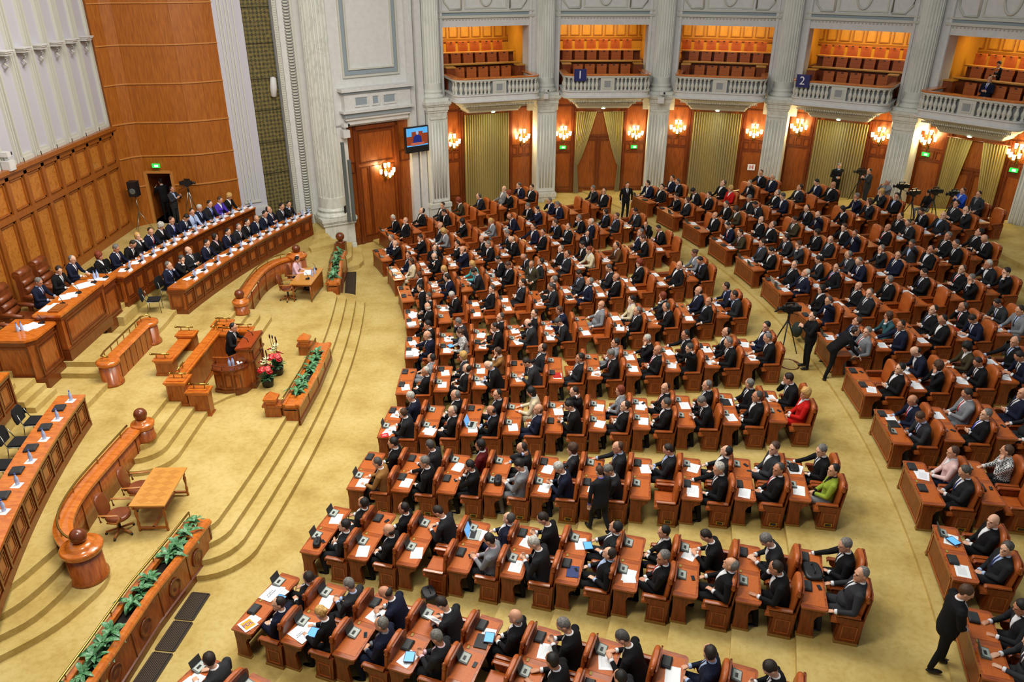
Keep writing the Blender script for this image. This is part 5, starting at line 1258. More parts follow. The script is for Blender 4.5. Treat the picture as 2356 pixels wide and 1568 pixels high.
    for p in out.polygons:
        c = p.center; t = cen[kd.find(c)[1]][1]
        if t == 1:
            q = c - top; l = -q.dot(up); f_ = q.dot(fw); u = abs(q.dot(sd))
            if f_ > .02 and 0 < l < .27:
                wv = .06 * (1 - l / .27) + .01
                pass
            if (c - pel).dot(up) < (-.0 if not stand else -.13) and (c - pel).length < .3 and f_ > -2: t = 2 if not (fem and P.get('skirt')) else 7
        idx.append(t)
    out.polygons.foreach_set('material_index', idx); out.polygons.foreach_set('use_smooth', [True] * len(idx)); out.name = 'person'
    CG = []
    for W_, d_ in CUFF:
        u = d_.cross(Vector((.2, .9, .3))).normalized(); v = d_.cross(u)
        CG.append(G().loft([[W_ + d_ * l + (u * math.cos(q) + v * math.sin(q)) * r for q in [2 * PI * z / 12 for z in range(12)]] for l, r in ((-.022, .038), (-.012, .041), (.016, .040), (.024, .034))]))
    out.update(); return out, HM, SG, TG, CG
def hair(kind, seed=0):
    rnd = random.Random(seed); n, k_ = 22, 16; g = G(); rings = []
    cx, cz, rx, ry, rz = {'short': (.022, .042, .091, .082, .094), 'receding': (.038, .036, .085, .08, .087), 'bald': (.034, -.004, .08, .082, .05), 'long': (.018, .038, .097, .088, .1), 'curly': (.014, .042, .108, .1, .112), 'bun': (.02, .04, .094, .082, .094), 'full': (.02, .05, .096, .086, .094)}[kind]
    for i in range(k_ + 1):
        t = -PI / 2 + PI * i / k_; rg = []
        for j in range(n):
            a = 2 * PI * j / n; x, y, z = math.cos(t) * math.cos(a), math.cos(t) * math.sin(a), math.sin(t)
            nz = 1 + (.035 if kind != 'curly' else .08) * math.sin(7 * a + 3 * z + seed) * math.cos(9 * z + 4 * a + seed)
            X, Y, Z = cx + rx * x * nz, ry * y * nz, cz + rz * z * nz
            if Z < .03 and kind not in ('long', 'curly'):
                X = max(X, -.01); Y *= .95 if X < .04 else 1; Z = .03 + (Z - .03) * (1.35 if X > .03 else 1)
            if kind in ('long',) and Z < 0: Z = Z * 2.4; X = max(X, -.03) ; Y *= 1.05
            if kind == 'curly' and Z < 0: Z *= 1.7; X = max(X, -.03); Y *= 1.12
            rg.append(Vector((X, Y, Z)))
        rings.append(rg)
    g.loft(rings)
    if kind == 'bun': g.sphere((.11, 0, .03), .045, 0, 12, 8)
    return g
HAIRG = {k_: hair(k_, i) for i, k_ in enumerate(['short', 'receding', 'bald', 'long', 'curly', 'bun', 'full'])}
HCOL = {'black': '#120e0c', 'dark': '#241810', 'brown': '#4a3020', 'grey': '#6f6b66', 'white': '#b9b5ac', 'blond': '#c49a58', 'red': '#7c3216', 'saltpepper': '#464340'}
def dk(h, k): return '#%02x%02x%02x' % tuple(min(255, int(int(h[i:i + 2], 16) * k)) for i in (1, 3, 5))
hair_cache = {}
def hair_mesh(kind, c):
    if (kind, c) not in hair_cache: hair_cache[(kind, c)] = HAIRG[kind].mesh('hair', [mixramp('hair_' + c, [dk(HCOL[c], .62), HCOL[c], dk(HCOL[c], 1.25)], 38, 4, .6, (1, 1, 2.5), bump=.5, bscale=90)])
    return hair_cache[(kind, c)]
skin = [mat('skin_a', '#d09a7b', .5), mat('skin_b', '#bf8566', .5), mat('skin_c', '#dbab8e', .5)]
CC = {'black': '#0d0d10', 'charcoal': '#1e1f23', 'navy': '#10162c', 'grey': '#4b4c4f', 'dark grey': '#2c2d31', 'blue': '#1b2d6b', 'tan': '#8e6434', 'brown': '#5a3a1e', 'red': '#b8140e', 'pink': '#c98a80', 'pale pink': '#d9b7b4', 'cream': '#cdbf9f', 'turquoise': '#4aa5a8', 'purple': '#4c33a8', 'maroon': '#5c1216', 'white': '#d9d9d6', 'green': '#8d9e34', 'olive': '#3b3422', 'bright blue': '#2048b0', 'light grey': '#7c7e82', 'checked': '#77777a', 'teal': '#2d5058'}
TC = {'dark tie': '#1a1a24', 'red tie': '#a3141c', 'navy tie': '#1c2a5e', 'grey tie': '#5d6068', 'purple tie': '#3c1c3a', 'blue tie': '#2333a8', 'maroon tie': '#4a1218', 'no tie': None}
body_cache = {}
cloth_cache = {}
SHC = {'white': '#dfe1e6', 'blue': '#a9bce0', 'black': '#101014', 'pink': '#d8b4c0', 'violet': '#6e62c8', 'grey': '#75787e'}
def cloth_mesh(var, part_, c):
    if (var, part_, c) not in cloth_cache:
        m_ = mat('cloth_' + c, TC[c] if part_ == 'necktie' else SHC[c], .5 if part_ == 'necktie' else .8)
        cloth_cache[(var, part_, c)] = {'shirt': BODY[var][2], 'necktie': BODY[var][3], 'cuff0': BODY[var][4][0], 'cuff1': BODY[var][4][1]}[part_].mesh('shirt_cuff' if part_[0] == 'c' else part_, [m_])
    return cloth_cache[(var, part_, c)]
def outfit(var, sk, jc, tr, sh, tie, shoe='black'):
    key = (var, sk, jc, tr, sh, tie)
    if key in body_cache: return body_cache[key]
    me = BODY[var][0].copy()
    shm = mat('cloth_' + sh, {'white': '#dfe1e6', 'blue': '#a9bce0', 'black': '#101014', 'pink': '#d8b4c0', 'violet': '#6e62c8', 'grey': '#75787e'}.get(sh, '#dfe1e6'), .8)
    tm = shm if TC[tie] is None else mat('cloth_' + tie, TC[tie], .5)
    jm = mat('cloth_' + jc, CC[jc], .85, spec=.25); trm = mat('cloth_' + tr, CC[tr], .85, spec=.25)
    if jc == 'checked':
        N, L, b = nodes(jm); ch = N.new('ShaderNodeTexChecker'); ch.inputs['Scale'].default_value = 45; ch.inputs[1].default_value = C('#101010'); ch.inputs[2].default_value = C('#e8e8e8'); tc = N.new('ShaderNodeTexCoord'); L.new(tc.outputs['Object'], ch.inputs[0]); L.new(ch.outputs[0], b.inputs['Base Color'])
    for m_ in (skin[sk], jm, trm, shm, tm, mat('cloth_shoe', '#0c0c0d', .35), mat('eye_dark', '#4a2f22', .4), trm): me.materials.append(m_)
    me.polygons.foreach_set('material_index', BIDX[var]); me.update()
    body_cache[key] = me; return me
L = lambda s: FP(0, 0, 0)
DESK = [FP(.40, -.16, .725), FP(.40, .16, .725)]
V = {
 'lap': dict(lean=-.03, hands=[FP(.27, -.07, .66), FP(.26, .07, .67)], head=(0, .1)),
 'fold': dict(lean=-.09, hands=[FP(.15, -.05, .76), FP(.14, .06, .77)], head=(.25, .0), palms=[FP(-1, 0, 0), FP(-1, 0, 0)]),
 'desk': dict(lean=.06, hands=DESK, head=(0, .35), curl=[.35, .4]),
 'desk2': dict(lean=.1, b=1.06, hands=[FP(.44, -.1, .725), FP(.40, .2, .725)], head=(-.5, .2), curl=[.4, .3]),
 'chin': dict(lean=.04, hands=[FP(.2, -.1, 1.05), FP(.36, .2, .725)], head=(.15, .15), palms=[FP(-1, .3, .2), None], poles=[FP(.4, -.3, -1), FP(-.2, .6, -1)], curl=[1.3, .3]),
 'chin2': dict(lean=.1, b=1.05, hands=[FP(.40, -.18, .725), FP(.26, .08, 1.05)], head=(-.3, .25), palms=[None, FP(-1, -.3, .2)], poles=[FP(-.2, -.6, -1), FP(.4, .3, -1)], curl=[.3, 1.3]),
 'phone': dict(lean=-.02, hands=[FP(.3, -.05, .76), FP(.3, .05, .76)], head=(0, .65), palms=[FP(0, .4, 1), FP(0, -.4, 1)], curl=[1.0, 1.0]),
 'phone2': dict(lean=.12, hands=[FP(.36, -.05, .79), FP(.38, .08, .78)], head=(.3, .7), palms=[FP(0, .6, 1), FP(0, -.6, 1)], curl=[.9, .9]),
 'arm': dict(lean=-.1, b=1.08, hands=[FP(.2, -.33, .68), FP(.24, .3, .68)], head=(.5, .05), curl=[.6, .6]),
 'reach': dict(lean=.02, hands=[FP(.25, -.08, .68), FP(.48, .3, .725)], head=(.3, .2), curl=[.5, .3]),
 'back': dict(lean=-.13, hands=[FP(.1, -.14, .72), FP(.22, .25, .67)], head=(-.35, -.1), legs=[(FP(.46, -.12, .56), FP(.62, -.1, .12)), (FP(.44, .15, .54), FP(.4, .15, .09))]),
 'write': dict(lean=.2, b=1.03, hands=[FP(.42, -.12, .77), FP(.42, .14, .725)], head=(.1, .75), palms=[FP(0, .5, -1), None], curl=[1.0, .4]),
 'cross': dict(lean=-.06, hands=[FP(.2, -.02, .68), FP(.24, .06, .68)], head=(.6, .1), legs=[(FP(.42, -.02, .64), FP(.44, .22, .36)), (FP(.43, .12, .52), FP(.36, .12, .09))]),
 'ear': dict(lean=.05, hands=[FP(.08, -.12, 1.14), FP(.4, .12, .725)], head=(.3, .2), palms=[FP(0, 1, 0), None], poles=[FP(.3, -.8, -.7), FP(-.2, .6, -1)], curl=[.9, .3]),
 'turn': dict(lean=0, hands=[FP(.28, -.1, .68), FP(.3, .15, .7)], head=(-.9, .1)),
 'wlap': dict(fem=1, lean=-.02, hands=[FP(.26, -.05, .66), FP(.26, .05, .67)], head=(.2, .15)),
 'wdesk': dict(fem=1, lean=.07, hands=[FP(.4, -.12, .725), FP(.4, .14, .725)], head=(0, .4), curl=[.4, .4]),
 'wchin': dict(fem=1, lean=.03, hands=[FP(.19, -.08, 1.03), FP(.34, .16, .725)], head=(-.4, .1), palms=[FP(-1, .3, .2), None], poles=[FP(.4, -.3, -1), FP(-.2, .6, -1)], curl=[1.2, .4]),
 'wskirt': dict(fem=1, skirt=1, lean=-.05, hands=[FP(.24, -.04, .68), FP(.22, .06, .68)], head=(.5, 0), legs=[(FP(.43, -.05, .56), FP(.5, .02, .1)), (FP(.43, .09, .54), FP(.44, .1, .09))]),
 'stand': dict(stand=1, hands=[FP(.14, -.14, 1.0), FP(.16, .12, 1.02)], head=(0, .15), ratio=.3, palms=[FP(-1, .3, 0), FP(-1, -.3, 0)]),
 'stand_down': dict(stand=1, lean=.03, hands=[FP(.03, -.27, .84), FP(.02, .27, .84)], head=(0, .2), ratio=.3, palms=[FP(0, 1, 0), FP(0, -1, 0)], curl=[.8, .8], legs=[(FP(.08, -.09, .5), FP(.04, -.1, .09)), (FP(-.02, .1, .5), FP(-.1, .11, .1))]),
 'stand_heavy': dict(stand=1, b=1.12, lean=.02, hands=[FP(.2, -.1, 1.0), FP(.2, .1, 1.0)], head=(-.2, .35), ratio=.3, legs=[(FP(.1, -.1, .5), FP(.12, -.13, .09)), (FP(-.04, .12, .5), FP(-.12, .12, .1))]),
 'stand_face': dict(stand=1, hands=[FP(.13, .02, 1.5), FP(.12, .06, 1.12)], head=(.2, .2), palms=[FP(-1, 0, 0), FP(-1, 0, 0)], curl=[.9, .9]),
 'walk': dict(stand=1, lean=.05, hands=[FP(.08, -.27, .86), FP(.16, .24, .9)], head=(0, .35), ratio=.3, legs=[(FP(.2, -.09, .52), FP(.22, -.09, .1)), (FP(-.06, .09, .5), FP(-.3, .1, .14))]),
 'podium': dict(stand=1, lean=.1, hands=[FP(.42, -.3, 1.16), FP(.42, .3, 1.16)], head=(0, .15), ratio=.3, curl=[.5, .5]),
 'bendover': dict(stand=1, bend=.72, hands=[FP(.72, -.2, .88), FP(.6, .25, .86)], head=(0, -.35), ratio=.3, legs=[(FP(.06, -.12, .5), FP(.08, -.18, .09)), (FP(-.02, .12, .5), FP(-.15, .2, .09))]),
 'camop': dict(stand=1, hands=[FP(.32, -.16, 1.36), FP(.3, .1, 1.3)], head=(.1, .05), ratio=.3, palms=[FP(0, 1, 0), FP(0, -1, 0)]),
 'shooter': dict(stand=1, b=1.06, hands=[FP(.22, -.06, 1.5), FP(.3, .08, 1.46)], head=(0, .05), palms=[FP(0, 1, 0), FP(0, .3, 1)], poles=[FP(.1, -.9, -1), FP(.1, .9, -1)]),
}
BODY = {k_: body('person', P_) for k_, P_ in V.items()}
BIDX = {k_: [p.material_index for p in b_[0].polygons] for k_, b_ in BODY.items()}
def person(var, M, label, look=None, group=None, rnd=random, **kw):
    fem = V[var].get('fem', 0); L_ = dict(sk=rnd.choice([0, 0, 1, 2]), jc='black', tr=None, sh='white', tie='dark tie', hair='short', hc='dark'); L_.update(look or {}); L_.update(kw)
    tr = L_['tr'] or L_['jc']
    me = outfit(var, L_['sk'], L_['jc'], tr, L_['sh'], L_['tie'])
    o = ob('person', me, None, M, label, 'person', group)
    SGm = cloth_mesh(var, 'shirt', L_['sh']); ob('shirt', SGm, o)
    for ci in (0, 1): ob('shirt_cuff', cloth_mesh(var, 'cuff%d' % ci, L_['sh']), o)
    if not fem and TC[L_['tie']] is not None: ob('necktie', cloth_mesh(var, 'necktie', L_['tie']), o)
    if L_['hair'] != 'none': ob('hair', hair_mesh(L_['hair'], L_['hc']), o, BODY[var][1])
    return o
# ---- seated members of the hall
rnd = random.Random(11)
SPECIAL = [  # (pixel x, y of the head in the photograph, variant, look)
 (1860, 925, 'wskirt', dict(jc='red', tr='red', hair='curly', hc='blond', sh='white', tie='no tie')), (865, 1078, 'desk', dict(jc='tan', tr='black', hair='short', hc='saltpepper')),
 (1085, 597, 'wdesk', dict(jc='turquoise', tr='black', hair='long', hc='blond')), (947, 605, 'wlap', dict(jc='cream', tr='cream', hair='long', hc='brown')),
 (1372, 600, 'wdesk', dict(jc='cream', tr='black', hair='bun', hc='red')), (1413, 590, 'desk', dict(jc='brown', tr='black', hair='receding', hc='dark')),
 (1205, 905, 'wdesk', dict(jc='cream', tr='cream', hair='long', hc='black')), (1925, 1110, 'wskirt', dict(jc='green', tr='light grey', hair='short', hc='black', sh='black', tie='no tie')),
 (1675, 435, 'wlap', dict(jc='red', tr='black', hair='curly', hc='blond')), (1152, 515, 'wdesk', dict(jc='grey', tr='grey', hair='short', hc='blond')),
 (1033, 550, 'wdesk', dict(jc='light grey', tr='black', hair='curly', hc='blond')), (1455, 710, 'wlap', dict(jc='cream', tr='black', hair='bun', hc='black')),
 (1710, 485, 'wdesk', dict(jc='olive', tr='black', hair='curly', hc='brown')), (2055, 745, 'wchin', dict(jc='teal', tr='teal', hair='long', hc='brown')),
 (2205, 1062, 'wlap', dict(jc='pale pink', tr='navy', hair='short', hc='brown')), (2335, 1068, 'wchin', dict(jc='checked', tr='black', hair='short', hc='brown')),
 (2240, 820, 'wdesk', dict(jc='olive', tr='black', hair='curly', hc='black')), (765, 1448, 'wdesk', dict(jc='black', tr='black', hair='bun', hc='blond')),
 (1180, 830, 'wchin', dict(jc='tan', tr='black', hair='short', hc='brown')), (1080, 775, 'wdesk', dict(jc='checked', tr='black', hair='bun', hc='brown')),
 (1085, 835, 'wlap', dict(jc='dark grey', tr='black', hair='curly', hc='blond')), (1320, 1060, 'wlap', dict(jc='dark grey', tr='black', hair='curly', hc='brown')),
 (1110, 1055, 'wlap', dict(jc='maroon', tr='black', hair='long', hc='black')), (1545, 1250, 'wlap', dict(jc='black', tr='black', hair='short', hc='black')),
 (1955, 1260, 'reach', dict(jc='black', hair='full', hc='grey')), (1975, 1350, 'arm', dict(jc='dark grey', hair='short', hc='grey')),
 (1900, 1060, 'reach', dict(jc='black', hair='full', hc='grey')), (1635, 1085, 'reach', dict(jc='black', hair='full', hc='white')), (1140, 1275, 'phone', dict(jc='grey', tr='charcoal', sh='pink', tie='no tie', hair='short', hc='black')),
 (1250, 1295, 'phone2', dict(jc='charcoal', hair='short', hc='white')), (900, 1465, 'lap', dict(jc='navy', sh='grey', hair='short', hc='grey')), (885, 1385, 'ear', dict(jc='black', hair='full', hc='grey')),
 (1022, 1500, 'phone', dict(jc='charcoal', sh='pink', hair='short', hc='grey')), (1690, 1335, 'arm', dict(jc='navy', sh='blue', tie='grey tie', hair='bald', hc='grey')), (1005, 720, 'turn', dict(jc='black', hair='bald', hc='white')),
 (1505, 795, 'chin', dict(jc='black', hair='full', hc='white')), (1525, 830, 'fold', dict(jc='black', tie='red tie', hair='bald', hc='grey')), (1965, 660, 'fold', dict(jc='black', hair='bald', hc='dark')),
 (2155, 1430, 'desk', dict(jc='charcoal')), (2340, 1500, 'wdesk', dict(jc='black', hair='long', hc='blond')), (2085, 630, 'desk', dict(jc='black', hair='full', hc='white')), (1690, 650, 'desk2', dict(jc='navy', sh='blue')),
 (968, 935, 'desk', dict(jc='navy', hair='full', hc='white')), (955, 950, 'desk2', dict(jc='charcoal', hair='receding', hc='brown')), (995, 1085, 'reach', dict(jc='black', hair='full', hc='grey')), (1440, 1035, 'reach', dict(jc='charcoal', sh='blue', hair='receding', hc='brown')),
 (2010, 555, 'chin', dict(jc='charcoal', hair='short', hc='grey')), (2430, 550, 'desk', dict(jc='black')), (1545, 1050, 'phone', dict(jc='charcoal', sh='blue', tie='no tie')), (1050, 1185, 'write', dict(jc='charcoal')), (1265, 1200, 'phone2', dict(jc='black')),
 (2275, 955, 'fold', dict(jc='black', tie='blue tie', hair='full', hc='grey')), (2120, 940, 'desk', dict(jc='navy', tie='red tie', sh='blue', hair='bald')), (1975, 775, 'arm', dict(jc='grey', tie='red tie', hair='full', hc='grey')),
 (2350, 745, 'desk', dict(jc='grey', sh='blue')), (2240, 640, 'chin', dict(jc='black', hair='full', hc='grey')), (1700, 540, 'desk', dict(jc='olive', sh='pink')), (1835, 530, 'phone', dict(jc='olive')),
 (1650, 1270, 'write', dict(jc='black')), (2275, 1240, 'desk', dict(jc='dark grey', sh='grey')), (2325, 1300, 'desk', dict(jc='navy', tie='maroon tie')), (2215, 1140, 'cross', dict(jc='dark grey', tr='teal')), (1560, 660, 'wchin', dict(jc='black', hair='long', hc='blond')),
]
EMPTY = [(945, 545), (960, 525), (1095, 500), (1115, 480), (1180, 470), (1560, 560), (1310, 790), (1545, 600), (1690, 910), (1020, 1230), (1460, 1230), (1500, 1205), (1240, 1055), (1200, 690), (1240, 705), (1420, 690), (1780, 475), (1800, 480), (1790, 490), (2080, 900), (2070, 690), (1210, 800), (2050, 800), (1270, 790), (1900, 1010), (1345, 460), (1640, 480), (1700, 430), (1080, 470), (1420, 720), (1050, 1290), (1560, 910)]
free = {i: s for i, s in enumerate(SEATS) if i < 400}
def near_seat(x, y, lim=34):
    b_, bi = 1e9, None
    for i, s in free.items():
        if 'sp' in s: continue
        d = math.hypot(s['px'][0] - x, s['px'][1] - y)
        if d < b_: b_, bi = d, i
    return bi if b_ < lim else None
for x, y, v, lk in SPECIAL:
    i = near_seat(x, y)
    if i is not None: SEATS[i]['sp'] = (v, lk)
for x, y in EMPTY:
    i = near_seat(x, y, 26)
    if i is not None and 'sp' not in SEATS[i]: SEATS[i]['sp'] = None
MV = ['lap', 'fold', 'desk', 'desk2', 'chin', 'chin2', 'phone', 'phone2', 'arm', 'reach', 'back', 'write', 'cross', 'ear', 'turn']
MW = [10, 10, 9, 8, 6, 6, 6, 5, 7, 6, 8, 5, 6, 2, 4]
POSE = {'lap': 'hands in lap', 'fold': 'hands folded', 'desk': 'hands on desk', 'desk2': 'leaning on desk', 'chin': 'hand at chin', 'chin2': 'chin on hand', 'phone': 'looking down', 'phone2': 'bent over hands', 'arm': 'arms on armrests', 'reach': 'reaching over desk', 'back': 'leaning back', 'write': 'bent over desk', 'cross': 'legs crossed', 'ear': 'hand at ear', 'turn': 'head turned', 'wlap': 'hands in lap', 'wdesk': 'hands on desk', 'wchin': 'hand at chin', 'wskirt': 'hands in lap'}
PEOPLE_MAX, n_people, n_chairs, n_cons = 300, 0, 0, 0
ITEM_MAX = 300
stuff_people, stuff_chairs, stuff_cons = [], [], []
HAIRN = {'bald': 'bald', 'receding': 'balding', 'long': 'long-haired', 'curly': 'curly-haired', 'bun': 'tied-haired'}
def look_words(lk, v):
    h = HAIRN.get(lk['hair']); c_ = {'grey': 'grey-haired', 'white': 'white-haired', 'blond': 'blond', 'red': 'red-haired', 'black': 'black-haired', 'dark': 'dark-haired', 'brown': 'brown-haired', 'saltpepper': 'greying'}[lk['hc']]
    return (h if h in ('bald', 'balding') else c_) + ' person in ' + lk['jc'] + (' suit' if not V[v].get('fem') else ' jacket')
used = 42  # people on the stage, in the aisles and galleries
for idx, s in enumerate(SEATS):
    M = Matrix.Translation((s['p'][0], s['p'][1], s['z'])) @ Matrix.Rotation(s['a'], 4, 'Z')
    w_ = '%s seat, %s' % ('near' if s['s'] < 0 else 'far', where(s['sec'], s['k'], s['j'], s['s']))
    cM = M @ Matrix.Translation((0, s['s'] * .4, 0))
    loc = cM.translation
    if n_chairs < ITEM_MAX:
        (chair_v if (s['sec'], s['k']) in (('F', 2), ('R', 1)) and s['s'] < 0 else chair).place(loc, s['a'], 'orange leather chair, ' + w_, 'chair', 'leather chairs of the %s block' % ('front' if s['sec'] == 'F' else 'rear')); n_chairs += 1
    else: stuff_chairs.append((loc.copy(), s['a']))
    # console
    cm = M @ Matrix.Translation((-.34, s['s'] * .4 + .14, .722)); shut = rnd.random() < (.3 if s['j'] else .55); t_ = con_shut if shut else con_open
    if n_cons < ITEM_MAX:
        t_.place(cm.translation, s['a'], '%s grey voting console, %s' % ('closed' if shut else 'open', w_), 'console', 'voting consoles on the desks'); n_cons += 1
    else: stuff_cons.append((cm, t_))
    # papers and phones
    rr = rnd.random()
    if rr < .62 and idx < 290:
        for q in range(1 if rr < .45 else 2):
            me = rnd.choice([paper_me, printed_me, printed_me]); pm = M @ Matrix.Translation((-.2 + rnd.uniform(-.04, .05), s['s'] * .4 + rnd.uniform(-.16, .02), .7225 + .003 * q)) @ Matrix.Rotation(rnd.uniform(-.3, .3), 4, 'Z')
            ob('paper_sheet', me, None, pm, '%s white paper, %s' % (['upper', 'lower'][q], w_) if rr >= .45 else 'white paper, ' + w_, 'paper', 'papers on the desks')
    if rr > .55 and rr < .85 and idx < 240:
        pm = M @ Matrix.Translation((-.12, s['s'] * .4 + rnd.uniform(.0, .2), .729)) @ Matrix.Rotation(rnd.uniform(-1, 1), 4, 'Z'); ob('smartphone', phone_m, None, pm, 'black phone, ' + w_, 'phone', 'phones on the desks')
    if 'sp' in s and s['sp'] is None: continue
    sp_ = s.get('sp')
    if not sp_ and rnd.random() < .085: continue
    if sp_: v, lk = sp_[0], dict(sp_[1])
    else:
        if rnd.random() < .07: v = rnd.choice(['wlap', 'wdesk', 'wchin']); lk = dict(jc=rnd.choice(['black', 'black', 'charcoal', 'grey', 'olive']), tr='black', hair=rnd.choice(['long', 'long', 'curly', 'bun']), hc=rnd.choice(['black', 'brown', 'blond', 'red']))
        else:
            v = rnd.choices(MV, MW)[0]
            lk = dict(jc=rnd.choices(['black', 'charcoal', 'navy', 'dark grey', 'grey'], [11, 6, 4, 2, 1])[0], hair=rnd.choices(['short', 'full', 'receding', 'bald'], [8, 5, 3, 2])[0], hc=rnd.choices(['black', 'dark', 'brown', 'grey', 'white', 'saltpepper'], [5, 6, 2, 4, 1, 3])[0], tie=rnd.choices(['dark tie', 'red tie', 'navy tie', 'no tie'], [6, 1, 2, 4])[0], sh=rnd.choices(['white', 'blue'], [5, 1])[0])
    base = dict(sk=rnd.choice([0, 0, 1, 2]), jc='black', tr=None, sh='white', tie='dark tie', hair='short', hc='dark'); base.update(lk)
    pm = cM @ Matrix.Translation((.38, 0, -.07)) @ Matrix.Rotation(rnd.uniform(-.12, .12), 4, 'Z') @ Matrix.Scale(rnd.uniform(1.09, 1.16), 4)
    if n_people < PEOPLE_MAX - used:
        person(v, pm, look_words(base, v) + ', ' + w_, base, 'seated members of the %s block' % ('front' if s['sec'] == 'F' else 'rear')); n_people += 1
    else: stuff_people.append((v, pm, base))
def join_stuff(name, items, label, cat):
    """items: (mesh, matrix) -> one mesh object"""
    vs, fs, mi, sm, mats, mm = [], [], [], [], [], {}
    for me, M in items:
        o_ = len(vs); vs += [tuple(M @ v.co) for v in me.vertices]
        loc_ = []
        for m_ in me.materials:
            if m_.name not in mm: mm[m_.name] = len(mats); mats.append(m_)
            loc_.append(mm[m_.name])
        for p in me.polygons: fs.append(tuple(i + o_ for i in p.vertices)); mi.append(loc_[p.material_index]); sm.append(p.use_smooth)
    g = G(); g.v, g.f, g.m, g.sm = vs, fs, mi, sm
    return B(name, g, mats, label=label, cat=cat, kind='stuff')
it = []
for v, pm, b_ in stuff_people:
    it.append((outfit(v, b_['sk'], b_['jc'], b_['tr'] or b_['jc'], b_['sh'], b_['tie']), pm)); it.append((hair_mesh(b_['hair'], b_['hc']), pm @ BODY[v][1])); it.append((cloth_mesh(v, 'shirt', b_['sh']), pm))
if it: join_stuff('seated_crowd', it, 'distant suited members sitting in the last seats near the back wall', 'crowd')
it = []
for loc, a in stuff_chairs:
    Mx = Matrix.Translation(loc) @ Matrix.Rotation(a, 4, 'Z')
    for n_, me, m_, lb, subs in chair.parts:
        it.append((me, Mx @ m_)); it += [(q[1], Mx @ m_ @ q[2]) for q in subs]
if it: join_stuff('distant_seating', it, 'distant orange leather chairs near the back wall of the hall', 'seating')
it = []
for cm, t_ in stuff_cons:
    for n_, me, m_, lb, subs in t_.parts: it.append((me, cm @ m_))
if it: join_stuff('distant_consoles', it, 'small grey consoles on the most distant desks', 'consoles')
# ------------------------------------------------------------------ ministers and presidium
cardg = G(); cardg.prism([(-.04, 0), (.04, 0), (0, .075)], -.11, .11, 0, None, RX90); card_me = cardg.mesh('name_card', [cardm])
micm = T('desk_microphone'); g = G(); g.bb(-.07, .07, -.06, .06, 0, .035); g.bb(.0, .06, -.05, .05, .035, .06); micm.part('base', g, black); g = G(); g.tube([(.05, 0, .03), (.0, 0, .2), (-.06, 0, .28)], .008, 6); micm.part('stem', g, black)
MIN_B = [(24.52, 'wlap', dict(hair='curly', hc='red', jc='black')), (25.3, 'desk', dict(jc='navy', hair='full', hc='grey', tie='purple tie')), (25.95, 'write', dict(jc='black', hair='short', hc='dark', sk=0)), (26.6, 'wchin', dict(jc='charcoal', hair='long', hc='blond')), (27.2, 'desk2', dict(jc='navy', tie='red tie', hc='dark')), (27.85, 'wdesk', dict(jc='black', hair='curly', hc='white')), (28.5, 'desk', dict(jc='navy', tie='blue tie', hc='brown')), (29.1, 'write', dict(jc='navy', hc='dark', hair='full')), (29.65, 'desk2', dict(jc='blue', sh='blue', tie='navy tie', hc='dark')), (30.15, 'desk', dict(jc='navy', hair='full', hc='white', sh='blue')), (30.75, 'desk', dict(jc='charcoal', sh='blue', tie='blue tie', hc='dark')), (31.35, 'wdesk', dict(jc='purple', hair='short', hc='brown')), (31.9, 'wdesk', dict(jc='black', hair='curly', hc='blond'))]
MIN_F = [(25.35, 'chin', dict(jc='navy', hair='short', hc='grey', sh='blue')), (26.05, 'chin2', dict(jc='black', hair='full', hc='saltpepper')), (26.9, 'fold', dict(jc='charcoal', hair='bald', hc='grey')), (27.75, 'desk', dict(jc='navy', hc='dark', sh='white')), (28.45, 'wlap', dict(jc='black', hair='long', hc='dark', sh='pink')), (29.1, 'desk', dict(jc='navy', hc='black', tie='maroon tie')), (29.75, 'desk2', dict(jc='charcoal', hair='short', hc='grey', tie='purple tie')), (30.35, 'desk', dict(jc='black', hc='black')), (30.9, 'desk2', dict(jc='navy', hair='receding', hc='grey', tie='grey tie')), (31.5, 'desk', dict(jc='navy', hc='black')), (32.05, 'fold', dict(jc='navy', hair='receding', hc='dark', tie='maroon tie')), (32.6, 'desk', dict(jc='charcoal', hc='black')), (33.0, 'chin2', dict(jc='black', hc='black', sh='blue'))]
rnd = random.Random(5)
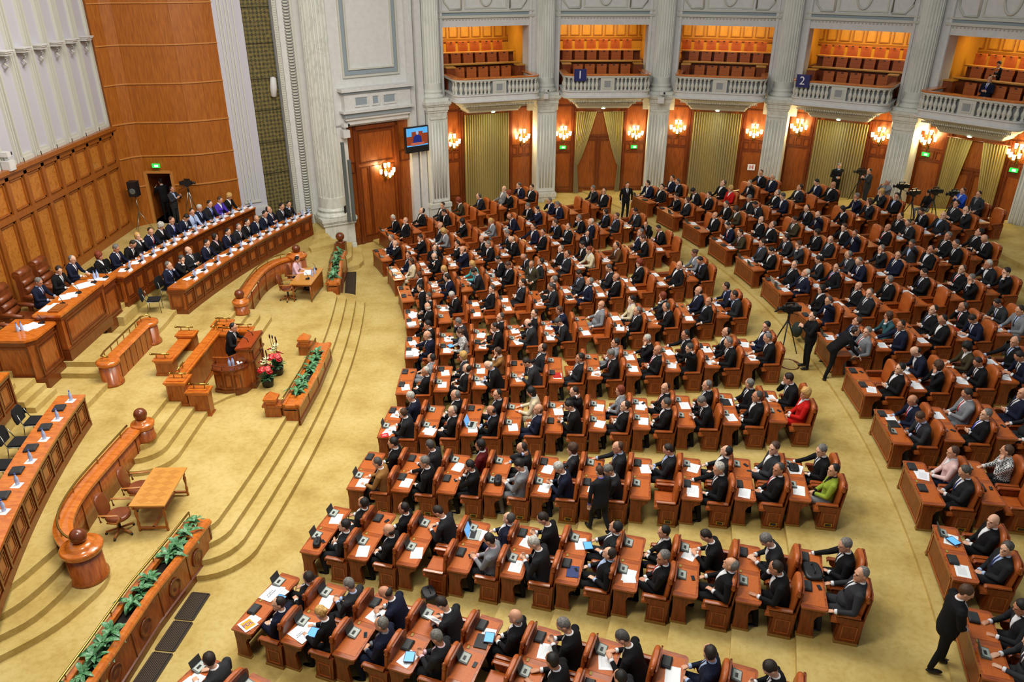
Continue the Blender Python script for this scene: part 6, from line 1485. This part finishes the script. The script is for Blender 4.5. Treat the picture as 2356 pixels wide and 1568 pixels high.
for row, lst, x0, zfl, zt in (('upper', MIN_B, -13.0, 2.0, 2.75), ('lower', MIN_F, -11.33, 1.36, 2.13)):
    for i, (y, v, lk) in enumerate(lst):
        xe = deskarc(x0, y); an = PI + math.atan(2 * .0167 * (y - YS)) * -1
        base = dict(sk=rnd.choice([0, 2, 1]), jc='navy', tr=None, sh='white', tie='dark tie', hair='short', hc='dark'); base.update(lk)
        Mx = Matrix.Translation((xe - 1.02, y, zfl)) @ Matrix.Rotation(an, 4, 'Z') @ Matrix.Scale(1.08, 4)
        Mx = Mx @ Matrix.Translation((0, 0, -.03)); 
        person(v, Mx, look_words(base, v) + ', %s from near end of %s ministers desk' % (ORD[i], row), base, 'ministers at the %s curved desk' % row)
        r = conf.place((xe - 1.06 - .0, y, zfl), an, 'black chair of the %s minister from near end, %s desk' % (ORD[i], row), 'chair', 'black chairs of the ministers')
        Mt = Matrix.Translation((xe, y, zt)) @ Matrix.Rotation(an - PI, 4, 'Z')
        ob('name_card', card_me, None, Mt @ Matrix.Translation((-.08, .02, 0)), 'white folded name card, %s from near end of %s ministers desk' % (ORD[i], row), 'name card', 'name cards on the ministers desks')
        p = Mt @ Vector((-.2, .22, 0)); bottle(p.x, p.y, p.z, 'blue water bottle, %s from near end of %s ministers desk' % (ORD[i], row))
        p = Mt @ Vector((-.24, .12, 0)); micm.place(p, an - PI, 'black desk microphone, %s from near end of %s ministers desk' % (ORD[i], row), 'microphone', 'microphones on the ministers desks')
        for q in range(rnd.choice([1, 1, 2])): ob('paper_sheet', paper_me, None, Mt @ Matrix.Translation((-.36, rnd.uniform(-.12, .12), .002 + .003 * q)) @ Matrix.Rotation(rnd.uniform(-.5, .5), 4, 'Z'), '%s white paper before %s minister from near end, %s desk' % (['top', 'lower'][q], ORD[i], row), 'paper', 'papers on the ministers desks')
        p = Mt @ Vector((-.28, .26, 0)); ob('cup', cup_me, None, Matrix.Translation(p), 'clear cup before %s minister from near end, %s desk' % (ORD[i], row), 'cup', 'cups on the ministers desks')
# empty near desk: bottles on white cards and black consoles
for i in range(9):
    y = 17.05 - .88 * i; x = deskarc(-11.2, y)
    bottle(x - .22, y, 2.134, 'blue water bottle on the empty near curved desk, %s from its end' % ORD[i])
    ob('paper_napkin', sheet(.2, .2).mesh('paper_napkin', [paper]), None, Matrix.Translation((x - .22, y - .03, 2.13)), 'white square card under the %s bottle of the empty near desk' % ORD[i], 'card', 'white cards on the near curved desk')
    r = con_shut.place((x - .3, y - .42, 2.13), .2, 'closed black console on the empty near curved desk, %s from its end' % ORD[i], 'console', 'consoles on the near curved desk'); r.scale = (1.5, 1.1, 1.1)
# presidium
for i, (x, y, v, lk, lab) in enumerate([(-14.15, 21.45, 'desk', dict(jc='navy', hair='full', hc='grey', sh='blue', tie='maroon tie'), 'grey-haired man in navy suit reading at the near end of the presidium desk'), (-14.12, 22.45, 'desk2', dict(jc='black', hair='full', hc='dark', tie='grey tie'), 'dark-haired man in black suit in the middle of the presidium desk'), (-14.15, 23.4, 'desk', dict(jc='navy', hair='receding', hc='grey', tie='purple tie'), 'balding man in navy suit at the far end of the presidium desk')]):
    person(v, Matrix.Translation((x, y, 2.36)) @ Matrix.Rotation(PI - .1, 4, 'Z'), lab, lk)
for i, (x, y, z) in enumerate([(-13.35, 20.5, 3.14), (-13.3, 21.35, 3.14), (-13.25, 22.2, 3.14), (-13.5, 19.6, 2.95), (-13.35, 23.1, 2.95)]):
    for q in range(2): ob('paper_sheet', paper_me, None, Matrix.Translation((x + .12 * q, y + .15 * q, z + .002 + .003 * q)) @ Matrix.Rotation(.4 * i, 4, 'Z') @ Matrix.Scale(1.3, 4), 'white paper %s on the presidium desk, %s from near end' % (['below', 'on top'][q], ORD[i]), 'paper', 'papers on the presidium desk')
    micm.place((x + .25, y + .3, z), 0, 'black microphone on the presidium desk, %s from near end' % ORD[i], 'microphone', 'presidium microphones')
bottle(-13.6, 19.35, 2.95, 'left blue bottle on the near wing of the presidium desk'); bottle(-13.52, 19.42, 2.95, 'right blue bottle on the near wing of the presidium desk'); bottle(-13.4, 23.3, 2.95, 'left blue bottle on the far wing of the presidium desk'); bottle(-13.35, 23.4, 2.95, 'right blue bottle on the far wing of the presidium desk')
g = G(); g.bb(-13.2, -12.9, 20.2, 20.75, 3.14, 3.19); g.bb(-13.15, -12.95, 20.3, 20.6, 3.19, 3.2); B('wooden_gavel_board', g, wainwood, label='small wooden board on the near end of the presidium desk', cat='board')
# speaker at the lectern
person('podium', Matrix.Translation((-8.52, 21.05, .68)) @ Matrix.Rotation(PI, 4, 'Z'), 'dark-haired speaker in black suit standing at the lectern', dict(jc='black', sh='white', tie='grey tie', hair='short', hc='black'))
# woman in pink
person('wdesk', Matrix.Translation((-8.45, 28.25, .6)) @ Matrix.Rotation(PI, 4, 'Z'), 'black-haired woman in pink jacket writing at the small table', dict(jc='pink', tr='black', hair='short', hc='black', sh='pink'))
for i, (x, y) in enumerate([(-7.95, 28.2), (-7.9, 28.0)]): ob('paper_sheet', paper_me, None, Matrix.Translation((x, y, 1.352 + .003 * i)) @ Matrix.Rotation(.2 * i, 4, 'Z'), '%s white paper on the table of the woman in pink' % ['far', 'near'][i], 'paper')
for i, (x, y) in enumerate([(-7.65, 27.7), (-7.6, 27.95)]): bottle(x, y, 1.35, '%s bottle on the table of the woman in pink' % ['near', 'far'][i])
for i, (x, y) in enumerate([(-7.7, 28.4), (-7.75, 27.4)]): micm.place((x, y, 1.35), 0, 'black microphone at the %s end of the table of the woman in pink' % ['far', 'near'][i], 'microphone')
# flower arrangements before the lectern
def bouquet(x, y, z, s, lab):
    rt = root('flower_arrangement', (x, y, z), 0, lab, 'flowers'); rt.scale = (s,) * 3
    g = G(); g.lathe([(.1, 0), (.14, .02), (.17, .22), (.15, .24)], 14); B('pot', g, mat('pot_black', '#10120f', .4), rt)
    r_ = random.Random(int(x * 100)); g = G()
    for i in range(90):
        a = r_.uniform(0, 2 * PI); el = r_.uniform(-.2, 1.2); L_ = r_.uniform(.14, .3); d = Vector((math.cos(a) * math.cos(el), math.sin(a) * math.cos(el), math.sin(el))); s_ = Vector((-math.sin(a), math.cos(a), 0)) * .03; b0 = Vector((0, 0, .26))
        g.add([b0, b0 + d * L_ * .5 + s_, b0 + d * L_, b0 + d * L_ * .5 - s_], [(0, 1, 2, 3)])
    B('foliage', g, leafm, rt)
    for i in range(13):
        a = 2 * PI * i / 6.5 + .4; R_ = .1 + .07 * (i % 3); p = Vector((R_ * math.cos(a), R_ * math.sin(a), .45 + .09 * (i % 3))); Mx = Matrix.Translation(p) @ Matrix.Rotation(a, 4, 'Z') @ Matrix.Rotation(.7, 4, 'Y')
        g = G(); g.lathe([(.005, -.01), (.065, .0), (.085, .018), (.06, .006), (.005, .002)], 9, (0, 0, 0), 0, True, Mx); k_ = B('red_flower', g, redm, rt); g = G(); g.tube([Mx @ Vector((0, 0, .0)), Mx @ Vector((-.02, 0, .06))], .008, 5); B('spadix', g, creamfl, k_)
    for i in range(3):
        g = G(); p = Vector((.03 * i - .03, .05 * i - .05, .68 + .05 * i)); [g.sphere((0, 0, 0), (.06, .022, .008), 0, 8, 4, Matrix.Translation(p) @ Matrix.Rotation(q * PI / 3, 4, 'Z') @ Matrix.Rotation(-.5, 4, 'Y') @ Matrix.Translation((.05, 0, 0))) for q in range(6)]; B('white_lily', g, creamfl, rt)
    g = G(); [g.tube([(0, 0, .3), (.08 * math.cos(q), .08 * math.sin(q), .95 + .04 * q)], .006, 4) for q in range(5)]; [g.sphere((.08 * math.cos(q), .08 * math.sin(q), .95 + .04 * q), (.02, .02, .06), 0, 6, 5) for q in range(5)]; B('dark_stems', g, mat('dark_buds', '#3a1216', .6), rt)
bouquet(-7.38, 20.55, .6, 1.12, 'red and white flower arrangement in black pot, nearer of two beside the lectern')
bouquet(-7.3, 21.3, .6, 1.2, 'red and white flower arrangement, farther of two beside the lectern')
# ------------------------------------------------------------------ standing people
def at_px(x, y, z):
    d = sc.camera.matrix_world.to_3x3() @ Vector(((x - 1178) / F_PX, (784 - y) / F_PX, -1)); t = (z - CAMH) / d.z; return Vector((0, 0, CAMH)) + d * t
def stand(var, x, y, z, face, label, s=1, **lk):
    p = at_px(x, y, z); return person(var, Matrix.Translation(p) @ Matrix.Rotation(face, 4, 'Z') @ Matrix.Scale(s, 4), label, lk)
def floorz(x, y):
    r = math.hypot(x - X0, y - Y0); a = math.atan2(y - Y0, x - X0)
    if r >= RR - .64:
        j = int((r - RR + .43) / DR); k = (a - AR) / DAR; cap = max([RN[q] - 1 for q in RN if q + .48 >= k] or [0]); j = max(0, min(j, cap, 8)); return zr(j) if j else ZR
    return zf(max(0, min(9, int((r - R0 + .43) / DR))))
def by_top(x, y, h):
    z = 1.5
    for _ in range(12):
        p = at_px(x, y, z + h); z = floorz(p.x, p.y)
    p.z = z; return p
def stand2(var, x, y, face, label, s=1, **lk):
    p = by_top(x, y, 1.62 * s); return person(var, Matrix.Translation(p) @ Matrix.Rotation(face, 4, 'Z') @ Matrix.Scale(s, 4), label, lk)
# face: local -X is the facing direction; 0 = facing the stage
ZB = ZR
stand('stand_heavy', 2150, 1535, ZA, PI * .93, 'heavy man in black suit standing in the aisle at the lower right', 1.06, jc='black', hair='full', hc='brown', tie='navy tie')
stand('camop', 1852, 846, ZA, .0, 'cameraman in black with headphones standing in the curved aisle', 1.04, jc='black', sh='black', tie='no tie', hair='short', hc='black')
stand('bendover', 1905, 868, ZA, PI * .95, 'man in black suit bending over a desk beside the cameraman', 1.05, jc='black', hair='short', hc='dark')
stand('walk', 1378, 1225, zf(5), -PI * .33, 'man in charcoal suit walking between front-block rows with papers', .98, jc='charcoal', hair='short', hc='brown', sh='violet')
stand('stand_down', 1437, 503, ZA, PI * .55, 'bearded man in black suit standing at the head of the aisle', 1.0, jc='black', hair='short', hc='black')
stand('stand', 1003, 655, zf(1), PI * .6, 'man in black suit standing among the farther front-block rows', 1.0, jc='black', hair='short', hc='black')
stand('stand_down', 978, 760, zf(0) + .0, 0, 'man in black suit standing with his back turned near the front-left desks', 1.02, jc='black', hair='short', hc='black')
stand('stand', 1223, 700, zf(3), PI * .3, 'grey-haired man in olive suit standing among the front-block rows', 1.0, jc='olive', hair='receding', hc='grey')
stand('stand_down', 1345, 620, zf(5), PI * .6, 'dark-haired man in black suit standing behind blond woman', .98, jc='black', hair='short', hc='black')
stand('bendover', 1490, 575, zf(8), PI * .3, 'balding man in black suit leaning on a desk by the aisle', .85, jc='black', hair='receding', hc='dark', tie='red tie')
stand2('stand', 1892, 372, PI * .55, 'man in dark red jacket standing before the gold curtain', 1.0, jc='maroon', tr='black', hair='short', hc='dark')
stand2('stand_face', 1930, 382, PI * .5, 'grey-haired man touching his face before the gold curtain', 1.0, jc='black', hair='full', hc='grey', tie='grey tie', sh='blue')
stand2('camop', 2002, 395, .1, 'cameraman in dark cap behind a tripod near the fourth column', .95, jc='dark grey', sh='grey', tie='no tie', hair='short', hc='black')
stand2('shooter', 2045, 420, .1, 'white-haired photographer in pale vest aiming a camera', .98, jc='light grey', tr='grey', hair='full', hc='white', sh='grey', tie='no tie')
stand2('camop', 2215, 450, .1, 'cameraman in blue pullover behind a video camera at the right', .95, jc='bright blue', tr='navy', sh='blue', tie='no tie', hc='dark')
stand2('stand', 2254, 448, .3, 'man in dark grey pullover standing by the right curtain', .95, jc='dark grey', sh='grey', tie='no tie', hc='dark')
person('wlap', Matrix.Translation(by_top(2138, 445, 1.2)) @ Matrix.Rotation(.2, 4, 'Z'), 'woman with long black hair sitting among the tripods', dict(jc='black', tr='light grey', hair='long', hc='black', sh='black'))
p = at_px(378, 503, 2.0)
person('camop', Matrix.Translation((-15.0, 32.75, 2.0)) @ Matrix.Rotation(PI * 1.75, 4, 'Z'), 'man in black suit standing in the dark stage doorway', dict(jc='black', sh='white', hair='short', hc='dark'))
person('camop', Matrix.Translation((-14.28, 31.95, 2.0)) @ Matrix.Rotation(PI * .9, 4, 'Z') @ Matrix.Scale(.94, 4), 'young cameraman in grey jacket beside the stage tripod', dict(jc='dark grey', tr='charcoal', sh='blue', tie='no tie', hair='short', hc='black'))
U = bayM(5, 18.4); a5 = RA - RB * 4
for x, y, z, v, lk, lab in [(-.75, 2.0, 6.95, 'phone', dict(jc='black', hc='dark', hair='full'), 'dark-haired man in black suit in the middle row of the right gallery'), (1.15, 2.0, 6.95, 'phone', dict(jc='black', tie='maroon tie', hc='dark'), 'man with maroon tie in the middle row of the right gallery'), (-.35, .35, 6.5, 'fold', dict(jc='navy', tie='blue tie', hair='bald', hc='grey'), 'bald man in navy suit leaning on the right gallery rail'), (1.7, .5, 6.5, 'fold', dict(jc='navy', hc='dark'), 'man in navy suit cut by the right edge of the gallery')]:
    person(v, Matrix.Translation(U @ Vector((x, y - .0, z))) @ Matrix.Rotation(a5, 4, 'Z'), lab, lk)
# ------------------------------------------------------------------ cameras on tripods, loudspeaker
def tripod_cam(p, z, h, an, lab, s=1, legm=None):
    rt = root('video_camera', (p[0], p[1], z), an, lab, 'video camera'); rt.scale = (s,) * 3; lm = legm or black
    for i in range(3):
        a = 2 * PI * i / 3; g = G(); g.tube([(0, 0, h - .25), (.2 * math.cos(a), .2 * math.sin(a), h * .45), (.42 * math.cos(a), .42 * math.sin(a), 0)], .022, 6, 0, .014); B('tripod_leg', g, lm, rt)
    g = G(); g.tube([(0, 0, h - .3), (0, 0, h - .05)], .035, 8); g.bb(-.08, .08, -.06, .06, h - .06, h); g.tube([(0, .05, h - .05), (.35, .12, h - .2)], .01, 6); B('tripod_head', g, black, rt)
    g = G(); g.bb(-.2, .2, -.07, .07, h, h + .17); g.bb(.18, .3, -.06, .06, h + .0, h + .14); g.bb(-.15, .1, -.02, .02, h + .22, h + .25); g.bb(-.14, -.12, -.02, .02, h + .17, h + .24); g.bb(.08, .1, -.02, .02, h + .17, h + .24); B('camera_body', g, black, rt)
    g = G(); g.lathe([(.04, 0), (.055, .02), (.05, .12), (.065, .16)], 12, (0, 0, 0), 0, True, Matrix.Translation((-.19, 0, h + .08)) @ Matrix.Rotation(-PI / 2, 4, 'Y')); B('lens', g, mat('lens_black', '#1c1d20', .25), rt)
    g = G(); g.bb(-.05, .1, -.2, -.09, h + .1, h + .2); B('viewfinder', g, black, rt)
q = at_px(1800, 815, ZA); tripod_cam((q.x, q.y), ZA, 1.35, .1, 'large black video camera on tripod beside the cameraman in the curved aisle', 1.1)
tripod_cam((-13.55, 31.9), 2.0, 1.75, PI, 'black video camera on silver tripod in the stage corner', 1.0, steel)
for i, (x, y, lab) in enumerate([(1983, 392, 'left of the capped cameraman'), (2076, 425, 'right of the white-haired photographer'), (2154, 437, 'before the tied gold curtain'), (2196, 442, 'beside the cameraman in blue'), (2104, 440, 'beside the sitting black-haired woman')]):
    q = by_top(x, y, 1.5 + .1 * (i % 2)); tripod_cam((q.x, q.y), q.z, 1.3 + .1 * (i % 2), .1 * i, 'black video camera on tripod ' + lab, 1.05)
rt = root('loudspeaker', (-15.4, 31.1, 2.0), 0, 'black loudspeaker on a tripod stand in the stage corner', 'loudspeaker')
g = G(); g.bb(-.17, .17, -.19, .16, 1.5, 2.1); B('cabinet', g, black, rt); g = G(); g.lathe([(.13, 0), (.1, .01)], 16, (0, 0, 0), 0, True, Matrix.Translation((0, -.19, 1.72)) @ RX90); B('driver', g, greyp, rt)
g = G(); g.tube([(0, 0, .5), (0, 0, 1.5)], .018); B('pole', g, steel, rt)
for i in range(3): a = 2 * PI * i / 3 + .5; g = G(); g.tube([(0, 0, .85), (.45 * math.cos(a), .45 * math.sin(a), 0)], .014, 6); B('leg', g, steel, rt)
# ------------------------------------------------------------------ things on particular desks
def desk_item(kind, sec, k, j, x, y, rz, lab, cat, sc_=1, me=None, tpl=None, z=.724):
    M = wm(sec, k, j, x, y, z, rz, sc_)
    if me: return ob(kind, me, None, M, lab, cat)
    a, r, zz, p = unit(sec, k, j); o = tpl.place(M.translation, a + rz, lab, cat); o.scale = (sc_,) * 3; return o
desk_item('laptop', 'F', 1, 3, -.24, .35, .1, 'open silver laptop on the fourth desk of the third lowest front-block row', 'laptop', tpl=laptop)
desk_item('laptop', 'F', 3, 2, -.2, -.3, -.1, 'open silver laptop before the man in navy in the middle front-block', 'laptop', tpl=laptop)
desk_item('laptop', 'F', 7, 3, -.2, .2, -.1, 'open black laptop before the grey-haired man in the far front-block', 'laptop', tpl=laptop)
desk_item('laptop', 'R', 6, 0, -.2, .2, 0, 'open laptop on the closed-front desk by the curved aisle', 'laptop', tpl=laptop)
desk_item('bag', 'F', 1, 0, -.2, -.5, .3, 'small black handbag on the first desk of the third lowest row', 'bag', tpl=bag, sc_=.8)
desk_item('bag', 'F', 2, 3, -.2, -.3, .1, 'black bag hanging over a desk of the fourth lowest row', 'bag', tpl=bag, sc_=.9)
desk_item('bag', 'F', 1, 9, -.22, .15, .2, 'large flat black laptop bag on the last desk of third lowest row', 'bag', tpl=brief, sc_=1.15)
desk_item('bag', 'F', 2, 9, -.22, .4, .0, 'black bag on the last desk of the fourth lowest row', 'bag', tpl=brief, sc_=.75)
M = wm('F', 1, 2, .3, -.95, 0, .4); brief2 = bag_template('black_backpack', .38, .3, .3); brief2.place(M.translation, .4, 'black bag lying on the carpet between two lower rows', 'bag')
for i, (sec, k, j, x, y, lab) in enumerate([('F', 0, 0, -.02, .12, 'lit blue tablet held at the first desk of the second lowest row'), ('F', 0, 1, .02, -.45, 'lit blue tablet held by the blond woman at the lower left'), ('F', 0, 4, -.1, .3, 'lit tablet of the man in navy in the second lowest row'), ('F', 0, 3, -.18, -.5, 'lit tablet leaning on a console in the second lowest row'), ('F', 1, 5, -.02, .35, 'lit tablet of the bespectacled man in third lowest row'), ('F', 5, 1, -.1, -.3, 'lit tablet at the second desk of the middle front-block'), ('R', 0, 0, -.2, .3, 'lit blue tablet on the rear desk at the lower right')]):
    desk_item('tablet', sec, k, j, x, y, .1 * i, lab, 'tablet', me=tablet_m, z=.76)
folder = sheet(.24, .32, 5).mesh('folder', [mat('folder_blue', '#1c2c66', .5)]); folderr = sheet(.24, .32, 5).mesh('folder', [mat('folder_red', '#b01a14', .5)]); folderk = sheet(.24, .32, 6).mesh('folder', [mat('folder_black', '#1c1c20', .6)])
for i, (sec, k, j, x, y, me, cn) in enumerate([('F', 1, 5, -.18, -.45, folder, 'navy'), ('F', 4, 4, -.2, -.4, folderr, 'red'), ('F', 6, 5, -.2, -.3, folderk, 'black'), ('F', 0, 4, -.2, .2, folderk, 'black'), ('F', 3, 8, -.25, .3, folderk, 'black'), ('F', 8, 4, -.2, .3, folder, 'blue'), ('R', 2, 0, -.2, .1, folderk, 'black'), ('F', 5, 2, -.2, -.3, folderk, 'black'), ('R', 4, 3, -.2, 0, folderr, 'red')]):
    desk_item('folder', sec, k, j, x, y, .1, '%s folder on the %s' % (cn, where(sec, k, j, 0)), 'folder', me=me, z=.726)
# stacks of paper at the far left front desks
for i, (sec, k, j, x, y, n_) in enumerate([('F', 5, 0, -.3, -.6, 40), ('F', 6, 0, -.3, -.62, 30), ('F', 6, 0, -.2, .1, 12), ('F', 5, 0, -.15, -.3, 10)]):
    desk_item('paper_stack', sec, k, j, x, y, .2 * i, 'tall pile of white papers on the %s, %s' % (where(sec, k, j, 0), ['outer', 'corner', 'middle', 'inner'][i]), 'paper pile', me=sheet(.22, .3, n_).mesh('paper_stack', [paper]))
# posters and printed sheets with lettering
inkb = mat('ink_dark', '#3a3f52', .8)
def lettered(sec, k, j, x, y, rz, lines, size, lab, w=.3, h=.42, mt=None, tm=None, frame=None):
    g = sheet(w, h, 2)
    if frame: g.bb(-w * .36, w * .36, -h * .36, h * .36, .004, .005, 1)
    o = ob('printed_poster', g.mesh('printed_poster', [mt or paper, frame or paper]), None, wm(sec, k, j, x, y, .73, rz), lab, 'poster')
    text_mesh('lettering', lines, size, tm or inkb, o, Matrix.Translation((0, 0, .007)) @ Matrix.Rotation(0, 4, 'Z'), .0005); return o
pdlm = mat('poster_orange', '#f0a02a', .7)
lettered('F', 0, 0, -.22, -.62, 1.2, 'PDL', .12, 'white and orange poster reading PDL at the near corner of a front desk', .28, .3, paper, mat('ink_blue', '#2433a8', .6), pdlm)
lettered('F', 0, 0, -.3, .22, 1.5, 'PONTA\nROMÂNIA', .05, 'white sheet reading PONTA ROMÂNIA on first desk of the second lowest row', .4, .3)
lettered('F', 0, 1, -.2, -.55, 1.3, 'PONTA\nROMÂNIA', .04, 'long white sheet reading PONTA ROMÂNIA on the second desk of that row', .28, .42)
lettered('F', -1, 0, -.22, .1, 1.4, 'PONTA\nROMÂNIA', .05, 'white sheet with orange print reading PONTA ROMÂNIA on the bottommost desk', .42, .34)
lettered('F', 3, 0, -.26, -.72, .4, 'PSD', .07, 'small red and white poster on the near corner of a front desk', .2, .2, mat('poster_red', '#c41e1e', .6), paper)
o = lettered('F', 0, 3, -.1, .45, 1.3, 'PONTA\nROMÂNIA', .05, 'white sheet reading PONTA ROMÂNIA held up in the second lowest row', .3, .36)
o.matrix_local = wm('F', 0, 3, -.05, .3, .92, 1.3) @ Matrix.Rotation(.7, 4, 'Y')
# cable on the floor of the aisle
g = G(); q = at_px(1815, 838, ZA); g.tube([(q.x + .35 * math.cos(t) * (1 - .02 * t), q.y + .35 * math.sin(t), ZA + .012) for t in [i * .4 for i in range(34)]], .01, 5); B('cable_coil', g, mat('cable_red', '#6a2a1a', .5), label='coil of dark red cable on the aisle carpet by the tripod', cat='cable')
q = at_px(1828, 790, ZA); g = G(); g.sphere((q.x, q.y, ZA + .5), (.16, .22, .26), 0, 12, 8); B('equipment_pouch', g, mat('pouch_green', '#1e2a22', .8), label='dark green pouch hanging behind the tripod in the aisle', cat='bag')
rt = root('barrier_tape', (0, 0, 0), label='yellow barrier tape stretched before the camera crews', cat='tape'); g = G(); a_, b_ = at_px(2140, 480, 2.4), at_px(2225, 482, 2.5); g.tube([a_, a_.lerp(b_, .5) + Vector((0, 0, -.03)), b_], .025, 5); B('tape', g, mat('tape_yellow', '#d6c83a', .6), rt)
